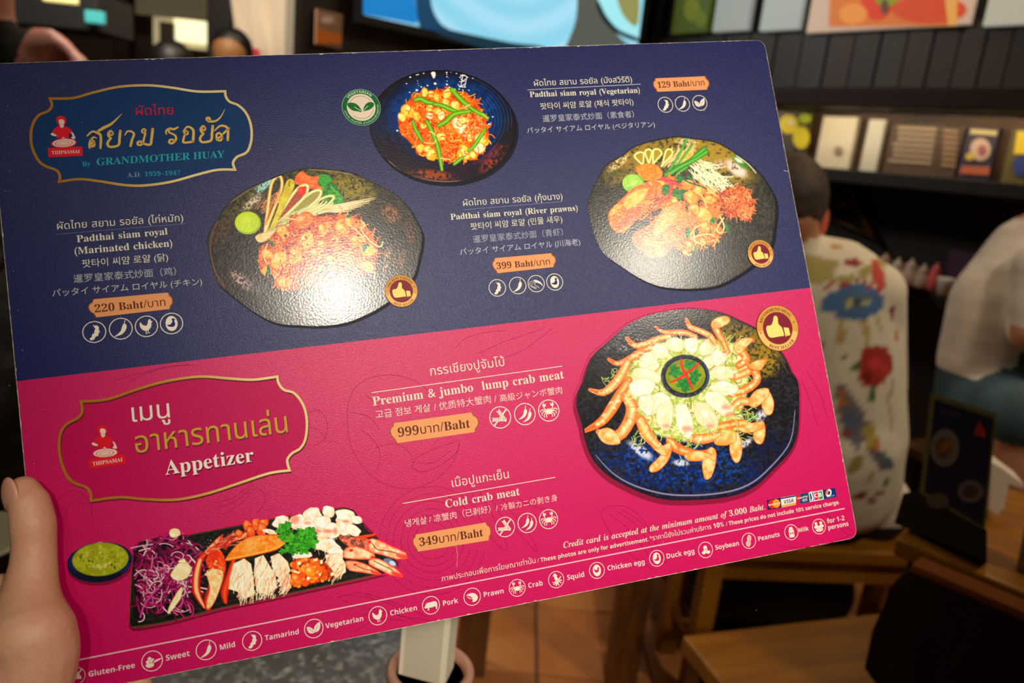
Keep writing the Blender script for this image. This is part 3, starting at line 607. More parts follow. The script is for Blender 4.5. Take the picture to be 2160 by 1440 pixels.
# card marks in a strip
def quadpx(a, q, col, dz=0): a.px(q, col, dz)
strip = [(1617, 1054.5), (1646, 1049.3), (1679.5, 1043.2), (1705, 1038.5), (1735, 1033), (1762, 1028)]; sb = [(1619, 1075.5), (1648.5, 1070), (1679, 1064), (1708, 1058.5), (1738, 1052.8), (1765, 1047.5)]
cols = [(24, 34, 84), (226, 222, 214), (14, 74, 92), (228, 226, 220), (20, 44, 110)]
a = Art()
for i in range(5):
    p0, p1, q1, q0 = strip[i], strip[i + 1], sb[i + 1], sb[i]
    L = lambda u, v, p0=p0, p1=p1, q1=q1, q0=q0: tuple((np.array(p0) * (1 - u) + np.array(p1) * u) * (1 - v) + (np.array(q0) * (1 - u) + np.array(q1) * u) * v)
    quadpx(a, [L(.01, 0), L(.99, 0), L(.99, 1), L(.01, 1)], cols[i])
    if i == 0:
        for u, cc, dz in ((.36, (222, 30, 36), 1e-5), (.66, (246, 150, 30), 2e-5)): a.disc(P(*L(u, .5)), 8.6 * unit(*L(u, .5)), cc, dz, 24)
        text(a, sansb('MasterCard'), L(.1, .6), L(.92, .6), (244, 236, 226), dz=3e-5)
    if i == 1:
        quadpx(a, [L(0, .02), L(1, .02), L(1, .16), L(0, .16)], (24, 40, 110), 1e-5); quadpx(a, [L(0, .78), L(1, .78), L(1, .98), L(0, .98)], (240, 158, 50), 1e-5); text(a, sansb('VISA'), L(.17, .68), L(.84, .68), (24, 40, 120), dz=2e-5, shear=.2, offset=.02)
    if i == 2:
        quadpx(a, [L(.02, 0), L(.36, 0), L(.26, 1), L(.02, 1)], (206, 28, 44), 1e-5); quadpx(a, [L(.36, 0), L(.7, 0), L(.6, 1), L(.26, 1)], (16, 60, 118), 1e-5)
        text(a, sansb('UnionPay'), L(.12, .5), L(.9, .42), (230, 230, 230), dz=2e-5); text(a, '银联', L(.48, .86), L(.86, .82), (230, 230, 230), dz=2e-5, box=True)
    if i == 3:
        for u, cc, ch in ((.2, (20, 60, 150), 'J'), (.5, (206, 24, 46), 'C'), (.8, (26, 140, 62), 'B')):
            quadpx(a, [L(u - .13, .1 + .02), L(u + .13, .06), L(u + .13, .9), L(u - .13, .94)], cc, 1e-5); text(a, sansb(ch), L(u - .09, .68), L(u + .09, .64), (240, 240, 240), dz=2e-5)
    if i == 4:
        sil(a, P(*L(.42, .42)), 8.4 * unit(*L(.42, .4)), circ(0, 0, .95, .75, 20, .9), (240, 240, 240), 1e-5, 0); sil(a, P(*L(.36, .34)), 8 * unit(*L(.42, .4)), circ(-.1, 0, .7, .4, 16, .9), (236, 120, 50), 2e-5, 0); sil(a, P(*L(.46, .45)), 8 * unit(*L(.42, .4)), circ(0, 0, .5, .3, 16, .9), (20, 44, 110), 3e-5, 0)
        text(a, sansb('THAICARD'), L(.22, .9), L(.85, .86), (120, 190, 230), dz=2e-5)
a.build('card_marks', card, Z2, label='strip of five small payment card marks')
# scratches and specks of wear
a = Art(); rs = random.Random(7)
a.line([(961, 1145), (965, 1170), (963, 1195)], 0.9, (236, 150, 150)); a.line([(1630, 488), (1645, 478), (1658, 470)], .8, (24, 24, 60)); a.line([(1652, 360), (1662, 362)], 1.4, (170, 160, 170))
for q in range(60):
    x, y = rs.uniform(30, 1700), rs.uniform(140, 1300)
    if rs.random() < .7: x = rs.choice([rs.gauss(20, 12) + (y - 500) * .07, x])
    a.disc(P(x, y), rs.uniform(.5, 1.1) * unit(x, y), (170, 160, 165), n=6)
a.build('wear_marks', card, 0.0003)['kind'] = 'stuff'
# ------------------------------------------------------------ printed food pictures: painted procedurally onto fine flat grids lying on the board
_nr = np.random.default_rng(3)
_tiles = [_nr.random((256, 256)).astype(np.float32) for _ in range(6)]
def vnoise(x, y, scale, seed=0, octv=3):
    out = 0; amp = 1; tot = 0
    for o in range(octv):
        t = _tiles[(seed + o) % 6]; u = x / scale * (2 ** o) + seed * 17.3; v = y / scale * (2 ** o) + seed * 9.1
        i = np.floor(u).astype(int); j = np.floor(v).astype(int); fu = u - i; fv = v - j; fu = fu * fu * (3 - 2 * fu); fv = fv * fv * (3 - 2 * fv)
        a = t[j % 256, i % 256]; b = t[j % 256, (i + 1) % 256]; c = t[(j + 1) % 256, i % 256]; d = t[(j + 1) % 256, (i + 1) % 256]
        out = out + amp * ((a * (1 - fu) + b * fu) * (1 - fv) + (c * (1 - fu) + d * fu) * fv); tot += amp; amp *= 0.55
    return out / tot
def sstep(a, b, x): t = np.clip((x - a) / (b - a), 0, 1); return t * t * (3 - 2 * t)
C = lambda *c: np.array(c, float)
class Paint:
    def __init__(s, ox, oy, sc, outline, smooth=4, step=1.0):
        s.ox, s.oy, s.sc = ox, oy, sc
        s.out = np.array([s.z(p) for p in (catmull(outline, True, smooth) if smooth else outline)])
        x0, y0 = np.floor(s.out.min(0)) - 1; x1, y1 = np.ceil(s.out.max(0)) + 1
        s.x0, s.y0, s.st = x0, y0, step
        s.nx, s.ny = int((x1 - x0) / step) + 1, int((y1 - y0) / step) + 1
        s.X, s.Y = np.meshgrid(x0 + np.arange(s.nx) * step, y0 + np.arange(s.ny) * step)
        s.I = np.zeros((s.ny, s.nx, 3)); s.rs = random.Random(int(ox * 7 + oy))
        s.ZX = (s.X - ox) * sc; s.ZY = (s.Y - oy) * sc
    def z(s, p): return (s.ox + p[0] / s.sc, s.oy + p[1] / s.sc)
    def win(s, pts, pad):
        a = np.array(pts); i0 = max(0, int((a[:, 0].min() - pad - s.x0) / s.st)); i1 = min(s.nx, int((a[:, 0].max() + pad - s.x0) / s.st) + 2)
        j0 = max(0, int((a[:, 1].min() - pad - s.y0) / s.st)); j1 = min(s.ny, int((a[:, 1].max() + pad - s.y0) / s.st) + 2)
        return (slice(j0, j1), slice(i0, i1)) if i1 > i0 and j1 > j0 else None
    def mix(s, w, m, col):
        m = m[..., None]; s.I[w] = s.I[w] * (1 - m) + np.asarray(col) * m
    def sdist(s, w, q, closed=True):
        X, Y = s.X[w], s.Y[w]; D = np.full(X.shape, 1e9); T_ = np.zeros(X.shape); n = len(q); m = n if closed else n - 1
        for i in range(m):
            a, b = q[i], q[(i + 1) % n]; dx, dy = b[0] - a[0], b[1] - a[1]; L = dx * dx + dy * dy + 1e-9
            t = np.clip(((X - a[0]) * dx + (Y - a[1]) * dy) / L, 0, 1); d = (X - a[0] - t * dx) ** 2 + (Y - a[1] - t * dy) ** 2
            k = d < D; D = np.where(k, d, D); T_ = np.where(k, (i + t) / m, T_)
        return np.sqrt(D), T_
    def poly(s, pts, col, soft=0.8, smooth=3, alpha=1.0, tex=None, edge=None, hl=None, thr=None):
        """filled outline. tex=(colour2, scale, seed[, lo, hi]); edge=(colour, width px); hl=(colour, dx, dy, size)"""
        q = [s.z(p) for p in (catmull(pts, True, smooth) if smooth else pts)]; w = s.win(q, soft + 2)
        if w is None: return
        D, _ = s.sdist(w, q); ins = inside(s.X[w], s.Y[w], q); sd = np.where(ins, D, -D)
        m = sstep(-soft, soft, sd) * alpha; c = np.ones(s.X[w].shape + (3,)) * C(*col)
        if tex:
            lo, hi = (tex[3], tex[4]) if len(tex) > 3 else (0.35, 0.65)
            n = sstep(lo, hi, vnoise(s.X[w], s.Y[w], tex[1], tex[2]))[..., None]; c = c * (1 - n) + C(*tex[0]) * n
        if edge: e = (1 - sstep(0, edge[1], sd))[..., None] * 0.85; c = c * (1 - e) + C(*edge[0]) * e
        if hl:
            a = np.array(q).mean(0); g = np.exp(-(((s.X[w] - a[0] - hl[1]) / hl[3]) ** 2 + ((s.Y[w] - a[1] - hl[2]) / hl[3]) ** 2))[..., None] * 0.7; c = c * (1 - g) + C(*hl[0]) * g
        if thr: m = m * sstep(thr[0], thr[1], vnoise(s.X[w], s.Y[w], thr[2], thr[3]))
        s.mix(w, m, c)
    def ell(s, cx, cy, rx, ry, col, rot=0, n=18, **k):
        r = math.radians(rot); s.poly([(cx + rx * math.cos(t) * math.cos(r) - ry * math.sin(t) * math.sin(r), cy + rx * math.cos(t) * math.sin(r) + ry * math.sin(t) * math.cos(r)) for t in np.linspace(0, 2 * math.pi, n, endpoint=False)], col, smooth=0 if n > 24 else 2, **k)
    def stroke(s, pts, w, col, edge=None, hl=None, smooth=3, alpha=1.0, closed=False, soft=0.6):
        """w px wide (or list along the line); edge colour towards the rims, hl colour down the middle"""
        q = [s.z(p) for p in (catmull(pts, closed, smooth) if smooth else pts)]; wl = w if hasattr(w, '__len__') else (w, w); wn = s.win(q, max(wl) / 2 + 1.5)
        if wn is None: return
        D, T_ = s.sdist(wn, q, closed); hw = np.interp(T_, np.linspace(0, 1, len(wl)), wl) / 2
        m = sstep(-soft, soft, hw - D) * alpha; c = np.ones(D.shape + (3,)) * C(*col); r = np.clip(D / np.maximum(hw, 0.3), 0, 1)
        if edge is not None: e = (r ** 2.2)[..., None] * 0.85; c = c * (1 - e) + C(*edge) * e
        if hl is not None: h = (np.clip(1 - r * 1.8, 0, 1))[..., None] * 0.75; c = c * (1 - h) + C(*hl) * h
        s.mix(wn, m, c)
    def pile(s, reg, n, L, w, pal, edge, curl=1.2, seed=1, ang=None, spread=3.2, hl=None):
        rs = random.Random(seed); a = np.array(reg); x0, y0 = a.min(0); x1, y1 = a.max(0); k = 0
        while k < n:
            x, y = rs.uniform(x0, x1), rs.uniform(y0, y1)
            if not bool(inside(np.array(x), np.array(y), reg)): continue
            k += 1; t = (ang if ang is not None else 0) + rs.uniform(-spread / 2, spread / 2); cv = rs.uniform(-curl, curl); l = rs.uniform(.5, 1) * L; pts = [(x, y)]
            for i in range(4): pts.append((pts[-1][0] + l / 4 * math.cos(t), pts[-1][1] + l / 4 * math.sin(t))); t += cv / 4 * 1.6
            c = pal[rs.randrange(len(pal))]; s.stroke(pts, rs.uniform(.7, 1.2) * w, c, edge=edge, hl=hl, smooth=2)
    def chunk(s, x, y, r, col, c2, edge, seed, asp=0.75, hl=(255, 225, 160), rot=None):
        rs = random.Random(seed); ro = rot if rot is not None else rs.uniform(0, 3); P_ = []
        for i in range(9):
            t = i / 9 * 2 * math.pi; rr = r * rs.uniform(.82, 1.15); u, v = rr * math.cos(t), rr * asp * math.sin(t); P_.append((x + u * math.cos(ro) - v * math.sin(ro), y + u * math.sin(ro) + v * math.cos(ro)))
        s.poly(P_, col, tex=(c2, r / s.sc * .55, seed % 6, .42, .62), edge=(edge, max(1.2, r / s.sc * .22)), hl=(hl, -r / s.sc * .2, -r / s.sc * .25, r / s.sc * .3))
    def speck(s, reg, n, rmin, rmax, pal, seed=1):
        rs = random.Random(seed); a = np.array(reg); x0, y0 = a.min(0); x1, y1 = a.max(0); k = 0
        while k < n:
            x, y = rs.uniform(x0, x1), rs.uniform(y0, y1)
            if not bool(inside(np.array(x), np.array(y), reg)): continue
            k += 1; r = rs.uniform(rmin, rmax); s.ell(x, y, r, r * rs.uniform(.5, 1), pal[rs.randrange(len(pal))], rot=rs.uniform(0, 180), n=6)
    def lobed(s, x, y, r, col, c2, edge, seed, n=5):
        rs = random.Random(seed); P_ = []; t0 = rs.uniform(0, 6)
        for i in range(n * 4):
            t = t0 + i / (n * 4) * 2 * math.pi; rr = r * (1.12 if i % 4 == 0 else (.92 if i % 2 else .58)) * rs.uniform(.88, 1.1); P_.append((x + rr * math.cos(t), y + rr * math.sin(t) * .85))
        s.poly(P_, col, smooth=1, tex=(c2, 4, seed % 5, .4, .6), edge=(edge, 1.0))
        for i in range(n): t = t0 + i / n * 2 * math.pi; s.stroke([(x, y), (x + r * .8 * math.cos(t), y + r * .68 * math.sin(t))], .7, tuple(np.array(col) * .6 + 40), smooth=0, alpha=.6)
    def fibres(s, L, n, ang, pal, edge, seed, w=1.3, ln=60): s.pile(L, n, ln, w, pal, edge, .35, seed, ang, .5)
    def leaf(s, pts, col, vein, tex=None): s.poly(pts, col, tex=tex, edge=(tuple(np.array(col) * .6), 1.2)); s.stroke([pts[0], pts[len(pts) // 2]], .8, vein, smooth=0)
    def build(s, name, z, mat, label):
        inn = inside(s.X, s.Y, s.out); q = inn[:-1, :-1] | inn[1:, :-1] | inn[:-1, 1:] | inn[1:, 1:]
        j, i = np.nonzero(q); a = j * s.nx + i; F = np.stack([a, a + s.nx, a + s.nx + 1, a + 1], 1)      # px rows run downwards: this order faces the reader
        used = np.zeros(s.nx * s.ny, bool); used[F.ravel()] = True; remap = np.cumsum(used) - 1; F = remap[F]
        U, V = Parr(s.X, s.Y); co = np.stack([U.ravel()[used], V.ravel()[used], np.full(used.sum(), z)], 1).astype(np.float32)
        me = bpy.data.meshes.new(name); me.vertices.add(len(co)); me.vertices.foreach_set('co', co.ravel())
        me.loops.add(F.size); me.loops.foreach_set('vertex_index', F.ravel().astype(np.int32)); me.polygons.add(len(F)); me.polygons.foreach_set('loop_start', np.arange(0, F.size, 4, dtype=np.int32)); me.update(calc_edges=True)
        rgb = np.clip(lin(np.clip(s.I, 0, 255)) * 1.22, .002, .95).reshape(-1, 3)[used]; at = me.color_attributes.new('Col', 'FLOAT_COLOR', 'POINT')
        at.data.foreach_set('color', np.hstack([rgb, np.ones((len(rgb), 1))]).astype(np.float32).ravel()); me.materials.append(mat)
        o = bpy.data.objects.new(name, me); COL.objects.link(o); o.parent = card; o['label'] = label; return o
def plate_base(p, dark, mid, seed=0, sc=7):
    n = vnoise(p.X, p.Y, sc, seed, 4)[..., None]; n2 = vnoise(p.X, p.Y, 60, seed + 1, 2)[..., None]; m = sstep(.3, .75, n * .8 + n2 * .2); p.I[:] = C(*dark) * (1 - m) + C(*mid) * m
def zone(p, cx, cy, rx, ry, col, rot=0, alpha=.9, sc=6, seed=2, lo=.4, hi=.6, soft=.5):
    r = math.radians(rot); dx, dy = p.ZX - cx, p.ZY - cy; u = (dx * math.cos(r) + dy * math.sin(r)) / rx; v = (-dx * math.sin(r) + dy * math.cos(r)) / ry
    g = 1 - sstep(1 - soft, 1 + soft * .6, np.sqrt(u * u + v * v)); n = sstep(lo, hi, vnoise(p.X, p.Y, sc, seed, 3)); p.mix((slice(None), slice(None)), g * n * alpha, col)
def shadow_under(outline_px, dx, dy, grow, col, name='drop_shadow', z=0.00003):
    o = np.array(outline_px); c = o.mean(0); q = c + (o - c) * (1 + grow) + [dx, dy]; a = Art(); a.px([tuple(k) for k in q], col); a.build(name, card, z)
def rim(p, w, col, z, mat=None, f=None):
    a = Art(); a.line([tuple(k) for k in p.out], w, f or col, closed=True); a.build('plate_rim', card, z, mat or M_GLOSS)
ORP = [(252, 134, 20), (255, 162, 40), (244, 104, 16), (255, 190, 80), (250, 124, 22), (228, 74, 14)]

# --- the left plate: marinated chicken
O1 = [(900, 97), (1050, 105), (1250, 135), (1450, 225), (1600, 300), (1700, 400), (1760, 500), (1820, 620), (1822, 720), (1795, 850), (1765, 960), (1690, 1090), (1550, 1190), (1400, 1280), (1200, 1360), (1000, 1385), (850, 1382), (650, 1365), (500, 1300), (380, 1220), (250, 1120), (150, 1030), (110, 920), (85, 800), (68, 690), (95, 600), (150, 520), (210, 420), (300, 330), (430, 250), (600, 180), (750, 125)]
p = Paint(420, 330, 3.892, O1)
plate_base(p, (20, 17, 15), (56, 48, 42), 0, 6)
zone(p, 1180, 240, 330, 150, (112, 98, 14), 25, sc=6, lo=.3, hi=.6); zone(p, 1250, 270, 200, 120, (140, 124, 16), 15, sc=4, seed=3); zone(p, 380, 380, 240, 100, (84, 78, 18), -38, sc=5); zone(p, 700, 170, 300, 60, (86, 82, 22), -8, sc=5)
zone(p, 540, 235, 135, 34, (160, 222, 220), -36, sc=3, lo=.38, hi=.5, seed=4); zone(p, 440, 375, 110, 36, (214, 190, 170), -38, sc=3, lo=.36, hi=.52, seed=1)
zone(p, 1570, 470, 90, 75, (150, 92, 50), 40, sc=2.2, lo=.45, hi=.55, seed=5); zone(p, 1730, 620, 40, 110, (130, 70, 46), -15, sc=2.2, lo=.5, hi=.58); zone(p, 1650, 840, 70, 90, (128, 84, 60), 10, sc=2.5, lo=.52, hi=.58, seed=3)
zone(p, 1540, 840, 30, 130, (170, 130, 96), 12, sc=2.5, lo=.5, hi=.58, seed=2); zone(p, 345, 1015, 120, 50, (196, 160, 146), 42, sc=3, lo=.42, hi=.56, seed=4); zone(p, 190, 600, 90, 170, (104, 66, 38), 25, sc=4, alpha=.6, lo=.45, hi=.65); zone(p, 450, 1060, 130, 70, (120, 104, 120), 40, alpha=.5, sc=3)
p.stroke([(200, 1080), (330, 1180), (500, 1290), (680, 1350), (900, 1370)], 2, (60, 44, 34)); p.stroke([(150, 530), (105, 640), (90, 760), (118, 900), (150, 980), (210, 1070)], 2.5, (112, 70, 48)); p.stroke([(1700, 430), (1770, 560), (1800, 700), (1780, 850)], 1.5, (90, 56, 40)); p.stroke([(900, 108), (1100, 122), (1260, 150)], 1.6, (150, 130, 90))
p.stroke([(250, 380), (400, 280), (560, 200)], 1.6, (130, 110, 70))
# garnish
p.pile([(440, 430), (640, 290), (640, 360), (520, 480)], 30, 110, 1.6, [(220, 170, 120), (196, 120, 80), (236, 200, 160)], (120, 60, 30), .5, 2, -0.8, .6)
p.poly([(1000, 250), (1100, 215), (1160, 300), (1190, 370), (1100, 400), (1010, 360)], (36, 150, 24), tex=((18, 104, 20), 8, 1), edge=((12, 80, 16), 2)); p.poly([(965, 160), (1050, 145), (1095, 200), (1020, 255), (960, 235)], (40, 150, 34), tex=((20, 110, 22), 6, 2), edge=((12, 80, 16), 1.5))
for k in range(6): p.stroke([(1080, 230 + k * 6), (1120 + k * 12, 300 + k * 8), (1190 - k * 14, 380)], 1, (90, 180, 50), alpha=.6)
p.poly([(785, 180), (810, 140), (850, 118), (885, 150), (940, 165), (990, 160), (975, 200), (985, 240), (1025, 262), (990, 278), (930, 268), (880, 262), (840, 240), (790, 225)], (250, 88, 26), smooth=2, tex=((255, 120, 40), 7, 3), edge=((210, 60, 20), 1.4)); p.stroke([(800, 190), (870, 210), (960, 230)], 1.4, (222, 60, 18), alpha=.7); p.stroke([(850, 130), (880, 190), (900, 250)], 1.2, (222, 64, 20), alpha=.7)
for k, (x, y) in enumerate([(1445, 338), (1440, 352), (1400, 366), (1395, 380), (1350, 398), (1330, 412), (1280, 430), (1250, 448)]):
    p.stroke([(680 + k * 22, 520 - k * 2), (900 + k * 20, 450), (1120, 400 + k * 8), (x, y)], [8, 6, 3.6, 1.2], [(236, 214, 160), (222, 196, 140), (244, 228, 176)][k % 3], edge=(180, 140, 90), hl=(250, 238, 200))
for k in range(16):
    x = 1100 - k * 26; p.stroke([(560, 640 - k), (700 + k * 6, 520 - k * 8), (x - 60, 420 - k * 3), (x, 380 - k * 6)], [5, 6, 5, 2.5], [(232, 226, 150), (214, 214, 120), (240, 232, 186), (206, 204, 96)][k % 4], edge=(160, 150, 60), hl=(250, 246, 210))
def loop(p, base, top, w, col, inner=None, sw=6, edge=(150, 130, 40)):
    bx, by = base; tx, ty = top; dx, dy = tx - bx, ty - by; L = math.hypot(dx, dy); ux, uy = dx / L, dy / L; nx, ny = -uy, ux
    pts = [(bx, by), (bx + ux * L * .55 + nx * w * .7, by + uy * L * .55 + ny * w * .7), (bx + ux * L * .85 + nx * w, by + uy * L * .85 + ny * w), (tx + nx * w * .4, ty + ny * w * .4), (tx - nx * w * .4, ty - ny * w * .4), (bx + ux * L * .85 - nx * w, by + uy * L * .85 - ny * w), (bx + ux * L * .5 - nx * w * .6, by + uy * L * .5 - ny * w * .6), (bx + 8, by)]
    if inner: p.poly(pts, inner)
    p.stroke(pts, sw, col, edge=edge, hl=(248, 242, 190))
loop(p, (555, 650), (1095, 335), 36, (222, 214, 130), None, 6); loop(p, (545, 650), (990, 290), 42, (226, 226, 150), (150, 140, 60), 6.5); loop(p, (540, 650), (880, 245), 44, (232, 226, 150), (160, 60, 30), 6.5)
p.ell(842, 284, 36, 38, (214, 24, 12), hl=((250, 90, 60), -3, -3, 5)); p.poly([(560, 640), (640, 430), (700, 240), (740, 185), (780, 200), (780, 260), (700, 420), (600, 640)], (212, 200, 30), tex=((196, 170, 30), 9, 2), edge=((150, 130, 20), 2)); p.stroke([(745, 200), (735, 230), (745, 240)], 2.5, (110, 100, 20))
for k in range(7): p.stroke([(560, 645), (640 + k * 22, 560 - k * 10), (720 + k * 30, 480 - k * 12)], [4, 5, 2], [(206, 216, 150), (180, 200, 130), (236, 226, 190)][k % 3], edge=(130, 150, 80))
loop(p, (530, 650), (655, 168), 44, (226, 206, 86), None, 7, (190, 90, 30)); p.stroke([(640, 300), (580, 440), (545, 560)], 2.4, (226, 120, 50)); p.stroke([(668, 260), (650, 340), (600, 430), (560, 520)], 2, (222, 110, 40), alpha=.8)
p.poly([(460, 655), (540, 620), (640, 600), (700, 585), (690, 620), (580, 680), (495, 708)], (226, 190, 120), edge=((180, 120, 60), 2), tex=((240, 214, 150), 8, 1))
p.ell(400, 545, 108, 95, (150, 180, 10), n=28); p.ell(395, 540, 98, 84, (178, 206, 20), n=28, tex=((190, 214, 40), 14, 2), hl=((206, 226, 60), -4, -4, 12)); p.speck([(350, 500), (460, 500), (460, 590), (350, 590)], 5, 4, 8, [(224, 232, 140)], 3)
# noodles and chicken
R1 = [(750, 480), (960, 492), (1150, 470), (1290, 490), (1330, 550), (1420, 640), (1470, 740), (1450, 850), (1440, 950), (1300, 975), (1200, 1000), (1120, 1040), (1000, 1060), (900, 1050), (830, 1090), (700, 1100), (615, 1060), (620, 970), (520, 970), (490, 900), (490, 760), (560, 700), (620, 620), (740, 570)]
p.poly(R1, (214, 84, 26), soft=2, tex=((160, 44, 30), 7, 2), edge=((150, 60, 20), 3)); p.pile(R1, 330, 90, 3.0, ORP, (150, 44, 20), 2.2, 11)
for k, (x, y, r) in enumerate([(850, 530, 95), (690, 620, 75), (1010, 600, 62), (1180, 600, 100), (1230, 530, 60), (880, 690, 95), (1130, 710, 85), (660, 860, 95), (790, 820, 100), (960, 800, 70), (1290, 690, 70), (1390, 770, 80), (1060, 560, 40), (560, 800, 55), (700, 1030, 70), (560, 930, 45), (1010, 720, 45), (1080, 850, 60), (1230, 830, 80), (1380, 900, 60)]):
    p.chunk(x, y, r, ORP[k % 2], (255, 178, 84) if k % 3 else (236, 92, 30), (176, 50, 34), k * 5 + 2)
p.pile([(620, 560), (1350, 560), (1400, 900), (1100, 1000), (620, 1000)], 90, 70, 2.2, [(255, 178, 90), (250, 140, 60), (226, 66, 44), (255, 200, 130)], (150, 40, 30), 1.6, 14)
p.speck([(640, 600), (1300, 560), (1400, 900), (700, 1000)], 46, 5, 17, [(150, 20, 50), (120, 24, 60), (176, 30, 40), (60, 20, 30)], 4)
for q in ([(565, 680), (605, 700), (612, 738), (590, 735)], [(1340, 735), (1385, 715), (1400, 740), (1370, 760), (1350, 795)], [(560, 890), (585, 920), (580, 970), (545, 975)], [(1210, 480), (1245, 480), (1240, 505), (1215, 505)], [(1040, 860), (1075, 870), (1060, 900), (1050, 930), (1030, 920)], [(830, 990), (860, 1020), (870, 1060), (830, 1050)], [(1225, 890), (1250, 900), (1245, 950), (1230, 945)], [(1010, 940), (1040, 960), (1000, 1000), (980, 990)]): p.poly(q, (14, 96, 54), smooth=2, edge=((8, 60, 40), 1))
for q in ([(560, 720), (535, 790), (540, 850), (560, 872)], [(1330, 530), (1360, 560), (1330, 600), (1400, 690), (1470, 740), (1500, 730), (1505, 700)], [(1230, 560), (1330, 640), (1360, 700)], [(640, 970), (620, 990), (632, 1000)], [(1400, 940), (1440, 960), (1442, 990)], [(700, 500), (800, 520)]): p.stroke(q, 3, (246, 206, 120), edge=(206, 120, 40), hl=(255, 236, 180))
p.poly([(505, 940), (540, 905), (560, 930), (535, 975)], (255, 170, 20), smooth=1); p.poly([(1405, 640), (1430, 630), (1432, 665), (1412, 660)], (210, 140, 20), smooth=1)
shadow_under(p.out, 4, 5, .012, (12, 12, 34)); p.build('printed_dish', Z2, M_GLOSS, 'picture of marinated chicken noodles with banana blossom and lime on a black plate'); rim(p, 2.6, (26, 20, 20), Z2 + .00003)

# --- the top bowl: vegetarian
O2 = [(1204 + 790 * math.cos(t) * (1.0 if math.cos(t) > 0 else .998) - 60 * math.sin(t) * 0, 757 + 607 * math.sin(t) + 45 * math.cos(t) * .6) for t in np.linspace(0, 2 * math.pi, 40, endpoint=False)]
p = Paint(700, 120, 5.143, O2, 2)
plate_base(p, (14, 12, 26), (30, 22, 30), 1, 8)
p.ell(1200, 700, 680, 490, (4, 34, 84), n=36, soft=16, tex=((8, 24, 60), 10, 3)); p.ell(1210, 660, 600, 420, (4, 54, 116), n=36, soft=14, tex=((4, 30, 84), 9, 2)); zone(p, 600, 1000, 330, 240, (28, 18, 26), 30, soft=.6, lo=.2, hi=.4); zone(p, 500, 620, 120, 300, (22, 16, 26), 0, lo=.2, hi=.5)
zone(p, 1250, 1180, 480, 170, (36, 16, 34), 0, lo=.2, hi=.5); zone(p, 1080, 1280, 260, 60, (150, 62, 18), 5, sc=5, lo=.35, hi=.6, seed=4); zone(p, 1760, 1090, 220, 80, (150, 52, 24), -48, sc=5, lo=.35, hi=.6, seed=2); zone(p, 1700, 1060, 130, 60, (60, 20, 80), -48, alpha=.7); zone(p, 1880, 900, 80, 260, (24, 20, 24), 10, lo=.2, hi=.4)
for k in range(16):
    rx, ry = 480 + k * 18, 330 + k * 14; t0, t1 = p.rs.uniform(-1.3, -.6), p.rs.uniform(.1, .6); p.stroke([(1200 + rx * math.cos(t), 690 + ry * math.sin(t)) for t in np.linspace(t0, t1, 14)], 1.2, (10, 96, 170) if k % 2 else (6, 24, 70), alpha=.55)
    t0 = p.rs.uniform(2.5, 3.0); p.stroke([(1180 + rx * math.cos(t), 740 + ry * math.sin(t)) for t in np.linspace(t0, t0 + .8, 8)], 1.2, (8, 70, 150), alpha=.5)
for k in range(7): p.stroke([(1500 + k * 30, 1170 - k * 8), (1680 + k * 18, 1050), (1790 + k * 14, 930 + k * 6)], 1.2, (190, 70, 40) if k % 2 else (40, 16, 60), alpha=.5)
p.stroke([(620, 1130), (760, 1240), (960, 1320), (1200, 1352), (1420, 1345)], 1.4, (196, 150, 130), alpha=.8)
WD = (236, 226, 226)
for x, y, r in [(1100, 180, 26), (1105, 200, 22), (1105, 222, 14), (1120, 290, 16), (995, 178, 9), (935, 190, 10), (918, 196, 8), (850, 220, 11), (810, 290, 8), (1245, 170, 10), (1247, 190, 6), (1248, 215, 8), (1250, 262, 6), (1248, 300, 12), (1038, 312, 10), (970, 325, 9), (1000, 350, 11), (922, 362, 15), (845, 385, 8), (1275, 330, 10), (1380, 350, 9), (1487, 362, 8), (1352, 180, 8), (1530, 232, 7), (930, 260, 5), (932, 285, 5), (940, 310, 5), (1708, 730, 13), (1622, 668, 9), (1745, 650, 9), (1700, 655, 6), (710, 800, 12), (1290, 165, 6)]: p.ell(x, y, r, r * .8, WD, n=8)
for q in ([(1395, 200), (1470, 190)], [(1385, 225), (1430, 200), (1475, 225)], [(1400, 235), (1420, 260), (1450, 240)], [(1385, 270), (1440, 262)], [(1370, 300), (1400, 320), (1450, 290)], [(1380, 325), (1450, 328)], [(1420, 205), (1400, 320)], [(1465, 215), (1440, 330)]): p.stroke(q, 1.6, WD)
R2 = [(980, 380), (1200, 345), (1350, 370), (1480, 410), (1590, 520), (1650, 640), (1700, 800), (1690, 950), (1600, 1050), (1540, 1120), (1400, 1110), (1300, 1140), (1200, 1130), (1080, 1090), (930, 1060), (900, 990), (820, 900), (740, 820), (720, 640), (800, 520), (880, 420)]
p.poly(R2, (226, 92, 10), soft=2, tex=((196, 44, 14), 6, 1)); p.pile(R2, 420, 100, 2.6, [(255, 136, 6), (255, 160, 20), (246, 96, 8), (255, 186, 36), (252, 116, 10), (255, 204, 70)], (190, 50, 10), 2.2, 5)
YB = [(250, 190, 40), (255, 206, 70), (240, 170, 20)]
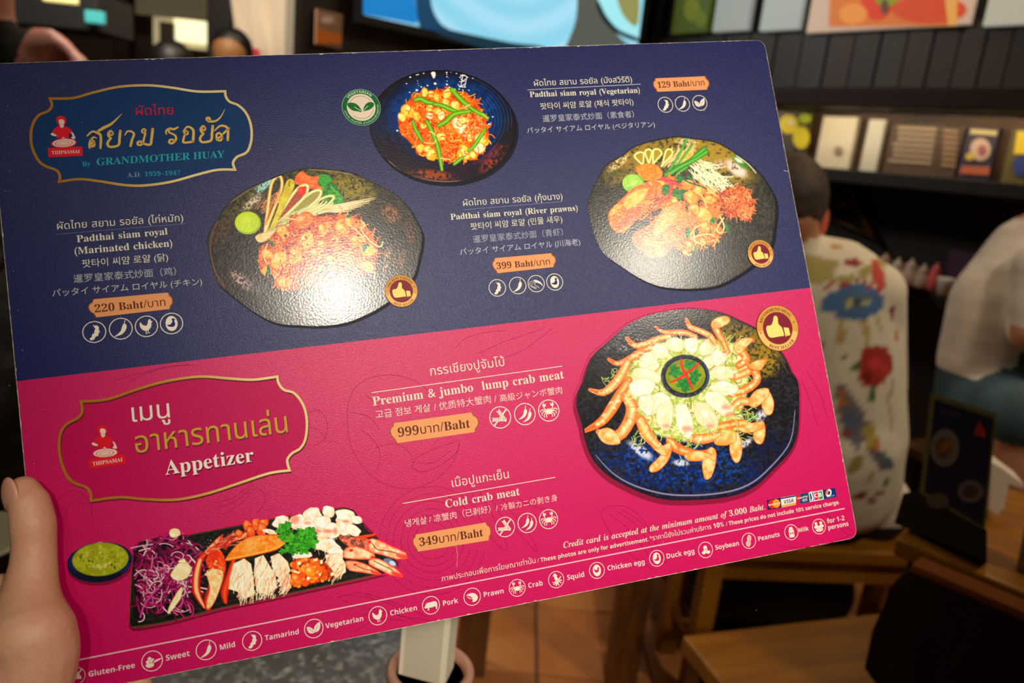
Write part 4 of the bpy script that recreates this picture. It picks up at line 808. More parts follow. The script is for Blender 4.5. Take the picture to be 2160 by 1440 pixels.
for k, (x, y, r, c) in enumerate([(830, 590, 90, 0), (760, 660, 55, 1), (920, 640, 60, 2), (1010, 390, 50, 1), (1075, 400, 45, 2), (1140, 440, 50, 0), (1250, 400, 60, 1), (1230, 490, 45, 2), (1340, 530, 62, 0), (1140, 590, 50, 1), (1060, 640, 48, 3), (1190, 640, 50, 3), (1060, 560, 45, 0), (1380, 740, 95, 3), (1430, 690, 60, 1), (1180, 870, 60, 1), (990, 750, 40, 1), (960, 990, 55, 0), (1040, 1000, 45, 2), (1080, 1060, 70, 2), (1500, 880, 45, 2), (1420, 1030, 80, 0), (1620, 900, 85, 1), (1600, 990, 70, 3), (1530, 1060, 50, 2), (1220, 560, 40, 2), (1460, 1080, 45, 0)]):
    cc = YB[c] if c < 3 else (252, 222, 160); p.chunk(x, y, r, cc, (255, 220, 110) if c < 3 else (255, 240, 200), (214, 110, 20), k * 3 + 1, asp=.8, hl=(255, 240, 180))
p.pile([(1300, 650), (1600, 620), (1640, 900), (1400, 860)], 50, 90, 2, [(255, 200, 140), (255, 140, 40), (250, 110, 40), (255, 224, 180)], (214, 70, 20), 1.5, 8); p.pile(R2, 70, 100, 2.2, [(255, 132, 20), (250, 100, 20), (255, 176, 70)], (200, 60, 10), 2, 9)
GB, GE, GH_ = (96, 168, 16), (40, 110, 10), (160, 210, 60)
for q, w in (([(905, 470), (960, 455), (1030, 490), (1100, 500)], 11), ([(1110, 512), (1200, 530), (1290, 570), (1375, 600)], 10), ([(1300, 350), (1350, 410), (1440, 500), (1480, 520)], 11), ([(1490, 540), (1560, 590), (1640, 630), (1690, 668)], 9), ([(1160, 745), (1240, 700), (1330, 620), (1500, 590)], 11), ([(880, 700), (910, 790), (945, 850), (980, 915)], 8.5), ([(1030, 700), (1090, 820), (1150, 980), (1195, 1225)], 10), ([(1660, 790), (1600, 880), (1540, 970), (1480, 1020)], 8.5), ([(1420, 1090), (1370, 1130), (1325, 1165)], 8)):
    p.stroke(q, [w * .8, w, w, w * .7], GB, edge=GE, hl=GH_)
p.poly([(1280, 355), (1340, 340), (1350, 365), (1310, 385)], (120, 190, 30), smooth=1); p.stroke([(1640, 620), (1690, 665)], 3, (180, 190, 50))
for q in ([(1060, 810), (1110, 830), (1120, 850)], [(1400, 560), (1500, 520)], [(1000, 930), (1100, 940), (1130, 900)], [(1180, 1100), (1280, 1110)]): p.stroke(q, 2.6, (255, 210, 150), edge=(240, 120, 30))
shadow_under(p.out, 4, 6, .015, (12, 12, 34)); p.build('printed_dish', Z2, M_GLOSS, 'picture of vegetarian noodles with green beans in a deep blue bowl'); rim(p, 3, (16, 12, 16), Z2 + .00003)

# --- the right plate: river prawns
O3 = [(850, 75), (980, 88), (1180, 120), (1320, 190), (1450, 280), (1560, 380), (1640, 500), (1700, 620), (1705, 760), (1690, 880), (1670, 1000), (1600, 1110), (1500, 1190), (1350, 1290), (1200, 1360), (1030, 1385), (850, 1385), (680, 1360), (520, 1290), (380, 1200), (230, 1090), (170, 990), (120, 850), (85, 700), (90, 620), (150, 480), (190, 400), (240, 320), (380, 240), (480, 165), (650, 110)]
p = Paint(1220, 270, 4.114, O3)
plate_base(p, (24, 24, 18), (62, 60, 46), 2, 5)
zone(p, 800, 200, 640, 170, (150, 118, 12), 0, sc=5, lo=.28, hi=.55, seed=1); zone(p, 1250, 300, 330, 170, (160, 128, 22), 35, sc=6, lo=.25, hi=.5, seed=3); zone(p, 420, 330, 240, 120, (140, 108, 24), -35, sc=6, lo=.3, hi=.5); zone(p, 350, 300, 120, 40, (214, 190, 140), -40, sc=2.5, lo=.42, hi=.55, seed=5); zone(p, 940, 120, 110, 34, (206, 190, 160), 5, sc=3, lo=.4, hi=.55); zone(p, 330, 400, 120, 40, (60, 70, 10), -20)
zone(p, 1370, 350, 115, 60, (226, 206, 206), 38, sc=7, lo=.2, hi=.4, seed=4); zone(p, 1400, 290, 110, 36, (60, 120, 20), 40, lo=.3, hi=.5); zone(p, 1390, 280, 46, 16, (214, 226, 214), 30, lo=.2, hi=.4); zone(p, 1230, 310, 60, 40, (180, 150, 140), 20, lo=.3, hi=.6)
zone(p, 1160, 1110, 260, 160, (26, 34, 52), 20, sc=6, alpha=.7); zone(p, 1400, 1180, 160, 100, (60, 46, 26), -20, alpha=.7); p.stroke([(1370, 240), (1470, 310), (1540, 390)], 2, (190, 200, 180)); zone(p, 1500, 1000, 220, 130, (22, 22, 26), -30, alpha=.7)
p.pile([(940, 330), (1040, 250), (1130, 300), (1250, 420), (1270, 490), (1200, 520), (1100, 500), (980, 430)], 150, 150, 1.6, [(236, 240, 222), (222, 232, 190), (244, 236, 190), (206, 222, 180)], (170, 180, 120), .8, 3, .75, .9)
p.pile([(720, 300), (830, 240), (960, 200), (980, 240), (820, 330), (740, 360)], 50, 130, 2, [(236, 206, 150), (226, 190, 120), (244, 222, 170)], (190, 140, 70), .5, 4, -.95, .5)
p.poly([(880, 250), (960, 195), (1000, 220), (960, 290), (880, 320)], (250, 190, 100), tex=((244, 160, 60), 8, 1))
for b, t, w in (((560, 330), (520, 215), 42), ((610, 320), (608, 188), 30), ((640, 320), (695, 188), 38), ((720, 330), (800, 190), 30)): loop(p, b, t, w, (214, 214, 110), (160, 130, 20), 4.5, (140, 150, 50))
p.poly([(500, 340), (540, 320), (600, 305), (650, 312), (700, 340), (730, 380), (720, 430), (650, 460), (560, 450), (520, 410)], (255, 136, 20), smooth=2, tex=((255, 108, 10), 4, 2), soft=1.2); p.speck([(520, 330), (720, 350), (700, 440), (550, 440)], 60, 4, 9, [(255, 160, 50), (240, 100, 10), (255, 120, 20)], 3)
for q, w in (([(950, 72), (900, 180), (840, 290), (760, 400)], 5.5), ([(985, 148), (920, 240), (850, 330)], 5), ([(1095, 180), (960, 290), (850, 350), (760, 405)], 10), ([(1115, 205), (1000, 280), (880, 340), (780, 405)], 9), ([(940, 340), (880, 380), (850, 410)], 6)): p.stroke(q, w, (48, 150, 22), edge=(14, 90, 20), hl=(126, 200, 60))
p.ell(478, 482, 98, 84, (96, 160, 40), rot=8, n=28); p.ell(470, 478, 88, 76, (150, 196, 72), n=28, rot=8, tex=((124, 182, 50), 12, 1), hl=((180, 214, 110), 2, -2, 9)); p.stroke([(420, 500), (480, 490), (510, 460)], 1.2, (206, 226, 160))
R3 = [(640, 440), (720, 430), (860, 420), (980, 470), (1090, 520), (1170, 560), (1220, 640), (1230, 760), (1180, 800), (1260, 900), (1180, 980), (1100, 1030), (990, 1060), (930, 1100), (880, 1040), (800, 1020), (760, 900), (700, 850), (760, 700), (640, 720), (560, 800), (500, 760), (560, 540), (620, 480)]
p.poly(R3, (226, 110, 34), soft=2, tex=((40, 60, 20), 10, 4, .55, .65)); p.pile(R3, 300, 90, 3, ORP, (160, 60, 16), 2, 21)
for k, (x, y, r) in enumerate([(980, 600, 80), (1090, 760, 90), (1040, 540, 55), (1140, 620, 60), (840, 640, 60), (700, 470, 60), (960, 480, 45), (1010, 700, 60), (1100, 860, 60), (960, 1010, 36), (1080, 990, 40), (925, 1080, 26)]): p.chunk(x, y, r, (255, 140, 34), (255, 176, 76), (206, 76, 20), k + 40)
for q in ([(900, 440), (1000, 490), (1100, 510), (1190, 580), (1210, 620)], [(1000, 540), (1080, 600), (1110, 690)], [(1120, 540), (1210, 600), (1240, 680)], [(1260, 780), (1200, 880), (1240, 910), (1265, 850), (1225, 760)], [(980, 960), (1050, 930), (1130, 920), (1180, 940)], [(970, 930), (1020, 860), (1110, 830)], [(1000, 900), (1010, 980), (1060, 1000)], [(1110, 560), (1180, 560), (1160, 520)]): p.stroke(q, 3.4, (240, 190, 100), edge=(190, 110, 30), hl=(255, 226, 160))
def prawn(p, L, pal, seed):
    p.poly(L, pal[0], tex=(pal[1], 13, seed, .4, .6), edge=(pal[2], 3), soft=1.2); p.speck(L, 110, 4, 13, [pal[1], pal[3], pal[0], (255, 170, 60)], seed)
A1 = [(270, 720), (340, 650), (400, 590), (460, 530), (540, 490), (620, 460), (700, 470), (720, 520), (680, 600), (600, 660), (560, 740), (480, 820), (420, 890), (350, 912), (290, 870), (262, 800)]
prawn(p, A1, ((255, 150, 50), (250, 100, 40), (226, 90, 20), (255, 190, 110)), 3); p.poly([(400, 620), (470, 560), (560, 520), (600, 540), (560, 620), (460, 690), (410, 700)], (244, 200, 100), soft=3, alpha=.85, tex=((255, 170, 70), 8, 2)); p.poly([(430, 740), (480, 690), (540, 680), (545, 740), (480, 800), (400, 870), (350, 890), (330, 850)], (240, 60, 40), soft=3, alpha=.75, tex=((255, 110, 60), 6, 4))
A2 = [(470, 950), (500, 900), (600, 850), (680, 760), (740, 700), (830, 650), (900, 650), (920, 700), (960, 740), (1030, 770), (1030, 810), (960, 880), (900, 950), (860, 1010), (790, 1060), (730, 1120), (620, 1120), (540, 1070), (480, 1010)]
prawn(p, A2, ((255, 134, 56), (250, 92, 50), (226, 80, 30), (255, 176, 100)), 4); p.poly([(650, 900), (700, 790), (780, 720), (850, 720), (840, 800), (760, 880), (680, 940)], (236, 196, 120), soft=4, alpha=.8, tex=((250, 160, 80), 8, 3)); p.poly([(900, 770), (1010, 780), (960, 860), (880, 940), (800, 1000), (770, 960), (830, 860)], (250, 92, 50), soft=4, alpha=.7, tex=((255, 140, 60), 7, 1))
for k in range(7): p.stroke([(640 + k * 3, 900 - k * 4), (690 + k * 12, 770 - k * 3), (780 + k * 12, 700 - k * 6), (880, 640 + k * 4)], 1.2, (255, 226, 170) if k % 2 else (206, 80, 30), alpha=.8)
for k in range(8): p.stroke([(560 + k * 8, 700 - k * 6), (620 + k * 8, 640 - k * 6), (690 + k * 4, 590 - k * 8)], 1.2, (255, 220, 160) if k % 2 else (196, 70, 40), alpha=.8)
p.pile([(600, 620), (720, 560), (760, 640), (640, 740)], 40, 70, 1.6, [(206, 70, 60), (255, 170, 100), (160, 40, 50)], (120, 30, 20), 1, 9, -.7, 1.4)
for q in ([(850, 420), (880, 400), (905, 430), (890, 480), (860, 470)], [(730, 500), (780, 490), (800, 540), (760, 590), (730, 560)], [(850, 550), (900, 530), (925, 550), (900, 600), (870, 640), (850, 600)], [(800, 560), (840, 520), (860, 560), (830, 600)], [(930, 400), (970, 420), (985, 460), (950, 440)], [(860, 540), (960, 540), (920, 560)], [(1265, 820), (1300, 850), (1315, 910), (1285, 900)], [(925, 880), (960, 860), (970, 920), (940, 970)], [(1140, 800), (1180, 770), (1195, 790), (1160, 840)], [(1010, 1020), (1030, 1010), (1025, 1070), (1005, 1060)]): p.poly(q, (30, 130, 30), smooth=2, tex=((14, 90, 30), 4, 2), edge=((10, 70, 20), 1))
p.stroke([(900, 440), (980, 480), (1080, 510), (1110, 525)], 3, (16, 84, 44)); p.stroke([(680, 450), (760, 450), (820, 470), (900, 500)], [3, 7, 8, 3], (226, 30, 34), edge=(160, 10, 30), hl=(255, 120, 110)); p.stroke([(740, 430), (800, 470), (800, 560), (765, 630)], [4, 8, 7, 3], (226, 30, 34), edge=(160, 10, 30), hl=(255, 110, 100))
R4 = [(1240, 560), (1300, 520), (1400, 510), (1480, 540), (1510, 620), (1535, 700), (1500, 770), (1460, 810), (1380, 770), (1290, 780), (1240, 700), (1200, 620)]
p.poly(R4, (200, 84, 30), soft=2, tex=((130, 40, 16), 4, 1)); p.pile(R4, 190, 70, 1.9, [(250, 130, 50), (255, 170, 90), (236, 98, 34), (255, 200, 130), (206, 70, 30)], (150, 50, 20), 2.6, 31); p.pile([(1200, 520), (1280, 560), (1260, 640), (1210, 600)], 20, 50, 1.4, [(230, 100, 60), (160, 50, 40)], (90, 30, 20), 2, 32)
p.stroke([(1180, 310), (1220, 330), (1215, 350)], 1.4, (230, 200, 190)); 
for q in ([(1240, 430), (1290, 425), (1280, 450)], [(1200, 470), (1240, 500), (1230, 520)], [(1150, 500), (1170, 545)], [(1190, 500), (1260, 520)]): p.stroke(q, 1.5, (226, 226, 180))
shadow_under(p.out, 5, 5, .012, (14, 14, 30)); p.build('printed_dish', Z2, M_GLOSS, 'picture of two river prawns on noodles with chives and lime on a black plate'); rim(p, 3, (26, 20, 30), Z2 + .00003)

# --- the lower right plate: jumbo crab meat round a dip
O4 = [(850, 108), (1000, 112), (1130, 138), (1250, 190), (1400, 270), (1540, 420), (1600, 540), (1645, 620), (1650, 800), (1640, 950), (1590, 1080), (1480, 1200), (1350, 1320), (1200, 1385), (1000, 1412), (760, 1415), (600, 1378), (450, 1312), (330, 1240), (230, 1130), (180, 1000), (160, 900), (125, 780), (130, 690), (170, 600), (200, 500), (240, 420), (330, 340), (430, 250), (520, 190), (650, 142)]
p = Paint(1180, 620, 3.272, O4)
plate_base(p, (12, 12, 18), (40, 38, 42), 3, 5)
zone(p, 800, 1200, 640, 190, (10, 30, 92), 5, sc=8, lo=.35, hi=.62, seed=2); zone(p, 850, 1170, 560, 200, (12, 66, 150), 5, sc=5, lo=.56, hi=.66, seed=5); zone(p, 1450, 1120, 130, 220, (16, 22, 60), 30, sc=6); zone(p, 1300, 330, 260, 150, (130, 106, 10), 35, sc=5, lo=.28, hi=.55, seed=4); zone(p, 1420, 460, 120, 130, (150, 116, 10), 20, sc=5, lo=.4, hi=.6); zone(p, 1000, 150, 300, 60, (60, 54, 40), 10); zone(p, 400, 300, 170, 60, (84, 84, 96), -38, sc=3, lo=.5, hi=.6)
zone(p, 560, 1080, 110, 36, (206, 206, 226), 35, sc=5, lo=.35, hi=.5, seed=1); zone(p, 840, 1165, 60, 24, (200, 206, 226), 5, sc=4, lo=.3, hi=.5); zone(p, 1280, 1030, 60, 26, (206, 206, 226), -30, sc=4, lo=.3, hi=.5); zone(p, 1390, 840, 50, 36, (196, 200, 220), -40, sc=4, lo=.3, hi=.5); zone(p, 500, 340, 120, 30, (150, 150, 166), -30, sc=3, lo=.5, hi=.6)
p.stroke([(250, 1110), (350, 1220), (470, 1300), (620, 1355), (780, 1385), (1000, 1385), (1200, 1355), (1340, 1295), (1460, 1190), (1570, 1060), (1610, 950), (1625, 800)], [2, 4, 5, 5, 5, 5, 4, 3, 2], (96, 90, 130), edge=(40, 36, 70), hl=(170, 164, 190)); p.stroke([(1250, 200), (1380, 280), (1500, 410), (1580, 550)], 1.6, (70, 60, 50))
# fine cabbage bed
RB = [(560, 380), (760, 320), (1000, 310), (1200, 340), (1300, 480), (1300, 650), (1260, 820), (1280, 900), (1100, 1000), (900, 1020), (700, 980), (540, 900), (480, 740), (440, 600), (500, 470)]
p.poly(RB, (150, 170, 60), soft=5, tex=((206, 210, 150), 6, 2)); p.pile(RB, 380, 90, 1.5, [(196, 214, 90), (220, 226, 140), (160, 190, 60), (236, 236, 190), (130, 40, 80), (226, 110, 70)], (110, 130, 40), 2, 41)
for x, y in ((520, 1000), (880, 1080), (1320, 830), (1260, 980), (330, 570), (1180, 330), (820, 960), (960, 920)): p.pile([(x - 60, y - 35), (x + 60, y - 35), (x + 60, y + 35), (x - 60, y + 35)], 14, 70, 1.2, [(196, 216, 100), (220, 230, 150)], (120, 150, 50), 1.5, int(x))
CO = ((248, 128, 50), (255, 158, 84), (206, 84, 24), (255, 196, 130))
def claw(p, pts, w, tip=None, seed=1):
    """a picked crab claw: fat joint segments narrowing to the brown pincer tip"""
    q = catmull(pts, False, 5); n = len(q)
    p.stroke(pts, w, CO[seed % 2], edge=(214, 84, 30), hl=(255, 214, 160))
    rs = random.Random(seed)
    for t in [rs.random() for _ in range(9)]:
        i = int(t * (n - 1)); h = np.interp(t, np.linspace(0, 1, len(w)), w) * p.sc * .28; x_, y_ = q[i]; p.ell(x_ + rs.uniform(-h, h), y_ + rs.uniform(-h, h), h * .7 + 3, h * .4 + 2, [(255, 206, 150), (226, 96, 40), (255, 226, 190)][rs.randrange(3)], rot=rs.uniform(0, 180), n=7, soft=1.5, alpha=.7)
    for t in (.25, .48, .7): i = int(t * (n - 1)); a, b = q[i], q[min(i + 1, n - 1)]; d = np.array(b) - a; d /= max(1e-6, np.linalg.norm(d)); nn = np.array([-d[1], d[0]]); h = np.interp(t, np.linspace(0, 1, len(w)), w) * p.sc * .42; p.stroke([tuple(a - nn * h), tuple(a + nn * h)], 1.3, (214, 96, 50), smooth=0, alpha=.7)
    e = q[-1]; f = q[-4]; p.stroke([tuple(f), tuple(e)], [w[-1] * .8, w[-1] * .45], (190, 76, 24), smooth=0, edge=(130, 44, 20), alpha=.8)
for k, (L, w) in enumerate([([(940, 295), (860, 265), (760, 265), (700, 255), (662, 222)], [10, 12, 11, 7, 4]), ([(1075, 345), (1040, 290), (960, 250), (900, 225), (875, 170)], [10, 13, 12, 11, 6]), ([(1160, 400), (1130, 330), (1095, 270), (1080, 215), (1160, 165)], [12, 14, 14, 16, 9]),
        ([(760, 290), (680, 310), (590, 345), (520, 355), (465, 305)], [10, 14, 13, 12, 8]), ([(640, 365), (560, 400), (480, 450), (400, 480), (340, 450)], [12, 16, 15, 11, 7]), ([(470, 470), (430, 550), (380, 620), (300, 680), (210, 660)], [15, 20, 20, 15, 7]),
        ([(480, 590), (420, 690), (360, 790), (290, 880), (175, 945)], [14, 22, 24, 19, 8]), ([(450, 700), (500, 780), (480, 880), (400, 980), (270, 950)], [18, 26, 26, 24, 12]), ([(1240, 490), (1290, 450), (1240, 370), (1250, 330), (1335, 320)], [16, 17, 16, 15, 8]),
        ([(1200, 580), (1290, 540), (1330, 520), (1350, 495), (1420, 460)], [12, 18, 13, 13, 8]), ([(1180, 690), (1280, 660), (1360, 600), (1350, 540), (1310, 500)], [14, 18, 17, 17, 9]), ([(1200, 780), (1250, 740), (1330, 740), (1400, 690), (1440, 700)], [14, 18, 16, 19, 14]),
        ([(1080, 920), (1180, 900), (1260, 890), (1340, 920), (1400, 920)], [16, 18, 16, 17, 11]), ([(900, 990), (990, 1000), (1070, 985), (1150, 990), (1210, 1010)], [15, 22, 19, 20, 14]), ([(760, 1010), (810, 1060), (880, 1090), (960, 1110), (1050, 1090)], [16, 22, 18, 20, 14]), ([(560, 870), (600, 960), (650, 1020), (700, 1070), (760, 1060)], [22, 26, 20, 18, 12])]): claw(p, L, w, seed=k)
for L in ([(1400, 660), (1440, 660), (1480, 740), (1470, 820), (1430, 835), (1395, 780)], [(1360, 890), (1410, 880), (1422, 960), (1400, 1030), (1360, 1030), (1335, 980)], [(1195, 960), (1235, 960), (1262, 1060), (1245, 1150), (1205, 1158), (1172, 1070)], [(1040, 1055), (1080, 1080), (1080, 1160), (1050, 1260), (1005, 1278), (985, 1200), (990, 1120)], [(760, 1040), (775, 1080), (750, 1150), (690, 1215), (630, 1230), (622, 1190), (680, 1130)], [(860, 1110), (930, 1080), (1010, 1090), (1050, 1110), (980, 1150), (890, 1150)], [(1070, 1010), (1120, 960), (1200, 930), (1220, 1010), (1150, 1045), (1080, 1040)], [(610, 1010), (680, 1060), (760, 1020), (770, 1060), (730, 1120), (650, 1070)], [(1220, 930), (1290, 900), (1390, 880), (1400, 930), (1300, 960)], [(1310, 720), (1360, 660), (1440, 650), (1440, 710), (1360, 780), (1310, 770)], [(1300, 500), (1350, 460), (1424, 455), (1395, 520), (1350, 525)], [(1210, 340), (1260, 305), (1336, 305), (1300, 360), (1240, 415), (1200, 380)], [(1045, 200), (1080, 165), (1150, 150), (1178, 185), (1130, 225), (1060, 240)], [(262, 950), (330, 920), (400, 960), (420, 1030), (340, 1040), (285, 1010)]):
    p.poly(L, (255, 146, 62), tex=((255, 190, 130), 9, 2), edge=((206, 82, 24), 2.6), hl=((255, 214, 160), 0, -3, 6)); e = L[len(L) // 2]; 
WM = [(222, 214, 182), (230, 224, 198), (212, 204, 170)]
for k, (x, y, rx, ry, rot) in enumerate([(795, 350, 62, 52, 20), (910, 350, 50, 58, 10), (1010, 380, 52, 50, 0), (1090, 440, 60, 55, 60), (700, 400, 60, 50, 30), (620, 470, 72, 62, 20), (600, 560, 98, 50, 15), (570, 640, 100, 66, -10), (1120, 545, 85, 52, 0), (1140, 650, 98, 50, 5), (1100, 750, 110, 62, 40), (620, 760, 75, 80, -50), (725, 830, 62, 120, 5), (860, 870, 62, 125, -10), (1010, 840, 68, 110, -35), (700, 720, 60, 40, 0), (1030, 470, 40, 50, 0)]):
    rs = random.Random(k); r = math.radians(rot); L = []
    for i in range(12): t = i / 12 * 2 * math.pi; f = rs.uniform(.85, 1.12); u, v = rx * f * math.cos(t), ry * f * math.sin(t); L.append((x + u * math.cos(r) - v * math.sin(r), y + u * math.sin(r) + v * math.cos(r)))
    p.poly(L, WM[k % 3], tex=((246, 242, 222) if k % 2 else (214, 206, 150), 10, k % 5, .45, .7), edge=((186, 176, 120), 2.4), hl=((252, 248, 230), -3, -4, 7)); p.fibres(L, 12, math.atan2(y - 566, x - 868), [(238, 234, 216), (216, 210, 176), (200, 192, 150)], (188, 180, 140), k, 1.4, 60)
    for j in range(3): u0 = rs.uniform(-.5, .5); p.stroke([(x + (u0 * rx) * math.cos(r) - (-.6 * ry) * math.sin(r), y + u0 * rx * math.sin(r) - .6 * ry * math.cos(r)), (x + u0 * rx * .8 * math.cos(r) - .5 * ry * math.sin(r), y + u0 * rx * .8 * math.sin(r) + .5 * ry * math.cos(r))], 1, (200, 190, 140), alpha=.5, smooth=0)
for x, y, r in ((880, 930, 36), (1150, 780, 30), (735, 910, 24), (1040, 910, 26), (1175, 830, 30)): p.ell(x, y, r, r * .6, (250, 120, 100), soft=5, alpha=.7)
p.pile([(520, 980), (1200, 1000), (1300, 850), (1200, 900), (900, 950), (560, 930)], 50, 80, 1.1, [(206, 222, 110), (230, 236, 170), (150, 180, 70)], (120, 150, 50), 2, 44)
p.stroke([(1275, 885), (1320, 860), (1362, 838)], 3, (130, 200, 110))
p.ell(868, 566, 168, 148, (24, 28, 34), rot=0, n=36, tex=((60, 62, 68), 5, 2)); p.ell(868, 562, 150, 130, (12, 22, 40), n=36); p.ell(870, 566, 138, 118, (130, 142, 8), n=36, tex=((110, 124, 4), 12, 2)); p.stroke([(710, 560), (720, 640), (790, 700), (870, 714), (960, 690), (1020, 620)], 2, (96, 96, 100), alpha=.7); p.stroke([(1000, 480), (1030, 560), (1010, 630)], 3, (30, 70, 110))
for x, y, r in ((800, 540, 48), (905, 490, 46), (935, 560, 44), (855, 620, 52), (790, 510, 30), (920, 600, 34), (870, 655, 30)): p.lobed(x, y, r, (12, 104, 34), (26, 134, 44), (6, 66, 22), int(x))
p.stroke([(838, 450), (845, 500), (880, 570), (920, 660)], [4, 5, 6, 3], (222, 32, 30), edge=(170, 14, 20)); p.stroke([(765, 610), (830, 580), (900, 530), (962, 478)], [3, 5, 5, 4], (222, 32, 30), edge=(170, 14, 20))
shadow_under([(x - 1, y + 2) for x, y in p.out], -2, 6, .022, (140, 14, 56)); p.build('printed_dish', Z2, M_GLOSS, 'picture of crab claws ringed around a green dip on a dark blue plate'); rim(p, 3.2, (34, 22, 40), Z2 + .00003)
_o = np.array(p.out); _c = _o.mean(0); a = Art(); q_ = _c + (_o - _c) * 1.03 + [-3, 3]; a.line([tuple(k) for k in q_], 1.3, (150, 10, 60), closed=True); a.build('printed_rule', card, Z1 + .00001)

# --- the tray of cold crab meat and its dip
O5 = [(530, 275), (620, 258), (800, 236), (1050, 188), (1300, 140), (1500, 108), (1690, 78), (1745, 95), (1800, 170), (1860, 230), (1985, 380), (1988, 410), (1940, 450), (1800, 485), (1500, 550), (1250, 605), (1000, 655), (700, 735), (520, 768), (484, 765), (466, 740), (472, 600), (480, 450), (495, 320)]
OC = [(x, y) for x, y in O5[:11]] + [(2052, 372), (2030, 482)] + O5[11:]
OT = [(530, 272), (620, 252), (720, 198), (760, 210), (800, 205), (830, 230), (1000, 200), (1100, 160), (1200, 145), (1280, 142), (1370, 120), (1440, 118), (1500, 82), (1550, 84), (1590, 72), (1640, 84), (1700, 76), (1745, 94), (1790, 140), (1800, 190), (1830, 225), (1878, 226), (1850, 248), (1900, 258), (2040, 335), (2052, 372), (1990, 375), (1975, 390), (2028, 470), (2020, 482), (1960, 465), (1900, 465), (1800, 488), (1500, 552), (1250, 608), (1000, 658), (700, 738), (520, 768), (484, 765), (466, 740), (472, 600), (478, 450), (490, 330), (470, 312), (490, 302)]
p = Paint(100, 1040, 2.7, OT, 0)
plate_base(p, (12, 12, 10), (30, 30, 26), 4, 6); bgp = (196, 10, 84)
w_all = (slice(None), slice(None)); ins_t = inside(p.X, p.Y, [p.z(q) for q in O5]); p.I[~ins_t] = C(*bgp)
p.stroke([(480, 450), (472, 600), (468, 740), (490, 762), (700, 728), (1000, 650), (1500, 545), (1900, 458)], 3.5, (72, 46, 20), hl=(120, 84, 44)); p.stroke([(500, 320), (490, 600), (492, 720), (700, 690), (1000, 620), (1500, 515), (1900, 430)], 2, (46, 34, 20)); p.stroke([(520, 280), (800, 240), (1300, 145), (1700, 82)], 2.2, (70, 56, 30)); p.speck([(820, 260), (960, 240), (900, 320)], 8, 2, 5, [(120, 120, 110)], 2)
p.ell(1950, 395, 40, 22, (90, 110, 150), rot=25); p.ell(1965, 398, 20, 12, (180, 200, 220), rot=25)
RS = [(500, 300), (620, 255), (740, 230), (830, 300), (860, 400), (850, 520), (790, 640), (690, 690), (620, 640), (530, 700), (500, 620), (490, 420)]
p.poly(RS, (70, 8, 44), soft=3, alpha=.85, tex=((16, 8, 14), 9, 2)); p.pile(RS, 250, 110, 3.6, [(160, 10, 84), (190, 24, 110), (128, 6, 60), (206, 90, 150), (226, 196, 196), (104, 4, 56)], (70, 2, 36), 1.8, 51); p.pile(RS, 50, 100, 2.6, [(230, 206, 200), (216, 130, 170), (170, 16, 96)], (96, 10, 60), 2.4, 52)
for L in ([(700, 205), (745, 200), (760, 235), (720, 255), (695, 240)], [(720, 430), (770, 380), (820, 420), (800, 480), (740, 500), (700, 470)], [(740, 390), (780, 370), (790, 400)], [(690, 650), (740, 560), (770, 530), (760, 600), (690, 690)]): p.poly(L, (232, 206, 150), smooth=2, tex=((240, 226, 190), 8, 1), edge=((170, 130, 90), 2))
p.stroke([(475, 312), (530, 300), (600, 290)], 2.6, (190, 150, 180)); p.stroke([(530, 705), (560, 620), (640, 530)], 4, (176, 40, 120), hl=(206, 110, 160)); p.stroke([(800, 290), (850, 340), (880, 330)], 1.5, (120, 90, 100)); p.stroke([(810, 470), (850, 450), (845, 400), (820, 370)], 3, (220, 200, 196))
# crab legs, shell, meat
RD = ((214, 42, 12), (250, 96, 30), (150, 20, 10), (255, 140, 70))
def leg(p, pts, w, col=RD, belly=True):
    p.stroke(pts, w, col[0], edge=col[2], hl=col[1]); 
    if belly: p.stroke(pts[1:], [x * .45 for x in (w[1:] if hasattr(w, '__len__') else (w, w))], (246, 206, 150), soft=1.5, alpha=.8)
leg(p, [(900, 345), (870, 380), (850, 460), (850, 560), (895, 650)], [10, 14, 18, 18, 6]); leg(p, [(1060, 390), (1040, 460), (1010, 560), (1015, 620)], [10, 14, 18, 8], belly=False); leg(p, [(950, 320), (980, 400), (970, 480), (925, 600), (915, 650)], [18, 28, 28, 24, 14])
p.poly([(900, 380), (960, 310), (1010, 360), (1010, 450), (940, 450)], (214, 44, 14), tex=((244, 84, 24), 7, 2), edge=((150, 20, 8), 2)); p.poly([(905, 440), (1000, 440), (985, 540), (940, 640), (905, 645), (925, 540)], (246, 214, 160), tex=((250, 176, 110), 8, 1), edge=((206, 90, 40), 2.5)); p.speck([(900, 400), (1000, 380), (1000, 460), (900, 470)], 16, 5, 10, [(255, 120, 60), (255, 180, 120)], 6)
p.poly([(890, 340), (940, 280), (1000, 230), (1000, 260), (1060, 225), (1160, 222), (1170, 245), (1080, 270), (1000, 310), (930, 345)], (220, 60, 30), tex=((236, 160, 110), 6, 3), edge=((160, 30, 20), 2)); p.pile([(900, 330), (1000, 250), (1160, 225), (1150, 250), (1000, 320)], 30, 80, 2.2, [(206, 120, 90), (226, 50, 20), (240, 170, 120), (150, 30, 40)], (120, 20, 20), .8, 53, -.5, .8)
for k, (x, y, r) in enumerate([(1140, 185, 34), (1190, 175, 38), (1230, 170, 34), (1160, 215, 36), (1220, 210, 40), (1090, 230, 26)]): p.chunk(x, y, r, (226, 70, 16), (250, 110, 40), (160, 30, 10), k + 60, hl=(255, 170, 100))
WC = [(246, 226, 190), (250, 236, 210), (236, 206, 164)]
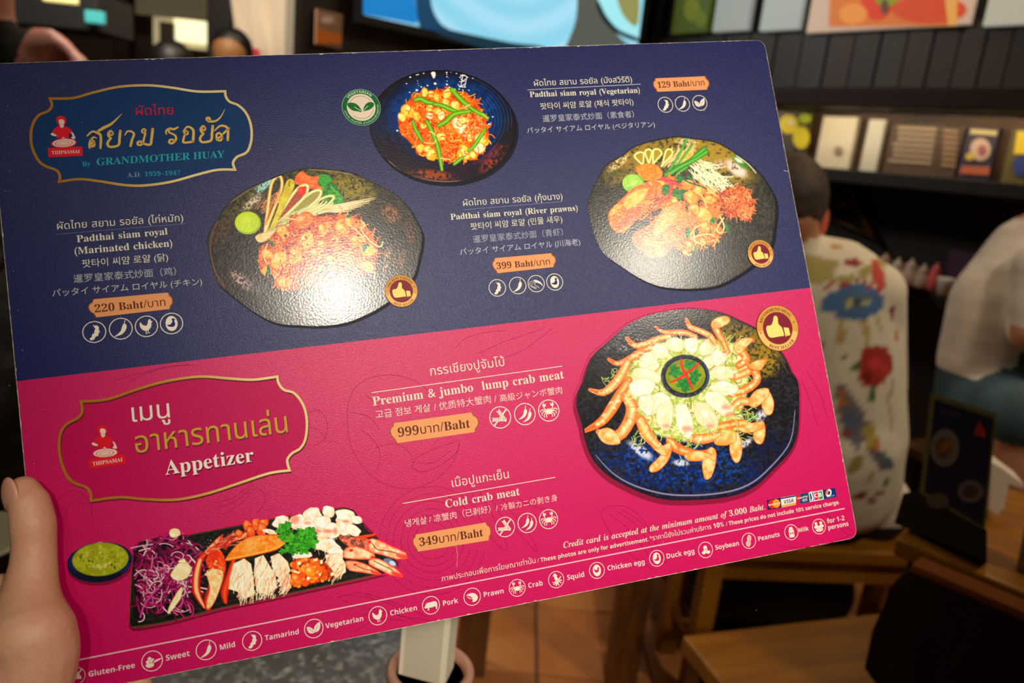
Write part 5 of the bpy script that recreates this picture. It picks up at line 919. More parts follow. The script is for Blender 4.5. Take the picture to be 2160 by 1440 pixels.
for k, (x, y, rx, ry, rot) in enumerate([(1330, 160, 50, 40, -30), (1430, 165, 50, 50, 20), (1510, 120, 58, 44, 10), (1600, 105, 38, 36, 0), (1490, 190, 60, 40, 20), (1570, 170, 55, 45, 0), (1700, 140, 66, 44, 20), (1760, 150, 36, 26, 10), (1690, 190, 50, 44, 40), (1740, 210, 50, 34, 30), (1620, 210, 50, 50, 0), (1560, 230, 50, 36, 0), (1270, 218, 44, 14, 10), (1610, 300, 60, 40, 30), (1560, 290, 50, 40, 0), (1640, 340, 50, 40, 30), (1450, 350, 60, 22, -5)]):
    rs = random.Random(k + 9); r = math.radians(rot); L = []
    for i in range(11): t = i / 11 * 2 * math.pi; f = rs.uniform(.8, 1.15); u, v = rx * f * math.cos(t), ry * f * math.sin(t); L.append((x + u * math.cos(r) - v * math.sin(r), y + u * math.sin(r) + v * math.cos(r)))
    p.poly(L, WC[k % 3], tex=((252, 244, 228), 7, k % 5, .4, .6), edge=((214, 150, 110), 2.0), hl=((255, 248, 236), -2, -3, 7)); p.fibres(L, 10, rs.uniform(0, 3), [(255, 246, 228), (236, 206, 170), (228, 160, 120)], (220, 180, 140), k, 1.2, 34)
for x, y, rx, ry in ((1410, 150, 26, 26), (1600, 215, 30, 10), (1530, 215, 34, 14), (1480, 170, 20, 8), (1640, 215, 12, 22), (1700, 160, 20, 8)): p.ell(x, y, rx, ry, (226, 80, 56), soft=4, alpha=.6)
for k, L in enumerate([[(1060, 400), (1120, 370), (1160, 400), (1175, 480), (1180, 580), (1120, 602), (1080, 560), (1030, 545), (1040, 470)], [(1180, 370), (1230, 350), (1260, 400), (1300, 470), (1310, 540), (1250, 580), (1190, 560), (1180, 470)], [(1270, 360), (1320, 340), (1370, 390), (1385, 440), (1350, 500), (1300, 470), (1280, 420)], [(1330, 460), (1385, 460), (1390, 540), (1350, 545), (1330, 510)], [(1580, 350), (1660, 340), (1700, 400), (1700, 450), (1640, 482), (1600, 430)]]):
    p.poly(L, (240, 218, 180), smooth=1, tex=((250, 236, 208), 6, k, .4, .6), edge=((206, 150, 110), 2)); p.fibres(L, 60, 1.75 + .1 * k, [(250, 234, 204), (242, 216, 178), (226, 176, 130), (255, 244, 224), (214, 120, 84)], (206, 160, 116), k + 90, 1.8, 56)
p.pile([(1060, 560), (1300, 540), (1300, 580), (1100, 600)], 24, 30, 1.6, [(246, 226, 190), (255, 240, 214)], (190, 130, 90), 1, 54, 1.5, .8)
RR = [(1400, 380), (1520, 370), (1590, 400), (1630, 470), (1540, 510), (1440, 530), (1390, 520), (1390, 440)]
p.poly(RR, (200, 70, 14), soft=2, tex=((140, 30, 10), 5, 1)); p.speck(RR, 70, 11, 24, [(246, 96, 14), (255, 130, 30), (230, 76, 10), (255, 160, 60)], 55); p.speck(RR, 14, 8, 16, [(250, 226, 180)], 56); p.chunk(1495, 445, 40, (255, 130, 20), (255, 150, 40), (200, 80, 10), 3); p.chunk(1420, 490, 40, (244, 84, 14), (255, 120, 30), (190, 60, 10), 4)
p.poly([(1012, 378), (1060, 310), (1120, 262), (1200, 238), (1300, 235), (1380, 245), (1350, 290), (1300, 325), (1200, 350), (1100, 372), (1040, 385)], (250, 116, 20), tex=((255, 146, 50), 7, 2), edge=((196, 66, 10), 3), hl=((255, 176, 90), -10, -6, 14)); p.stroke([(1020, 376), (1100, 360), (1200, 340), (1300, 312), (1350, 285)], 2.5, (255, 176, 60)); p.speck([(1060, 330), (1200, 260), (1340, 255), (1250, 320)], 30, 2, 5, [(255, 190, 110), (226, 90, 14)], 8); p.stroke([(1250, 260), (1270, 280), (1255, 295)], 1, (200, 70, 10))
for k, (x, y, r) in enumerate([(1350, 210, 46), (1365, 180, 24), (1400, 260, 46), (1340, 245, 26), (1470, 240, 52), (1500, 225, 34), (1440, 290, 50), (1500, 280, 40), (1380, 310, 34), (1460, 320, 34), (1400, 330, 26), (1340, 330, 20)]): p.lobed(x, y, r * 1.15, (34, 140, 16) if k % 2 else (22, 112, 14), (70, 176, 30), (8, 78, 12), k + 70)
# pincers sticking out at the right
def pincer(p, L, L2, col=(250, 96, 50)):
    p.poly(L, (250, 206, 166), tex=((255, 150, 100), 9, 2), edge=((226, 56, 30), 4.5), smooth=2); 
    for x, y, r in L2: p.ell(x, y, r, r * .8, (214, 24, 20), soft=1.5)
p.poly([(1660, 240), (1750, 250), (1840, 260), (1880, 330), (1760, 320), (1680, 280)], (120, 60, 50), tex=((226, 110, 80), 6, 1), edge=((190, 40, 30), 2), smooth=2); p.poly([(1750, 246), (1878, 226), (1870, 240), (1780, 262)], (226, 60, 20), smooth=1)
pincer(p, [(1830, 262), (1880, 262), (1960, 300), (2040, 336), (2052, 372), (1990, 378), (1900, 350), (1830, 330)], [(1836, 278, 10)]); p.stroke([(1850, 285), (1880, 320), (1950, 330), (2000, 345)], 1.6, (70, 30, 20)); p.ell(2020, 358, 36, 14, (226, 40, 30), rot=10, soft=3, alpha=.8)
pincer(p, [(1840, 370), (1890, 372), (1960, 410), (2010, 450), (2026, 480), (1960, 470), (1900, 440), (1830, 405)], []); p.stroke([(1860, 385), (1920, 415), (1970, 440)], 1.4, (80, 30, 20)); p.ell(1990, 462, 36, 12, (220, 30, 24), rot=25, soft=3, alpha=.85)
pincer(p, [(1700, 310), (1760, 300), (1860, 340), (1855, 372), (1790, 378), (1700, 372), (1680, 350)], [(1730, 325, 10), (1850, 362, 8)]); pincer(p, [(1700, 385), (1760, 385), (1830, 410), (1900, 455), (1880, 465), (1780, 450), (1720, 440), (1700, 410)], [(1752, 405, 9)]); p.stroke([(1760, 410), (1800, 430), (1850, 440)], 1.3, (80, 30, 20)); p.ell(1870, 452, 30, 9, (214, 30, 20), rot=18, soft=2, alpha=.8)
# soft printed shadow and the tray itself: keep only what belongs to the tray or food
shadow_under([p.z(q) for q in O5], 2, 5, .012, (128, 6, 50)); p.build('printed_dish', Z2, M_INK, 'picture of cold crab meat with red cabbage on a long black tray')
O6 = [(298 + 184 * math.cos(t), 388 + 108 * math.sin(t) - 22 * math.cos(t) * .7 + (10 if math.sin(t) > 0 else 0) * math.sin(t)) for t in np.linspace(0, 2 * math.pi, 36, endpoint=False)]
p = Paint(100, 1040, 2.7, O6, 2); plate_base(p, (14, 22, 56), (22, 40, 92), 2, 8)
p.stroke([(160, 320), (260, 278), (380, 272), (450, 300)], 3, (60, 84, 130)); p.ell(300, 278, 20, 4, (190, 200, 210), rot=-6); p.ell(352, 274, 20, 4, (170, 190, 210)); zone(p, 300, 470, 190, 40, (10, 12, 30), 0, lo=.1, hi=.3)
p.ell(302, 376, 162, 96, (140, 146, 18), rot=-5, n=36, tex=((160, 168, 30), 8, 2), edge=((110, 120, 10), 3)); p.speck([(170, 360), (300, 300), (440, 360), (380, 430), (230, 440)], 60, 3, 8, [(176, 180, 60), (110, 120, 10), (190, 190, 90), (60, 90, 20)], 9); p.speck([(200, 350), (400, 330), (400, 420), (230, 420)], 8, 4, 7, [(206, 120, 40), (40, 80, 30)], 10); p.speck([(200, 400), (300, 400), (400, 380), (280, 440)], 6, 9, 16, [(180, 190, 90)], 11)
shadow_under(p.out, 2, 6, .03, (140, 6, 56)); p.build('printed_dish', Z2, M_INK, 'picture of green dipping sauce in a small blue bowl')
# ------------------------------------------------------------ the room
def G(x, y, z): d = ray(x, y); return CAM + d * (z - CAM[2]) / d[2]
def D(x, y, Y): d = ray(x, y); return CAM + d * Y / d[1]
def srgb(*c): return tuple(lin(c))
def box(name, c, size, mat, parent=None, rz=0.0, bevel=0.0, rot=None):
    import bmesh
    bm = bmesh.new(); bmesh.ops.create_cube(bm, size=1.0); bmesh.ops.scale(bm, vec=size, verts=bm.verts)
    if bevel: bmesh.ops.bevel(bm, geom=bm.edges[:], offset=bevel, segments=2, affect='EDGES', profile=0.5)
    me = bpy.data.meshes.new(name); bm.to_mesh(me); bm.free(); me.materials.append(mat)
    o = bpy.data.objects.new(name, me); COL.objects.link(o); o.location = c; o.rotation_euler = rot or (0, 0, rz)
    if parent: o.parent = parent
    return o
M_DARK = add_noise(newmat('dark_stained_wood', rough=0.5), srgb(24, 13, 8), srgb(46, 28, 17), 6, 5, (1, 1, 0.12))
M_DARKB = add_noise(newmat('grey_stained_wood', rough=0.5), srgb(34, 28, 24), srgb(52, 44, 38), 6, 5, (1, 1, 0.12)); M_DARKC = add_noise(newmat('brown_stained_wood', rough=0.5), srgb(38, 22, 12), srgb(54, 32, 18), 6, 5, (1, 1, 0.12))
M_DARK2 = add_noise(newmat('near_black_wood', rough=0.6, spec=.25), srgb(24, 11, 5), srgb(40, 19, 8), 8, 4, (6, 1, 1))
M_OCH = add_noise(newmat('honey_oiled_wood', rough=0.4), srgb(124, 74, 6), srgb(156, 98, 16), 3, 5, (1, 9, 1))
M_OCH2 = add_noise(newmat('brown_oiled_wood', rough=0.45), srgb(70, 36, 8), srgb(102, 56, 14), 5, 4, (6, 6, 1))
M_BLK = newmat('black_lacquer', srgb(16, 13, 12), 0.5)
M_FLOOR = add_noise(newmat('terracotta_floor', rough=0.42), srgb(160, 96, 48), srgb(188, 122, 68), 4, 4)
M_CREAM = add_noise(newmat('cream_plaster', rough=0.8), srgb(196, 184, 160), srgb(216, 204, 180), 2, 3)
def structure(o): o['kind'] = 'structure'; return o
NRW = np.array([-.7525, -.6586]); DRW = np.array([-.6586, .7525]); PRW = np.array([1.5, 3.0])
NBW = np.array([.6586, -.7525]); DBW = np.array([.7525, .6586]); PBW = np.array([-.69, 3.0])
def on_wall(x, y, p0, n, off=0.0):
    d = ray(x, y); q = p0 + n * off; t = ((q - CAM[:2]) @ n) / (d[:2] @ n); return CAM + d * t
def wall_piece(name, x0, x1, y0, y1, mat, which='R', off=0.02, th=0.02, parent=None, z0=None, z1=None, ymid=None):
    """a box on a wall whose face spans the given part of the photograph; real size follows from the wall's place"""
    p0, n, dr = (PRW, NRW, DRW) if which == 'R' else (PBW, NBW, DBW); xm = (x0 + x1) / 2
    a = on_wall(x0, (y0 + y1) / 2, p0, n, off); b = on_wall(x1, (y0 + y1) / 2, p0, n, off); t = on_wall(xm, y0, p0, n, off); u = on_wall(xm, y1, p0, n, off)
    zt = z1 if z1 is not None else t[2]; zb = z0 if z0 is not None else u[2]; c2 = (a[:2] + b[:2]) / 2 - n * th / 2
    return box(name, (c2[0], c2[1], (zt + zb) / 2), (np.linalg.norm(b[:2] - a[:2]), th, abs(zt - zb)), mat, parent, rz=math.atan2(dr[1], dr[0]))
# floor tiles near the diners
fl = structure(box('floor', (0.5, 4.0, -0.02), (16, 16, 0.04), newmat('floor_grout', srgb(96, 60, 42), 0.7)))
inv = fl.location.copy(); tile_me = None; k = 0
for i in range(-1, 9):
    for j in range(3, 12):
        o = box('tile', (-0.0, 0, 0), (0.292, 0.292, 0.012), M_FLOOR, bevel=0.003) if tile_me is None else bpy.data.objects.new('tile', tile_me)
        if tile_me is None: tile_me = o.data
        else: COL.objects.link(o)
        o.parent = fl; o.location = (i * 0.3 - 0.5, j * 0.3 - 4.0, 0.022)
tl = lambda o: o
structure(box('ceiling', (0.5, 3.6, 3.0), (16, 15, 0.04), newmat('dark_ceiling', srgb(60, 48, 36), 0.8)))
wr = structure(box('wall_right', tuple(PRW - NRW * 0.05 + DRW * 0.3) + (1.5,), (7.2, 0.06, 3.0), M_BLK, rz=math.atan2(DRW[1], DRW[0])))
def child(o, par):
    o.parent = par; o.matrix_parent_inverse = Matrix.Translation(par.location) @ par.rotation_euler.to_matrix().to_4x4()
    o.matrix_parent_inverse.invert(); return o
# vertical planks between the display rows (each a board of its own)
_xs = list(np.linspace(1330, 2150, 16))
for k, x in enumerate(_xs):
    a = on_wall(x, 150, PRW, NRW); _w = np.linalg.norm((on_wall(x + 54.67, 150, PRW, NRW) - on_wall(x, 150, PRW, NRW))[:2]) - .003; child(box('plank', (a[0] + NRW[0] * (.004 + .004 * (k % 2)), a[1] + NRW[1] * (.004 + .004 * (k % 2)), 1.73), (_w, 0.02, 0.36), (M_DARK, M_DARKB, M_DARKC)[(k * 7) % 3], rz=math.atan2(DRW[1], DRW[0]), bevel=.002), wr)
# shelves
def thing(o, label, cat, group=None): return tag(o, label, cat, group)
s1 = box('wall_shelf', tuple(PRW + NRW * .12 + DRW * .2) + (1.615,), (5.6, 0.24, 0.07), M_DARK2, rz=math.atan2(DRW[1], DRW[0]), bevel=.004); thing(s1, 'upper long near-black wooden shelf above the lit row of packets and posters', 'shelf')
s2 = box('wall_shelf', tuple(PRW + NRW * .14 + DRW * .2) + (1.325,), (5.6, 0.28, 0.05), M_BLK, rz=math.atan2(DRW[1], DRW[0]), bevel=.004); thing(s2, 'lower long black shelf carrying the lit row of packets and posters', 'shelf')
s3 = box('wall_counter', tuple(PRW + NRW * .17 + DRW * .9) + (0.93,), (2.0, 0.34, 0.05), M_DARK2, rz=math.atan2(DRW[1], DRW[0]), bevel=.004); thing(s3, 'dark narrow counter along the wall behind the man in the floral shirt', 'counter')
lit = box('backboard', tuple(PRW + NRW * .015 + DRW * .2) + (1.465,), (5.5, 0.02, 0.22), add_noise(newmat('brown_display_board', rough=.6), srgb(50, 30, 14), srgb(84, 54, 24), 5, 3), rz=math.atan2(DRW[1], DRW[0])); child(lit, wr)
def paper(name, c, **k): return newmat(name, srgb(*c), 0.55, **k)
# lit upper picture boxes (backlit panels)
def glow(name, c, e): return newmat(name, srgb(*c), 0.5, emit=e)
up = []
for nm, x0, x1, y0, y1, c, e, lab in (('picture_panel', 1425, 1500, -60, 68, (70, 84, 6), .35, 'dim green and yellow lit panel, leftmost of the upper row on the right wall'), ('picture_panel', 1512, 1586, -60, 64, (150, 156, 152), .5, 'narrow pale grey lit panel beside the green and yellow one'),
        ('picture_panel', 1612, 1694, -60, 62, (160, 168, 164), .5, 'narrow pale grey lit panel beside the wide food picture'), ('picture_panel', 1714, 2056, -70, 58, (196, 170, 150), .5, 'wide lit picture of an orange dish in the upper row'), ('picture_panel', 2088, 2290, -70, 48, (176, 176, 164), .5, 'pale lit panel at the right end of the upper row')):
    o = wall_piece(nm, x0, x1, y0, y1, glow('lit_panel_%d' % x0, c, e), off=.05, th=.03); thing(o, lab, 'panel'); up.append(o)
def wall_art(parent, shapes, off, which='R', emit=.5, name='picture'):
    """flat printed shapes on a wall panel, in photograph coordinates carried onto the wall plane"""
    p0, n, dr = (PRW, NRW, DRW) if which == 'R' else (PBW, NBW, DBW); byc = {}
    for pts, c in shapes: byc.setdefault(c, []).append(pts)
    i = 0
    for c, Ls in byc.items():
        V, F_ = [], []
        for L in Ls:
            q = [on_wall(x, y, p0, n, off + .0008 * i) for x, y in L]; k = len(V); V += q; F_.append(list(range(k, k + len(q)))); 
        o = mesh_obj(name, V, F_, glow('print_%d_%d_%d' % c, c, emit) if emit else paper('print_%d_%d_%d' % c, c)); child(o, parent); i += 1
def E_(cx, cy, rx, ry, n=16): return [(cx + rx * math.cos(t), cy + ry * math.sin(t)) for t in np.linspace(0, 2 * math.pi, n, endpoint=False)]
wall_art(up[3], [([(1752, -50), (2022, -50), (2018, 54), (1748, 56)], (204, 110, 40)), (E_(1850, 0, 34, 44), (206, 52, 20)), (E_(1960, 20, 80, 30), (200, 66, 24)), (E_(1870, 0, 24, 12), (130, 140, 20)), ([(1990, -30), (2020, -30), (2018, 54), (2000, 54)], (220, 160, 80)), (E_(1800, 30, 30, 22), (224, 140, 60)), (E_(1866, 14, 8, 16), (70, 60, 40))], .054)
wall_art(up[0], [(E_(1460, 20, 18, 26), (110, 116, 6)), (E_(1478, 40, 14, 18), (96, 110, 8))], .054, emit=.35)
# lit lower row
row = []
for nm, x0, x1, y0, y1, c, lab, cat in (('poster', 1636, 1708, 236, 334, (70, 58, 30), 'poster with yellow flowers on the lit shelf nearest the menu board', 'poster'), ('poster', 1728, 1800, 246, 348, (214, 202, 178), 'plain cream white upright card on the lit shelf', 'card'),
        ('sign', 1832, 1866, 252, 276, (200, 194, 178), 'small white plate sign high on the lit brown board', 'sign'), ('poster', 1872, 1984, 262, 356, (76, 54, 40), 'brown board with many pale lines of small lettering', 'board'), ('poster', 1984, 2026, 268, 358, (70, 48, 34), 'narrow brown board with a column of short pale lines', 'board'),
        ('packet', 2030, 2096, 268, 380, (48, 38, 62), 'dark purple packet with a pale dish picture and an orange foot', 'packet'), ('packet', 2122, 2190, 272, 398, (90, 80, 30), 'yellow and blue packet at the right end of the lit shelf', 'packet')):
    o = wall_piece(nm, x0, x1, y0, y1, paper('paper_%d' % x0, c), off=.06, th=.03, z0=1.352); thing(o, lab, cat); row.append(o)
wall_art(row[0], [(E_(1664, 262, 20, 20), (226, 206, 20)), (E_(1690, 290, 18, 24), (214, 196, 10)), (E_(1698, 250, 14, 10), (170, 190, 20)), (E_(1668, 258, 7, 7), (236, 226, 170)), (E_(1654, 312, 22, 16), (60, 54, 60))], .066, emit=0)
wall_art(row[1], [(E_(1768, 318, 9, 10), (150, 120, 110))], .066, emit=0)
wall_art(row[3], [([(1894 - k * 3.2 + (k % 3) * 3, 266 + k * 11.5), (1976 - k * 2, 270 + k * 11.8), (1976 - k * 2, 276 + k * 11.8), (1893 - k * 3.2 + (k % 3) * 3, 272 + k * 11.5)], (164, 142, 118)) for k in range(7)], .066, emit=0, name='printed_line')
wall_art(row[4], [([(1991 - k * .8, 272 + k * 12), (2022 - k, 275 + k * 12), (2021 - k, 281 + k * 12), (1990 - k * .8, 278 + k * 12)], (150, 120, 90)) for k in range(7)], .066, emit=0, name='printed_line')
wall_art(row[5], [([(2048, 272), (2104, 276), (2102, 286), (2046, 282)], (196, 176, 116)), (E_(2068, 315, 22, 24), (190, 160, 140)), (E_(2072, 318, 10, 12), (150, 80, 80)), (E_(2046, 330, 10, 8), (190, 160, 60)), ([(2028, 350), (2088, 352), (2086, 370), (2024, 366)], (176, 88, 56))], .066, emit=0)
wall_art(row[6], [([(2146, 276), (2184, 278), (2184, 325), (2138, 325)], (210, 180, 30)), (E_(2152, 350, 16, 22), (40, 52, 120))], .066, emit=0)
for k, (s, w) in enumerate(((-.2, 1.3), (1.2, 1.2), (-1.6, 1.2))):
    lamp('shelf_strip_light', 'AREA', tuple(PRW + NRW * .2 + DRW * s) + (1.57,), 1.9, (1.0, .82, .55), w, tuple(PRW + NRW * .03 + DRW * s) + (1.40,), sy=.03)
# counter clutter: pale and pink pots, a purple carton
def lathe(name, prof, mat, loc, parent=None, n=24, smooth=True):
    V, F_ = [], []
    for r, z in prof:
        for i in range(n): V.append((r * math.cos(2 * math.pi * i / n), r * math.sin(2 * math.pi * i / n), z))
    for k in range(len(prof) - 1):
        for i in range(n): F_.append((k * n + i, k * n + (i + 1) % n, (k + 1) * n + (i + 1) % n, (k + 1) * n + i))
    F_.append(list(range(n))[::-1]); F_.append([(len(prof) - 1) * n + i for i in range(n)])
    o = mesh_obj(name, V, F_, mat, parent, smooth); o.location = loc; return o
cz = 0.957
for k, (x, c, r, h, lab) in enumerate(((1864, (190, 150, 140), .035, .075, 'leftmost pale pink lidded pot on the dark wall counter'), (1893, (206, 190, 176), .03, .065, 'cream lidded pot second from the left on the wall counter'), (1922, (196, 170, 160), .032, .07, 'dusty pink pot in the middle of the wall counter'),
        (1950, (180, 160, 150), .03, .06, 'low grey pink pot beside the rosy one on the wall counter'), (1976, (206, 90, 96), .026, .07, 'rosy red lidded pot on the wall counter'))):
    r *= .8; a = on_wall(x - 6, 590, PRW, NRW, .22); e = empty('pot', (a[0], a[1], cz)); m = newmat('pot_glaze_%d' % k, srgb(*c), .4)
    lathe('body', [(r * .7, 0), (r, .01), (r * 1.05, h * .6), (r * .8, h * .9), (r * .8, h)], m, (0, 0, 0), e); lathe('lid', [(r * .85, 0), (r * .8, .008), (r * .3, .018), (r * .2, .028), (r * .05, .03)], m, (0, 0, h), e); tag(e, lab, 'pot', 'pots on the wall counter')
a = on_wall(2026, 570, PRW, NRW, .16); e = box('carton', (a[0], a[1], cz + .075), (.085, .06, .15), newmat('purple_card', srgb(70, 40, 78), .5), rz=-.7, bevel=.002); tag(e, 'dark purple carton standing on the wall counter', 'carton')
a = on_wall(1996, 590, PRW, NRW, .29); e = lathe('cup', [(.02, 0), (.026, .05), (.028, .06), (.024, .058), (.018, .006)], newmat('white_china', srgb(200, 196, 190), .3), (a[0], a[1], cz)); tag(e, 'small white cup in front of the purple carton', 'cup')
# wooden hanger on a hook below the shelf
hg = empty('coat_hanger', tuple(on_wall(1796, 425, PRW, NRW, .03))); hp = hg.location
def bar(name, a, b, r, mat, parent=None, n=10, r2=None, flat=1.0):
    a, b = Vector(a), Vector(b); d = b - a; L = d.length; q = d.to_track_quat('Z', 'Y'); V, F_ = [], []
    for z, rr in ((0, r), (L, r2 or r)):
        for i in range(n): V.append(a + q @ Vector((rr * math.cos(2 * math.pi * i / n), rr * flat * math.sin(2 * math.pi * i / n), z)))
    F_ = [(i, (i + 1) % n, n + (i + 1) % n, n + i) for i in range(n)] + [list(range(n))[::-1], [n + i for i in range(n)]]
    return mesh_obj(name, V, F_, mat, parent, True)
def hw(x, y): return Vector(on_wall(x, y, PRW, NRW, .03)) - hp
bar('arm', hw(1796, 420), hw(1752, 447), .013, M_OCH2, hg, r2=.008); bar('arm', hw(1796, 420), hw(1850, 512), .013, M_OCH2, hg, r2=.010); bar('cross_bar', hw(1758, 462), hw(1842, 500), .006, M_OCH2, hg); bar('hook', hw(1797, 420), hw(1799, 392), .003, newmat('hook_wire', srgb(90, 80, 70), .3, metal=1.0), hg)
tag(hg, 'wooden coat hanger hanging under the black shelf beside the man', 'hanger')

# television wall
_t0 = (on_wall(637, 60, PBW, NBW)[:2] - PBW) @ DBW; _t1 = 1.62
wb = structure(box('wall_back', tuple(PBW - NBW * .04 + DBW * (_t0 + _t1) / 2) + (1.5,), (_t1 - _t0, .06, 3.0), M_DARK, rz=math.atan2(DBW[1], DBW[0])))
tv = empty('television', tuple(PBW + NBW * .06 + DBW * .7) + (1.7,))
SWIRL = newmat('swirl_screen', rough=.25); n, l, b = nodes(SWIRL)
def on_tv(x, y, off=.09): return on_wall(x, y, PBW, NBW, off)
def tvbox(name, x0, x1, z0, z1, off, th, mat):
    a, b_ = on_tv(x0, 60, off), on_tv(x1, 60, off); c2 = (a[:2] + b_[:2]) / 2 - NBW * th / 2
    o = box(name, (c2[0], c2[1], (z0 + z1) / 2), (np.linalg.norm(b_[:2] - a[:2]), th, z1 - z0), mat, rz=math.atan2(DBW[1], DBW[0])); o.parent = tv; o.matrix_parent_inverse = Matrix.Translation(tv.location).inverted(); return o
tvz = on_tv(766, 30)[2]
tvbox('casing', 757, 1362, tvz - .03, tvz + .86, .085, .05, newmat('tv_black', srgb(12, 12, 14), .4))
b.inputs['Base Color'].default_value = (0, 0, 0, 1); geo = n.new('ShaderNodeTexCoord'); sep = n.new('ShaderNodeSeparateXYZ'); l.new(geo.outputs['Object'], sep.inputs[0])
wv = n.new('ShaderNodeTexWave'); wv.wave_type = 'RINGS'; wv.rings_direction = 'SPHERICAL'; wv.inputs['Scale'].default_value = 2.4; wv.inputs['Distortion'].default_value = 1.5
mp = n.new('ShaderNodeMapping'); mp.inputs['Location'].default_value = (.1, 0, -.25); l.new(geo.outputs['Object'], mp.inputs[0]); l.new(mp.outputs[0], wv.inputs['Vector'])
r1 = n.new('ShaderNodeValToRGB'); r1.color_ramp.elements[0].color = srgb(140, 214, 238) + (1,); r1.color_ramp.elements[1].color = srgb(170, 224, 248) + (1,); l.new(wv.outputs[0], r1.inputs[0])
l.new(r1.outputs[0], b.inputs['Emission Color']); b.inputs['Emission Strength'].default_value = 1.0
tvbox('screen', 768, 1350, tvz, tvz + .84, .087, .002, SWIRL)
def tvart(name, pts, c, e=1.0, off=.0885, smooth=True):
    q = [on_tv(x, y, off) for x, y in (catmull(pts, True, 4) if smooth else pts)]; o = mesh_obj(name, q, [list(range(len(q)))], glow('tv_%s_%d' % (name, len(bpy.data.materials)), c, e)); o.parent = tv; o.matrix_parent_inverse = Matrix.Translation(tv.location).inverted()
tvart('picture', [(766, -60), (878, -60), (876, 0), (882, 45), (876, 50), (766, 30)], (6, 118, 190), 1.0, smooth=False)
tvart('picture', [(876, -60), (905, -60), (910, 10), (930, 50), (960, 68), (950, 72), (900, 60), (882, 46)], (6, 70, 110), .7)
tvart('picture', [(930, 60), (1000, 74), (1080, 90), (1150, 100), (1150, 130), (1080, 120), (980, 90), (925, 72)], (14, 60, 84), .5)
tvart('picture', [(1222, -60), (1262, -60), (1265, 0), (1285, 50), (1320, 90), (1345, 100), (1345, 140), (1200, 140), (1190, 110), (1215, 40)], (86, 92, 86), .8)
tvart('picture', [(1262, -40), (1262, 0), (1280, 35), (1310, 62), (1345, 76), (1345, -40)], (150, 222, 232), 1.0, .0892)
tvart('picture', [(1300, -30), (1305, 10), (1320, 40), (1345, 52), (1345, -30)], (150, 150, 90), .8, .0896)
tvart('picture', [(1258, 10), (1270, 40), (1300, 70), (1345, 88), (1345, 80), (1305, 62), (1280, 35), (1264, 5)], (30, 40, 44), .5, .0894)
tag(tv, 'wall television showing a white and cyan swirl and a plate of food', 'television')
a = on_wall(692, 62, PBW, NBW); o = wall_piece('poster', 667, 722, 24, 98, paper('orange_poster', (190, 150, 120)), 'B', .02, .01); thing(o, 'small orange and white poster on the dark wall left of the television', 'poster')
wall_art(o, [([(668, 60), (690, 66), (720, 74), (720, 92), (668, 92)], (206, 100, 14)), (E_(690, 42, 14, 8), (206, 170, 150))], .024, 'B', emit=.15)
# the open left side: far wall, lit doorway, banner, beams
wf = structure(box('wall_far', (-3.5, 8.0, 1.5), (9, .06, 3.0), add_noise(newmat('far_brown_wall', rough=.7), srgb(64, 52, 40), srgb(90, 76, 60), 2, 3)))
wl = structure(box('wall_left', (-6.2, 3.5, 1.5), (.06, 10, 3.0), M_DARK))
def far(name, x0, x1, y0, y1, Y, mat, th=.04):
    a, b_, c_ = D(x0, (y0 + y1) / 2, Y), D(x1, (y0 + y1) / 2, Y), D((x0 + x1) / 2, y0, Y); d_ = D((x0 + x1) / 2, y1, Y)
    return box(name, ((a[0] + b_[0]) / 2, Y + th / 2, (c_[2] + d_[2]) / 2), (b_[0] - a[0], th, c_[2] - d_[2]), mat, bevel=.004)
o = far('lit_doorway', 322, 436, -40, 100, 7.5, glow('doorway_light', (196, 180, 140), .55)); tag(o, 'glowing cream doorway in the far room', 'doorway')
o = far('ceiling_lamp', 366, 430, 4, 88, 7.3, glow('bright_lamp', (246, 240, 190), 1.3), .1); tag(o, 'tall bright yellowish lamp hanging in the lit doorway', 'lamp')
o = far('wall_board', 262, 440, -60, 36, 7.2, M_CREAM); o['kind'] = 'structure'; o.name = 'trim_1'
o = far('wall_board', 336, 366, 46, 90, 7.25, newmat('grey_blind', srgb(120, 108, 90), .6)); tag(o, 'small grey blind beside the bright lamp', 'blind')
o = far('post', 238, 268, -80, 260, 5.2, M_DARK2, .12); tag(o, 'dark wooden post between the teal light and the lit doorway', 'post')
o = far('post', 436, 486, -80, 300, 4.6, newmat('black_post', srgb(20, 15, 12), .5), .12); tag(o, 'black post beside the hanging white banner', 'post')
bn_ = empty('banner', tuple(D(555, 60, 4.4))); q = []
for k in range(9):
    xt = 480 + k * 19; xb = 520 + k * 14.5; dz_ = .03 * math.sin(k * 1.9); q.append((Vector(D(xt, -60, 4.4 + dz_)) - bn_.location, Vector(D(xb, 260, 4.4 + dz_)) - bn_.location))
V = [p_ for pr2 in q for p_ in pr2]; me_ = mesh_obj('cloth', V, [(2 * i, 2 * i + 1, 2 * i + 3, 2 * i + 2) for i in range(8)], newmat('white_cloth', srgb(222, 206, 186), .8), bn_, True); sm = me_.modifiers.new('thick', 'SOLIDIFY'); sm.thickness = .004
mesh_obj('printed_mark', [Vector(D(x, y, 4.36)) - bn_.location for x, y in ((530, 100), (548, 104), (546, 140), (532, 138))], [(0, 1, 2, 3)], newmat('red_mark', srgb(206, 40, 70), .6), bn_)
tag(bn_, 'hanging white cloth banner with a small red mark left of the television', 'banner')
o = far('grey_column', 600, 632, -60, 300, 4.3, newmat('grey_paint', srgb(150, 146, 132), .6), .1); tag(o, 'slim pale grey column right of the white banner', 'column')
o = far('air_unit', -60, 205, -30, 52, 3.4, newmat('dark_grey_metal', srgb(38, 40, 42), .5), .3); tag(o, 'dark grey ceiling air unit at the top left', 'air unit')
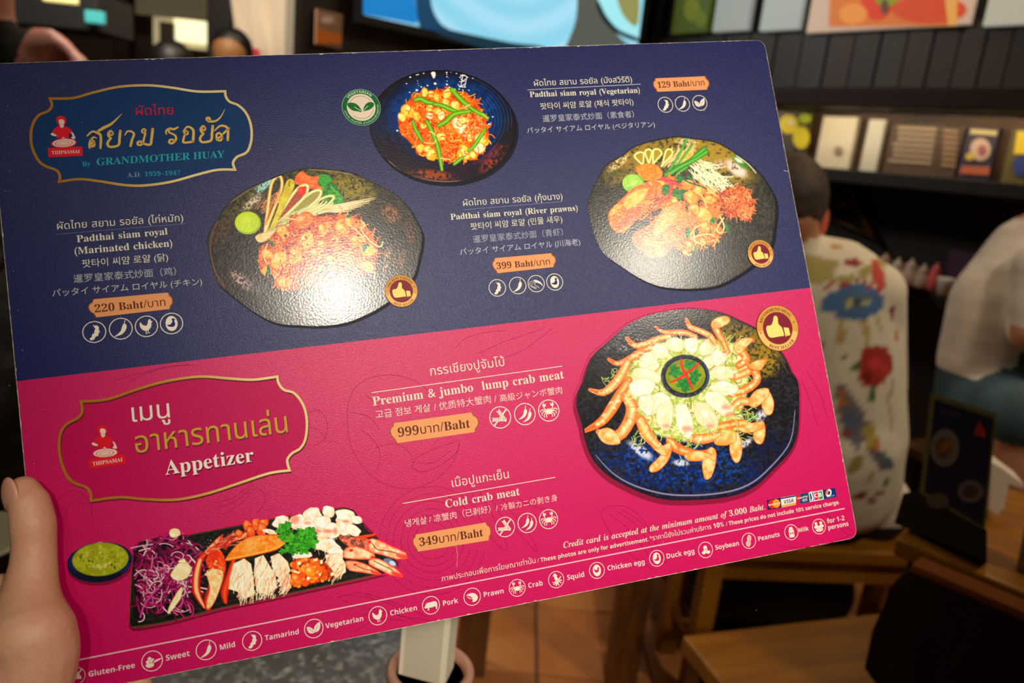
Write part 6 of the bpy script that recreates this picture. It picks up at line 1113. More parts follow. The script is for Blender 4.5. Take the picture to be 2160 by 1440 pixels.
o = far('status_light', 178, 216, 22, 48, 3.35, glow('teal_light', (60, 150, 150), 1.0), .03); tag(o, 'small glowing teal light on the dark air unit', 'light')
o = far('strip_lamp', 88, 158, -14, 4, 3.2, glow('warm_strip', (226, 210, 140), 1.0), .03); tag(o, 'warm strip lamp at the top edge over the air unit', 'lamp')
o = far('window_1', -60, 18, -40, 60, 5.0, glow('blue_window', (40, 66, 70), .5)); o['kind'] = 'structure'

# ------------------------------------------------------------ furniture
# granite table under the menu
gm = newmat('granite', rough=.3); n, l, b = nodes(gm); tc = n.new('ShaderNodeTexCoord'); v1 = n.new('ShaderNodeTexVoronoi'); v1.inputs['Scale'].default_value = 150; nz = n.new('ShaderNodeTexNoise'); nz.inputs['Scale'].default_value = 70; nz.inputs['Detail'].default_value = 5
cr = n.new('ShaderNodeValToRGB'); e = cr.color_ramp.elements; e[0].position = .40; e[0].color = srgb(20, 24, 32) + (1,); e[1].position = .72; e[1].color = srgb(150, 148, 140) + (1,); e2 = cr.color_ramp.elements.new(.55); e2.color = srgb(54, 62, 78) + (1,)
mx = n.new('ShaderNodeMixRGB'); mx.inputs[0].default_value = .45; l.new(tc.outputs['Object'], v1.inputs['Vector']); l.new(tc.outputs['Object'], nz.inputs['Vector']); l.new(v1.outputs['Color'], mx.inputs[2]); l.new(nz.outputs[0], mx.inputs[1]); l.new(mx.outputs[0], cr.inputs[0]); l.new(cr.outputs[0], b.inputs['Base Color'])
tb = empty('granite_table', (-.55, .42, 0)); box('tabletop', (0, 0, .725), (1.0, .68, .03), gm, tb, bevel=.006); box('apron', (0, 0, .67), (.9, .58, .08), M_OCH2, tb, bevel=.003)
for sx in (-1, 1):
    for sy in (-1, 1): box('leg', (sx * .42, sy * .26, .32), (.06, .06, .64), M_OCH2, tb, bevel=.004)
tag(tb, 'table with a dark speckled grey granite top below the menu board', 'table')
# wooden round holder with white paper menus standing in it
hc = G(908, 1412, .845); hd = empty('round_holder', (hc[0], hc[1], .741)); R_ = .034
lathe('tub', [(.03, 0), (R_, .004), (R_ + .001, .10), (R_ - .001, .104), (R_ - .005, .10), (R_ - .006, .008), (.002, .006)], add_noise(newmat('pinkish_turned_wood', rough=.45), srgb(150, 92, 70), srgb(176, 116, 92), 30, 4, (1, 1, 6)), (0, 0, 0), hd, 40)
lathe('rim_ring', [(R_ + .0035, 0), (R_ + .004, .006), (R_ + .001, .009), (R_ - .004, .007), (R_ - .004, 0)], newmat('pale_rim', srgb(176, 128, 108), .4), (0, 0, .098), hd, 40)
tag(hd, 'small round turned-wood holder on the granite table with white paper in it', 'holder')
pa = G(846, 1440, .80); pb = G(945, 1440, .80); ta, tb_ = D(846, 1240, pa[1] - .01), D(958, 1240, pb[1] - .01)
pp = empty('folded_paper', (hc[0], hc[1], .75)); cpos = pp.location
A0 = Vector((hc[0] - .027, hc[1] - .004, .752)); B0 = Vector((hc[0] + .014, hc[1] - .012, .752)); C0 = Vector((hc[0] + .019, hc[1] + .012, .752)); D0 = Vector((hc[0] - .022, hc[1] + .018, .752)); up_ = Vector((.000, .006, .22))
V = [v - cpos for v in (A0, B0, C0, D0, A0 + up_, B0 + up_, C0 + up_, D0 + up_)]
mesh_obj('sleeve', V, [(0, 1, 5, 4), (1, 2, 6, 5), (2, 3, 7, 6), (3, 0, 4, 7), (4, 5, 6, 7), (3, 2, 1, 0)], newmat('white_paper', srgb(222, 212, 186), .6), pp)
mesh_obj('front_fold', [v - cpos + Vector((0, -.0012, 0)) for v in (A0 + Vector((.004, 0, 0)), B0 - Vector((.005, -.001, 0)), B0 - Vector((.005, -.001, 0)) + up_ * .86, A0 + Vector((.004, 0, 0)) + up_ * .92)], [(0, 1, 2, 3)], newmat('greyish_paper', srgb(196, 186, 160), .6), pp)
tag(pp, 'folded white paper sleeve standing upright in the round holder', 'paper')

def stool(c, yaw, w, d, h, mat, leg, lab, name='wooden_stool', cat='stool', th=.035):
    e = empty(name, (c[0], c[1], 0), yaw); box('seat', (0, 0, h - th / 2), (w, d, th), mat, e, bevel=.005)
    for sx in (-1, 1):
        for sy in (-1, 1): box('leg', (sx * (w / 2 - .035), sy * (d / 2 - .035), (h - th) / 2), (.045, .045, h - th), leg, e, bevel=.003)
        box('stretcher', (sx * (w / 2 - .035), 0, .16), (.025, d - .1, .03), leg, e)
    box('apron', (0, d / 2 - .03, h - th - .03), (w - .08, .02, .06), leg, e); box('apron', (0, -d / 2 + .03, h - th - .03), (w - .08, .02, .06), leg, e)
    tag(e, lab, cat); return e
yaw = math.atan2(.32, .95); e1 = np.array([math.cos(yaw), math.sin(yaw)]); e2_ = np.array([math.sin(yaw), -math.cos(yaw)])
cn = np.array([.37, 1.225]); cs_ = cn + e1 * .23 + e2_ * .12
stool(cs_, yaw, .46, .24, .45, M_OCH, M_OCH2, 'wide honey-coloured wooden stool, nearest one, in front of the dark chair back')
bs = G(1735, 1160, .45); stool((bs[0] + .02, bs[1] + .13), .12, .64, .26, .45, M_OCH, M_OCH, 'long honey wood bench the man in the floral shirt sits on', 'wooden_bench', 'bench')
# near dark chair seen from behind, at the right
q0 = np.array([.575, .965]); dq = np.array([.70, -.714]); nq = np.array([.714, .70]); yawc = math.atan2(dq[1], dq[0])
cc = q0 + dq * .21; ch = empty('dining_chair', (cc[0] - nq[0] * .2, cc[1] - nq[1] * .2, 0), yawc + math.pi)
def cl(u, v, z): return (u, v, z)      # chair frame: x along the back, y forwards
pts = [(-.21, .62), (-.212, .68), (-.20, .765), (-.186, .79), (.186, .79), (.20, .765), (.212, .68), (.21, .62), (.19, .605), (-.19, .605)]
V = [(x, -.2, z) for x, z in pts] + [(x, -.165, z) for x, z in pts]; m_ = len(pts)
mesh_obj('backrest', V, [list(range(m_)), list(range(2 * m_ - 1, m_ - 1, -1))] + [[i, m_ + i, m_ + (i + 1) % m_, (i + 1) % m_] for i in range(m_)], M_DARK2, ch); box('top_rail', (0, -.1825, .794), (.37, .037, .012), newmat('lit_orange_edge', srgb(120, 60, 8), .8, spec=.15), ch, bevel=.003)  # orange strip paints in the light caught along the top edge
for sx in (-1, 1): box('rear_post', (sx * .15, -.183, .305), (.055, .035, .61), M_DARK2, ch, bevel=.004); box('leg', (sx * .17, .17, .215), (.045, .045, .43), M_DARK2, ch, bevel=.004)
box('seat', (0, 0, .445), (.42, .40, .03), M_OCH, ch, bevel=.006); box('apron', (0, .17, .40), (.34, .02, .05), M_DARK2, ch)
tag(ch, 'dark brown wooden chair back with its lit top edge coloured orange at the lower right', 'chair')
# far table with thick legs behind and below the menu
t2 = empty('wooden_table', (.17, 1.95, 0)); box('tabletop', (0, 0, .735), (.48, .7, .04), M_OCH, t2, bevel=.005)
for x, y in ((-.19, -.30), (.19, -.30)): box('leg', (x, y, .36), (.075, .075, .71), M_OCH2, t2, bevel=.005)
for x in (-.19, .19): box('leg', (x, .28, .36), (.075, .075, .71), M_OCH2, t2, bevel=.005)
box('apron', (0, -.31, .68), (.40, .03, .08), M_OCH2, t2)
tag(t2, 'wooden table with thick brown legs seen below the menu board', 'table')
stool((-.02, 2.55), .2, .36, .34, .45, M_OCH2, M_DARK2, 'low dark-legged stool behind the thick table legs')
stool((.62, 2.75), -.1, .36, .34, .45, M_OCH2, M_DARK2, 'brown stool farther back, between the table legs and the bench')
# right-hand table with the standing menu card
ct = q0 + nq * .36 + dq * .22; t3 = empty('wooden_table', (ct[0], ct[1], 0), yawc); box('tabletop', (0, 0, .735), (.54, .44, .03), M_OCH, t3, bevel=.005); box('apron', (0, 0, .66), (.50, .40, .12), M_DARK2, t3, bevel=.003)
for sx in (-1, 1):
    for sy in (-1, 1): box('leg', (sx * .22, sy * .15, .32), (.06, .06, .64), M_DARK2, t3, bevel=.004)
tag(t3, 'wooden table at the right edge carrying the napkins', 'table')
sa, sb_ = D(1935, 1035, 1.12), D(2080, 1110, 1.02)
st = empty('table_menu_stand', (float(sa[0] + sb_[0]) / 2, float(sa[1] + sb_[1]) / 2, 0.752))
def SP(x, y, o=0.0):
    A_, B_ = D(1952, 950, 1.12), D(2100, 1000, 1.02); nn_ = np.array([(B_ - A_)[1], -(B_ - A_)[0]]); nn_ /= np.linalg.norm(nn_)
    if nn_ @ (CAM[:2] - A_[:2]) < 0: nn_ = -nn_
    d = ray(x, y); q = A_[:2] + nn_ * o; t = ((q - CAM[:2]) @ nn_) / (d[:2] @ nn_); return Vector(CAM + d * t) - st.location
def slab(name, pts, o, th, mat):
    k = len(pts); V = [SP(x, y, o) for x, y in pts] + [SP(x, y, o - th) for x, y in pts]
    return mesh_obj(name, V, [list(range(k)), list(range(2 * k - 1, k - 1, -1))] + [[i, k + i, k + (i + 1) % k, (i + 1) % k] for i in range(k)], mat, st)
slab('board', [(1963, 828), (2102, 872), (2078, 1118), (1940, 1040)], 0, .004, newmat('olive_frame', srgb(110, 104, 50), .4)); slab('card_face', [(1972, 842), (2094, 882), (2070, 1108), (1950, 1036)], .0015, .001, newmat('navy_card', srgb(20, 20, 52), .4))
for L, c in ((E_(1993, 944, 31, 40), (120, 106, 92)), (E_(1990, 944, 18, 24), (170, 104, 40)), (E_(2048, 1036, 28, 24), (110, 92, 76)), (E_(2046, 1036, 18, 15), (130, 84, 44)), (E_(1978, 1056, 24, 16), (96, 80, 62)), ([(2066, 888), (2080, 912), (2078, 924), (2054, 916), (2058, 902)], (176, 44, 40)), ([(1984, 862), (2030, 874), (2030, 884), (1984, 872)], (50, 50, 70))):
    slab('printed_picture', L, .0022 + .0003 * (c[0] % 5), .0004, newmat('card_print_%d_%d' % (c[0], len(bpy.data.materials)), srgb(*c), .45))
slab('holder_base', [(1925, 1036), (1944, 1040), (2082, 1118), (2082, 1186), (1886, 1103), (1905, 1040)], -.006, .06, M_BLK)
tag(st, 'blue table menu card with three round dish pictures standing in a black holder', 'menu stand')
nc = D(2110, 1050, 1.22); nk = empty('napkin', (nc[0], nc[1], .752)); nl = nk.location
V = [Vector(D(x, y, 1.20)) - nl for x, y in ((2088, 1075), (2092, 975), (2110, 985), (2160, 1022), (2160, 1030), (2128, 1020), (2118, 1070), (2104, 1085))]; V2 = [v + Vector((.02, .06, 0)) for v in V]
mesh_obj('sheet', V + V2, [list(range(8)), list(range(15, 7, -1))] + [[i, 8 + i, 8 + (i + 1) % 8, (i + 1) % 8] for i in range(8)], newmat('white_tissue', srgb(214, 200, 184), .8), nk, False)
tag(nk, 'folded white napkin behind the blue menu stand', 'napkin')
wc = D(2176, 1170, 1.03); o = lathe('cup', [(.022, 0), (.028, .10), (.031, .105), (.029, .10), (.02, .01)], newmat('white_cup', srgb(170, 166, 158), .4), (wc[0] + .01, wc[1], .77)); o.location.z = .752
tag(o, 'white cup at the very right edge beside the dark chair', 'cup')
# ------------------------------------------------------------ people: overlapping tapered limbs fused into one continuous surface
def capsule(V, F_, a, ra, b, rb, n=16, flat=(1, 1), axis=None):
    """tapered limb from a to b; flat scales the cross-section along axis-side / the other side"""
    a, b = np.array(a, float), np.array(b, float); d = b - a; L = np.linalg.norm(d); d = d / L if L > 1e-9 else np.array([0, 0, 1.])
    ax = np.array(axis if axis is not None else ((1, 0, 0) if abs(d[0]) < .8 else (0, 1, 0)), float); ax -= (ax @ d) * d; ax /= np.linalg.norm(ax); bx = np.cross(d, ax); k0 = len(V); rings = []
    for t in np.linspace(-math.pi / 2, 0, 5)[1:]: rings.append((a + d * ra * math.sin(t), ra * math.cos(t)))
    for t in np.linspace(0, math.pi / 2, 5)[:-1]: rings.append((b + d * rb * math.sin(t), rb * math.cos(t)))
    for c, r in rings:
        for i in range(n): w = 2 * math.pi * i / n; V.append(c + ax * r * flat[0] * math.cos(w) + bx * r * flat[1] * math.sin(w))
    for k in range(len(rings) - 1):
        for i in range(n): F_.append((k0 + k * n + i, k0 + k * n + (i + 1) % n, k0 + (k + 1) * n + (i + 1) % n, k0 + (k + 1) * n + i))
    p = len(V); V.append(a - d * ra); V.append(b + d * rb); m = len(rings) - 1
    for i in range(n): F_.append((p, k0 + (i + 1) % n, k0 + i)); F_.append((p + 1, k0 + m * n + i, k0 + m * n + (i + 1) % n))
def fuse(name, parts, voxel, smooth=8, parent=None, loc=None):
    V, F_ = [], []
    for q in parts: capsule(V, F_, *q[:4], **(q[4] if len(q) > 4 else {}))
    loc = np.array(loc if loc is not None else (0, 0, 0), float); me = bpy.data.meshes.new(name); me.from_pydata([tuple(v - loc) for v in V], [], F_)
    o = bpy.data.objects.new(name, me); COL.objects.link(o); r = o.modifiers.new('r', 'REMESH'); r.mode = 'VOXEL'; r.voxel_size = voxel; s = o.modifiers.new('s', 'SMOOTH'); s.iterations = smooth; s.factor = .5
    dg = bpy.context.evaluated_depsgraph_get(); dg.update(); m2 = bpy.data.meshes.new_from_object(o.evaluated_get(dg)); o.modifiers.clear(); o.data = m2; bpy.data.meshes.remove(me); m2.shade_smooth(); m2.name = name
    o.location = loc
    if parent: o.parent = parent; o.location = loc - np.array(parent.location)
    return o
def skin_mat(name, c1, c2, sss=.1):
    m = add_noise(newmat(name, rough=.5), srgb(*c1), srgb(*c2), 22, 4, lo=.3, hi=.7, bump=.16, bscale=420); b = m.node_tree.nodes['Principled BSDF']; b.inputs['Subsurface Weight'].default_value = sss; b.inputs['Subsurface Radius'].default_value = (.01, .004, .002); b.inputs['Subsurface Scale'].default_value = .3; return m
M_SKIN = skin_mat('warm_skin', (206, 146, 112), (226, 170, 136)); M_SKIN2 = newmat('background_skin', srgb(190, 128, 98), .6); M_HAIR = newmat('cropped_dark_hair', srgb(34, 26, 22), .6); M_HAIR2 = newmat('black_hair', srgb(14, 11, 10), .5)

# the hand holding the board: placed in the board's own frame (x right, y up, z towards the reader)
def HP(x, y, h):       # a point h metres in front of the board, on the sight line of that part of the photograph
    d = ray(x, y); q = c0 + EN * h; return CAM + d * (((q - CAM) @ EN) / (d @ EN))
PXM = unit(70, 1200)
def hp(x, y, r, h=None): r_ = r * PXM * .97; return HP(x, y, r_ + .0003 if h is None else h), r_
L = [hp(50, 1036, 36), hp(62, 1062, 44), hp(70, 1105, 48), hp(72, 1145, 46), hp(71, 1185, 48), hp(66, 1228, 55), hp(62, 1272, 66), hp(68, 1338, 88), hp(80, 1372, 84), hp(70, 1430, 84), hp(-20, 1470, 105, .012), hp(-60, 1500, 140, .0)]
parts = [(L[i][0], L[i][1], L[i + 1][0], L[i + 1][1]) for i in range(len(L) - 1)]
parts.append((HP(20, 1330, .018), 60 * PXM, HP(-60, 1480, .010), 80 * PXM)); parts.append((HP(0, 1250, .006), 42 * PXM, HP(-70, 1420, .0), 80 * PXM))
parts.append((HP(-60, 1500, 0), 150 * PXM, HP(-260, 1900, .02), 150 * PXM))                       # wrist and forearm
kn = [HP(-95, 1350, -.022), HP(-80, 1440, -.026), HP(-50, 1530, -.028), HP(-10, 1610, -.026)]       # knuckles behind the board
mid = [HP(70, 1360, -.028), HP(110, 1462, -.030), HP(110, 1560, -.030), HP(110, 1650, -.028)]; tip = [HP(285, 1452, -.0125), HP(290, 1540, -.0135), HP(270, 1630, -.0135), HP(220, 1710, -.0125)]
for k in range(4):
    r0, r1, r2 = (.0105, .0092, .0078) if k < 3 else (.009, .0078, .0066); pm = (mid[k] + tip[k]) / 2 - EN * .004
    parts += [(HP(-60, 1500, 0), 110 * PXM, kn[k], .0125), (kn[k], r0 + .001, mid[k], r0), (mid[k], r0, pm, r1), (pm, r1, tip[k], r2)]
hand = fuse('hand', parts, .0013, 7, loc=HP(60, 1300, .01)); hand.data.materials.append(M_SKIN)
tag(hand, 'left hand with the thumb in front holding the menu board by its lower left corner', 'hand')
def ellipsoid(name, c, ax, r, mat, parent, n=18, m=10):
    V, F_ = [], []; ax = [np.array(a) / np.linalg.norm(a) for a in ax]
    for j in range(m + 1):
        t = math.pi * j / m
        for i in range(n): w = 2 * math.pi * i / n; V.append(np.array(c) + ax[0] * r[0] * math.sin(t) * math.cos(w) + ax[1] * r[1] * math.sin(t) * math.sin(w) + ax[2] * r[2] * math.cos(t) - np.array(parent.location))
    for j in range(m):
        for i in range(n): F_.append((j * n + i, j * n + (i + 1) % n, (j + 1) * n + (i + 1) % n, (j + 1) * n + i))
    return mesh_obj(name, V, F_, mat, parent, True)
tdir = HP(60, 1010, .01) - HP(74, 1110, .01); tdir /= np.linalg.norm(tdir); nrm_ = -E1 * .66 + EN * .75; nrm_ -= (nrm_ @ tdir) * tdir; nrm_ /= np.linalg.norm(nrm_); side = np.cross(nrm_, tdir)
nailm = newmat('thumbnail_pink', srgb(222, 160, 134), .3)
ellipsoid('thumbnail', HP(50, 1040, 38 * PXM) + nrm_ * 38 * PXM * .76, (side, tdir, nrm_), (.0064, .0084, .0017), nailm, hand)

# man in the floral shirt, seen from behind, sitting on the bench
YB_ = 1.66
def B(x, y, dy=0.0): return D(x, y, YB_ + dy)
mp_ = empty('person', tuple(G(1760, 1150, .45)[:2]) + (.45,)); ml = np.array(mp_.location)
sk_parts = [(B(1664, 428, .02), .074, B(1664, 458, .0), .070, dict(flat=(.92, 1.1))), (B(1662, 412, .05), .080, B(1664, 432, .04), .078), (B(1660, 470, .07), .062, B(1658, 500, .08), .055), (B(1668, 470, .01), .058, B(1672, 560, .01), .060),
            (B(1600, 575, .03), .066, B(1770, 575, .02), .066), (B(1540, 610, .03), .074, B(1838, 618, .02), .074), (B(1700, 640, .03), .15, B(1730, 760, .03), .15, dict(flat=(1.27, .78), axis=(1, 0, 0))), (B(1730, 760, .03), .15, B(1745, 940, .03), .15, dict(flat=(1.24, .8), axis=(1, 0, 0))),
            (B(1745, 940, .03), .15, B(1755, 1020, .05), .14, dict(flat=(1.16, .9), axis=(1, 0, 0))), (B(1845, 640, .02), .066, B(1862, 820, .10), .055), (B(1862, 820, .10), .05, B(1800, 820, .40), .038), (B(1545, 640, .03), .062, B(1545, 820, .10), .052), (B(1545, 820, .10), .05, B(1580, 800, .40), .038)]
for s_ in (-1, 1): hx = B(1760 + s_ * 80, 1062, .1); kx = hx + np.array([s_ * .03 - .05, .40, .02]); fx = kx + np.array([0, .04, -.42]); sk_parts += [(hx, .095, kx, .062), (kx, .06, fx, .042), (fx, .042, fx + [0, .14, -.01], .035)]
for s_ in (1715, 1570): h0 = B(1800 if s_ > 1600 else 1580, 820 if s_ > 1600 else 800, .40); sk_parts.append((h0, .03, h0 + [-.02, .10, -.01], .032, dict(flat=(1.2, .6))))
man = fuse('body', sk_parts, .011, 5, mp_, ml)
SH = add_noise(newmat('cream_shirt', rough=.75), srgb(220, 206, 182), srgb(232, 220, 200), 12, 3); n, l, b = nodes(SH); at = n.new('ShaderNodeAttribute'); at.attribute_name = 'Col'; l.new(at.outputs['Color'], b.inputs['Base Color'])
man.data.materials.append(SH); man.data.materials.append(M_SKIN2); man.data.materials.append(newmat('dark_trousers', srgb(22, 30, 34), .7)); me = man.data
nv = len(me.vertices); co = np.empty(nv * 3); me.vertices.foreach_get('co', co); co = co.reshape(-1, 3) + ml
# the printed motifs lie on the cloth in metres: across (x) and up (z) on the back panel
def uv(x, y): q = D(x, y, YB_ - .10); return (q[0], q[2])
colr = np.tile(lin((226, 214, 190)), (nv, 1))
def motif(pts, c, sm=3):
    q = [uv(*p_) for p_ in (catmull(pts, True, sm) if sm else pts)]; k = inside(co[:, 0], co[:, 2], q) & (co[:, 1] < YB_ + .06); colr[k] = lin(c)
for x in range(1700, 1900, 22): motif(E_(x + (x % 3) * 3, 560 + (x * 7 % 40), 14, 11, 8), (170, 156, 84), 0)
motif([(1700, 560), (1740, 545), (1775, 570), (1760, 600), (1710, 600)], (176, 160, 90)); motif(E_(1822, 562, 22, 9), (150, 30, 36), 0); motif(E_(1880, 590, 18, 34), (200, 70, 60), 0); motif(E_(1800, 530, 12, 6), (190, 140, 60), 0)
for k in range(14): t = math.pi * (1.02 + .96 * k / 13); motif([(1812 + 74 * math.cos(t) - 7, 642 + 34 * math.sin(t)), (1812 + 92 * math.cos(t), 642 + 54 * math.sin(t)), (1812 + 74 * math.cos(t) + 7, 642 + 34 * math.sin(t))], (170, 44, 40), 0)
motif([(1738, 648), (1765, 618), (1812, 604), (1860, 616), (1886, 646), (1862, 672), (1812, 678), (1765, 668)], (70, 110, 160)); motif(E_(1818, 640, 34, 15), (92, 104, 118), 0); motif(E_(1800, 645, 12, 7), (190, 186, 130), 0); motif(E_(1842, 644, 9, 6), (180, 180, 140), 0); motif(E_(1820, 640, 8, 10), (44, 60, 90), 0)
for L in ([(1775, 674), (1790, 676), (1785, 720), (1774, 748), (1770, 715)], [(1824, 680), (1840, 680), (1846, 720), (1838, 748), (1830, 715)], [(1864, 676), (1872, 676), (1884, 708), (1876, 706)]): motif(L, (190, 160, 90))
motif([(1826, 745), (1850, 738), (1882, 738), (1902, 765), (1896, 800), (1866, 820), (1836, 822), (1818, 800), (1822, 770)], (170, 40, 32)); motif(E_(1858, 772, 18, 16), (206, 50, 60), 0); motif(E_(1884, 790, 12, 14), (196, 60, 44), 0); motif(E_(1840, 800, 10, 10), (130, 24, 24), 0)
motif([(1795, 780), (1820, 770), (1822, 786), (1800, 790)], (70, 110, 56)); motif([(1850, 822), (1858, 822), (1850, 860), (1842, 850)], (70, 110, 56)); motif(E_(1908, 670, 7, 14), (140, 40, 40), 0); motif(E_(1786, 755, 6, 8), (96, 100, 90), 0); motif(E_(1920, 720, 6, 12), (190, 120, 70), 0)
motif([(1770, 818), (1790, 822), (1812, 850), (1832, 880), (1830, 920), (1812, 950), (1790, 930), (1772, 880)], (116, 106, 116)); motif([(1772, 822), (1788, 830), (1788, 860), (1774, 862)], (186, 120, 50)); motif(E_(1800, 900, 20, 34), (96, 108, 130), 0); motif(E_(1790, 915, 10, 12), (150, 70, 60), 0); motif(E_(1840, 930, 14, 34), (176, 156, 70), 0); motif([(1836, 950), (1870, 960), (1898, 990), (1890, 1004), (1856, 990)], (92, 96, 104)); motif(E_(1855, 940, 10, 12), (196, 120, 50), 0); motif([(1790, 975), (1822, 960), (1816, 990), (1792, 1000)], (160, 140, 80)); motif(E_(1838, 1005, 8, 16), (190, 150, 90), 0)
for x, y in ((1890, 860), (1900, 830), (1896, 900)): motif(E_(x, y, 5, 26), (190, 170, 120), 0)
for x, y in ((1820, 1052), (1850, 1066), (1868, 1050)): motif(E_(x, y, 14, 8), (150, 50, 56), 0)
motif(E_(1880, 1025, 8, 9), (90, 120, 80), 0); motif(E_(1735, 740, 6, 12), (130, 40, 50), 0)
# collar line and waist line: what is skin and what is shirt
zc = B(1700, 512)[2]; zs = .47
skin = co[:, 2] > zc + .03 * np.clip(np.abs(co[:, 0] - B(1668, 500)[0]) * 10, 0, 3); fore = (co[:, 1] > YB_ + .22) & (co[:, 2] > .66)
cat_ = np.zeros(nv, int); cat_[skin | fore] = 1; cat_[(co[:, 2] < .50) | ((co[:, 1] > YB_ + .28) & (co[:, 2] < .66))] = 2
for pl in me.polygons:
    v = [cat_[i] for i in pl.vertices]; pl.material_index = max(set(v), key=v.count)
at = me.color_attributes.new('Col', 'FLOAT_COLOR', 'POINT'); at.data.foreach_set('color', np.hstack([colr, np.ones((nv, 1))]).astype(np.float32).ravel())
hair = fuse('hair', [(B(1660, 405, .03), .088, B(1662, 425, .025), .086), (B(1664, 420, .0), .078, B(1665, 436, -.004), .073)], .01, 4, mp_, ml); hair.data.materials.append(add_noise(newmat('faded_short_hair', rough=.7), srgb(40, 30, 22), srgb(70, 48, 36), 60, 3))
e_ = B(1736, 468, .04); ellipsoid('ear', e_, ((.5, .8, 0), (0, 0, 1), (.8, -.5, 0)), (.022, .033, .011), newmat('reddish_ear', srgb(206, 96, 72), .5), mp_)
fc = B(1658, 470, .148); ellipsoid('nose', fc, ((1, 0, 0), (0, 1, 0), (0, 0, 1)), (.012, .016, .02), M_SKIN2, mp_)
tag(mp_, 'seated man from behind, cropped hair, cream shirt with rose and eye prints', 'person')

# person in a white T-shirt and teal shorts at the right edge
Y2 = 2.02
def B2(x, y, dy=0.0): return D(x, y, Y2 + dy)
p2 = empty('person', tuple(B2(2100, 900)[:2]) + (.43,)); pl_ = np.array(p2.location)
prt = [(B2(2092, 770), .135, B2(2125, 640), .14, dict(flat=(1.05, .9))), (B2(2125, 640), .14, B2(2180, 545), .12), (B2(2180, 545), .12, B2(2230, 490), .09), (B2(2230, 480), .055, B2(2250, 420), .055), (B2(2262, 380), .088, B2(2262, 350), .095), (B2(2190, 560, -.14), .06, B2(2170, 700, -.18), .05), (B2(2170, 700, -.18), .047, B2(2290, 770, -.22), .036), (B2(2250, 540, .14), .06, B2(2270, 700, .2), .05), (B2(2270, 700, .2), .047, B2(2360, 760, .1), .036),
       (B2(2085, 810), .135, B2(2090, 870), .14), (B2(2085, 865, -.06), .115, B2(2150, 880, -.28), .088), (B2(2085, 860, .08), .10, B2(2230, 900, .0), .075), (B2(2140, 900, -.27), .072, B2(2140, 1010, -.30), .058), (B2(2140, 1010, -.3), .058, B2(2130, 1170, -.30), .042), (B2(2230, 900, 0), .065, B2(2240, 1150, 0), .04)]
b2 = fuse('body', prt, .013, 5, p2, pl_); me = b2.data
for m_ in (add_noise(newmat('white_tshirt', rough=.8), srgb(196, 180, 166), srgb(218, 204, 190), 7, 3, (1, 1, 3), bump=.5), add_noise(newmat('teal_shorts', rough=.8), srgb(38, 62, 68), srgb(58, 84, 92), 8, 2), M_SKIN2): me.materials.append(m_)
nv = len(me.vertices); co = np.empty(nv * 3); me.vertices.foreach_get('co', co); co = co.reshape(-1, 3) + pl_
zw, zk, zn = B2(2060, 782)[2], B2(2140, 905, -.25)[2], B2(2230, 470)[2]
for q in me.polygons:
    c_ = np.array(q.center) + pl_; z = c_[2]; q.material_index = 0 if z > zw + (.09 if c_[1] < Y2 - .12 else 0) else 1
    if z > zn: q.material_index = 2
    if z < B2(2140, 915, -.25)[2]: q.material_index = 2
    if (c_[1] < Y2 - .17 and zw + .09 < z < B2(2170, 690, -.18)[2]) or c_[0] > B2(2290, 720)[0]: q.material_index = 2
hp2 = fuse('hair', [(B2(2250, 362, .0), .094, B2(2258, 345, .0), .098)], .012, 4, p2, pl_); hp2.data.materials.append(M_HAIR)
ellipsoid('nose', B2(2306, 385), ((1, 0, 0), (0, 1, 0), (0, 0, 1)), (.02, .012, .018), M_SKIN2, p2)
_pz = B2(2090, 870)[2] - .145; _pc = B2(2105, 870); stool((_pc[0] + .02, _pc[1] + .06), .5, .34, .28, _pz, M_OCH2, M_DARK2, 'dark-legged stool under the person in teal shorts at the right edge')
tag(p2, 'seated person in a white T-shirt and teal shorts cut by the right edge', 'person')
# far diners and a standing person at the left
def small_person(x, y, Y, sh, lab, face=True, skin=None):
    c = D(x, y, Y); e = empty('person', (c[0], c[1], 0)); l_ = np.array(e.location)
    o = fuse('body', [(c, .085, c + [0, 0, .03], .09), (c - [0, 0, .08], .05, c - [0, 0, .16], .05), (c + [-.16, 0, -.22], .06, c + [.16, 0, -.22], .06), (c - [0, 0, .25], .13, c - [0, 0, .55], .14), (c + [-.19, 0, -.24], .05, c + [-.2, -.1, -.5], .04), (c + [.19, 0, -.24], .05, c + [.2, -.1, -.5], .04)] + [(c + [s_ * .08, 0, -.6], .085, np.array([c[0] + s_ * .1, c[1], .05]), .045) for s_ in (-1, 1)], .014, 4, e, l_)
    o.data.materials.append(newmat('cloth_%d' % x, srgb(*sh), .8)); o.data.materials.append(skin or M_SKIN2)
    for q in o.data.polygons: q.material_index = 1 if q.center.z > c[2] - .15 else 0
    h = fuse('hair', [(c + [0, .02, .05], .098, c + [0, .045, .0], .095)] if face else [(c + [0, -.012, .04], .098, c + [0, -.01, -.01], .095)], .014, 3, e, l_); h.data.materials.append(M_HAIR2); tag(e, lab, 'person'); return e
small_person(487, 122, 3.9, (30, 24, 22), 'black-haired diner in front of the white banner', skin=newmat('olive_skin', srgb(150, 104, 64), .55))
e = small_person(366, 150, 3.6, (24, 20, 18), 'dark-haired diner seen low over the top edge of the menu board', face=False); 
Y3 = 1.9
def B3(x, y, dy=0.0): return D(x, y, Y3 + dy)
p3 = empty('person', tuple(B3(10, 900)[:2]) + (0.0,)); l3 = np.array(p3.location); s0 = B3(20, 190)
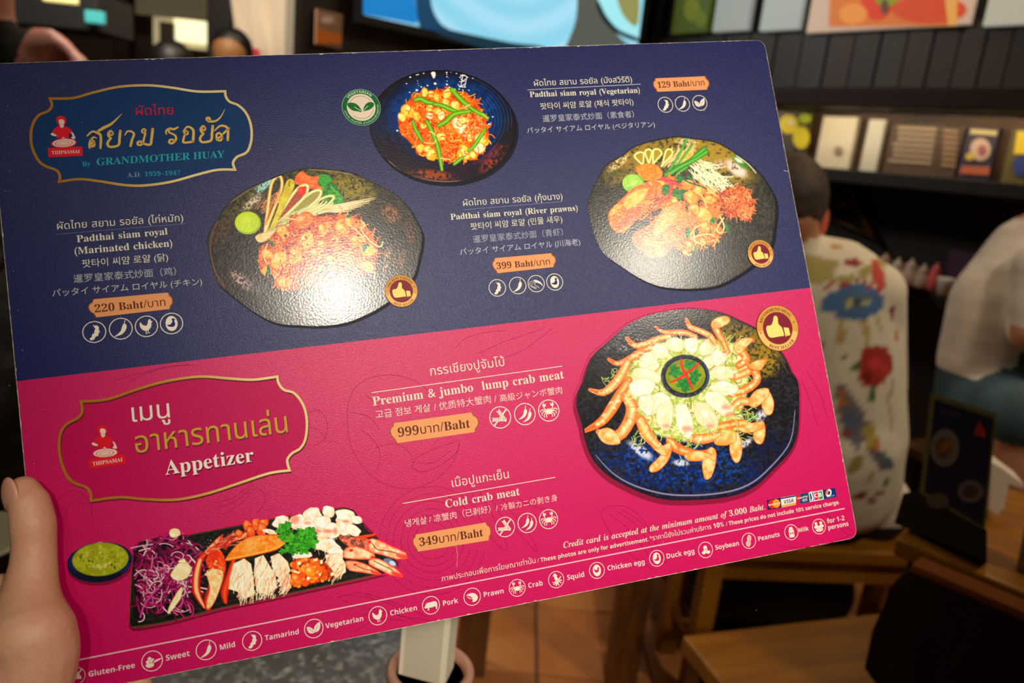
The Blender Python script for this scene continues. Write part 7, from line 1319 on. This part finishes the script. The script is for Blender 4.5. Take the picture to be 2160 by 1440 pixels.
prt = [(s0, .15, s0 - [0, 0, .45], .15, dict(flat=(1.2, .8), axis=(1, 0, 0))), (s0 + [-.16, 0, .06], .07, s0 + [.10, 0, .08], .07), (s0 + [-.04, 0, .1], .055, s0 + [-.04, 0, .24], .055), (s0 + [-.04, -.02, .33], .085, s0 + [-.04, -.02, .38], .09),
       (B3(70, 88), .034, B3(110, 84, -.02), .026), (B3(110, 84, -.02), .024, B3(172, 140, -.04), .024), (B3(172, 140, -.04), .024, B3(120, 250, -.2), .024), (s0 + [-.2, 0, 0], .055, s0 + [-.25, -.05, -.28], .045), (s0 + [-.25, -.05, -.28], .042, s0 + [-.2, -.22, -.35], .034)]
for s_ in (-1, 1): hx = s0 + [s_ * .08, 0, -.5]; prt += [(hx, .09, hx + [0, 0, -.42], .06), (hx + [0, 0, -.42], .06, np.array([hx[0], hx[1], .05]), .04)]
b3 = fuse('body', prt, .014, 4, p3, l3); b3.data.materials.append(newmat('dark_green_shirt', srgb(34, 38, 26), .8)); b3.data.materials.append(newmat('rosy_skin', srgb(236, 160, 146), .5)); b3.data.materials.append(newmat('black_trousers', srgb(16, 16, 18), .8))
a0 = B3(85, 85)
for q in b3.data.polygons: c_ = np.array(q.center) + l3; q.material_index = 1 if (c_[0] > a0[0] and c_[2] > B3(140, 260)[2]) or c_[2] > s0[2] + .16 else (2 if c_[2] < s0[2] - .5 else 0)
h = fuse('hair', [(s0 + [-.04, .01, .37], .1, s0 + [-.04, .02, .34], .1)], .014, 3, p3, l3); h.data.materials.append(M_HAIR2)
tag(p3, 'standing person in a dark green shirt with a rosy bent arm at the far left', 'person')
# dark bag on a chair beside the left edge of the board, a white saucer beyond
bg = empty('shoulder_bag', tuple(D(-40, 900, 1.0))); bl = np.array(bg.location)
o = fuse('bag_body', [(D(-60, 640, 1.0), .10, D(-50, 900, 1.0), .12), (D(-50, 900, 1.0), .12, D(-30, 1060, 1.0), .10)], .01, 4, bg, bl); o.data.materials.append(add_noise(newmat('black_patterned_fabric', rough=.6), srgb(8, 8, 8), srgb(58, 54, 44), 24, 3, lo=.5, hi=.72))
bar('strap', Vector(D(-30, 620, .95)) - Vector(bl), Vector(D(20, 470, 1.0)) - Vector(bl), .012, M_BLK, bg); tag(bg, 'black patterned bag beside the left edge of the menu board', 'bag')
bx = G(-10, 1165, .74); o = lathe('saucer', [(.03, 0), (.055, .006), (.07, .014), (.069, .016), (.05, .01), (.01, .006)], newmat('white_china_plate', srgb(230, 226, 200), .3), (bx[0] - .035, bx[1], .741)); tag(o, 'white saucer on the granite table left of the thumb', 'saucer')
# shoes and a dark bag on the floor under the bench
def shoe(x, y, yaw, lab, c):
    g_ = G(x, y, 0.012); e = empty('shoe', (g_[0], g_[1], .013), yaw); l_ = np.zeros(3)
    o = fuse('upper', [((0, -.10, .045), .038, (0, .02, .042), .036), ((0, .02, .038), .036, (0, .12, .03), .03), ((0, -.10, .06), .036, (0, -.09, .10), .032)], .006, 3); o.data.materials.append(newmat('shoe_%s' % c[0], srgb(*c), .5)); o.parent = e
    box('sole', (0, 0.01, .008), (.085, .27, .018), newmat('sole_%d' % c[0], srgb(120, 124, 40), .6), e, bevel=.006); tag(e, lab, 'shoe', 'shoes under the bench'); return e
shoe(1478, 1262, .5, 'left black shoe with yellow-green sole under the bench', (20, 26, 26)); shoe(1572, 1250, .3, 'right black shoe with yellow-green sole under the bench', (22, 26, 26))
fb = G(1610, 1262, .1); e = empty('floor_bag', (fb[0], fb[1], 0)); o = fuse('bag_body', [(np.array([-.14, 0, .14]), .12, np.array([.14, .02, .14]), .12), (np.array([-.1, 0, .22]), .08, np.array([.12, 0, .22]), .08)], .012, 4); o.parent = e; o.data.materials.append(newmat('black_nylon', srgb(18, 24, 26), .6)); h_ = bar('handle', (-.06, 0, .29), (.08, 0, .30), .01, M_BLK, e); tag(e, 'bulging black bag on the floor beside the bench leg', 'bag')
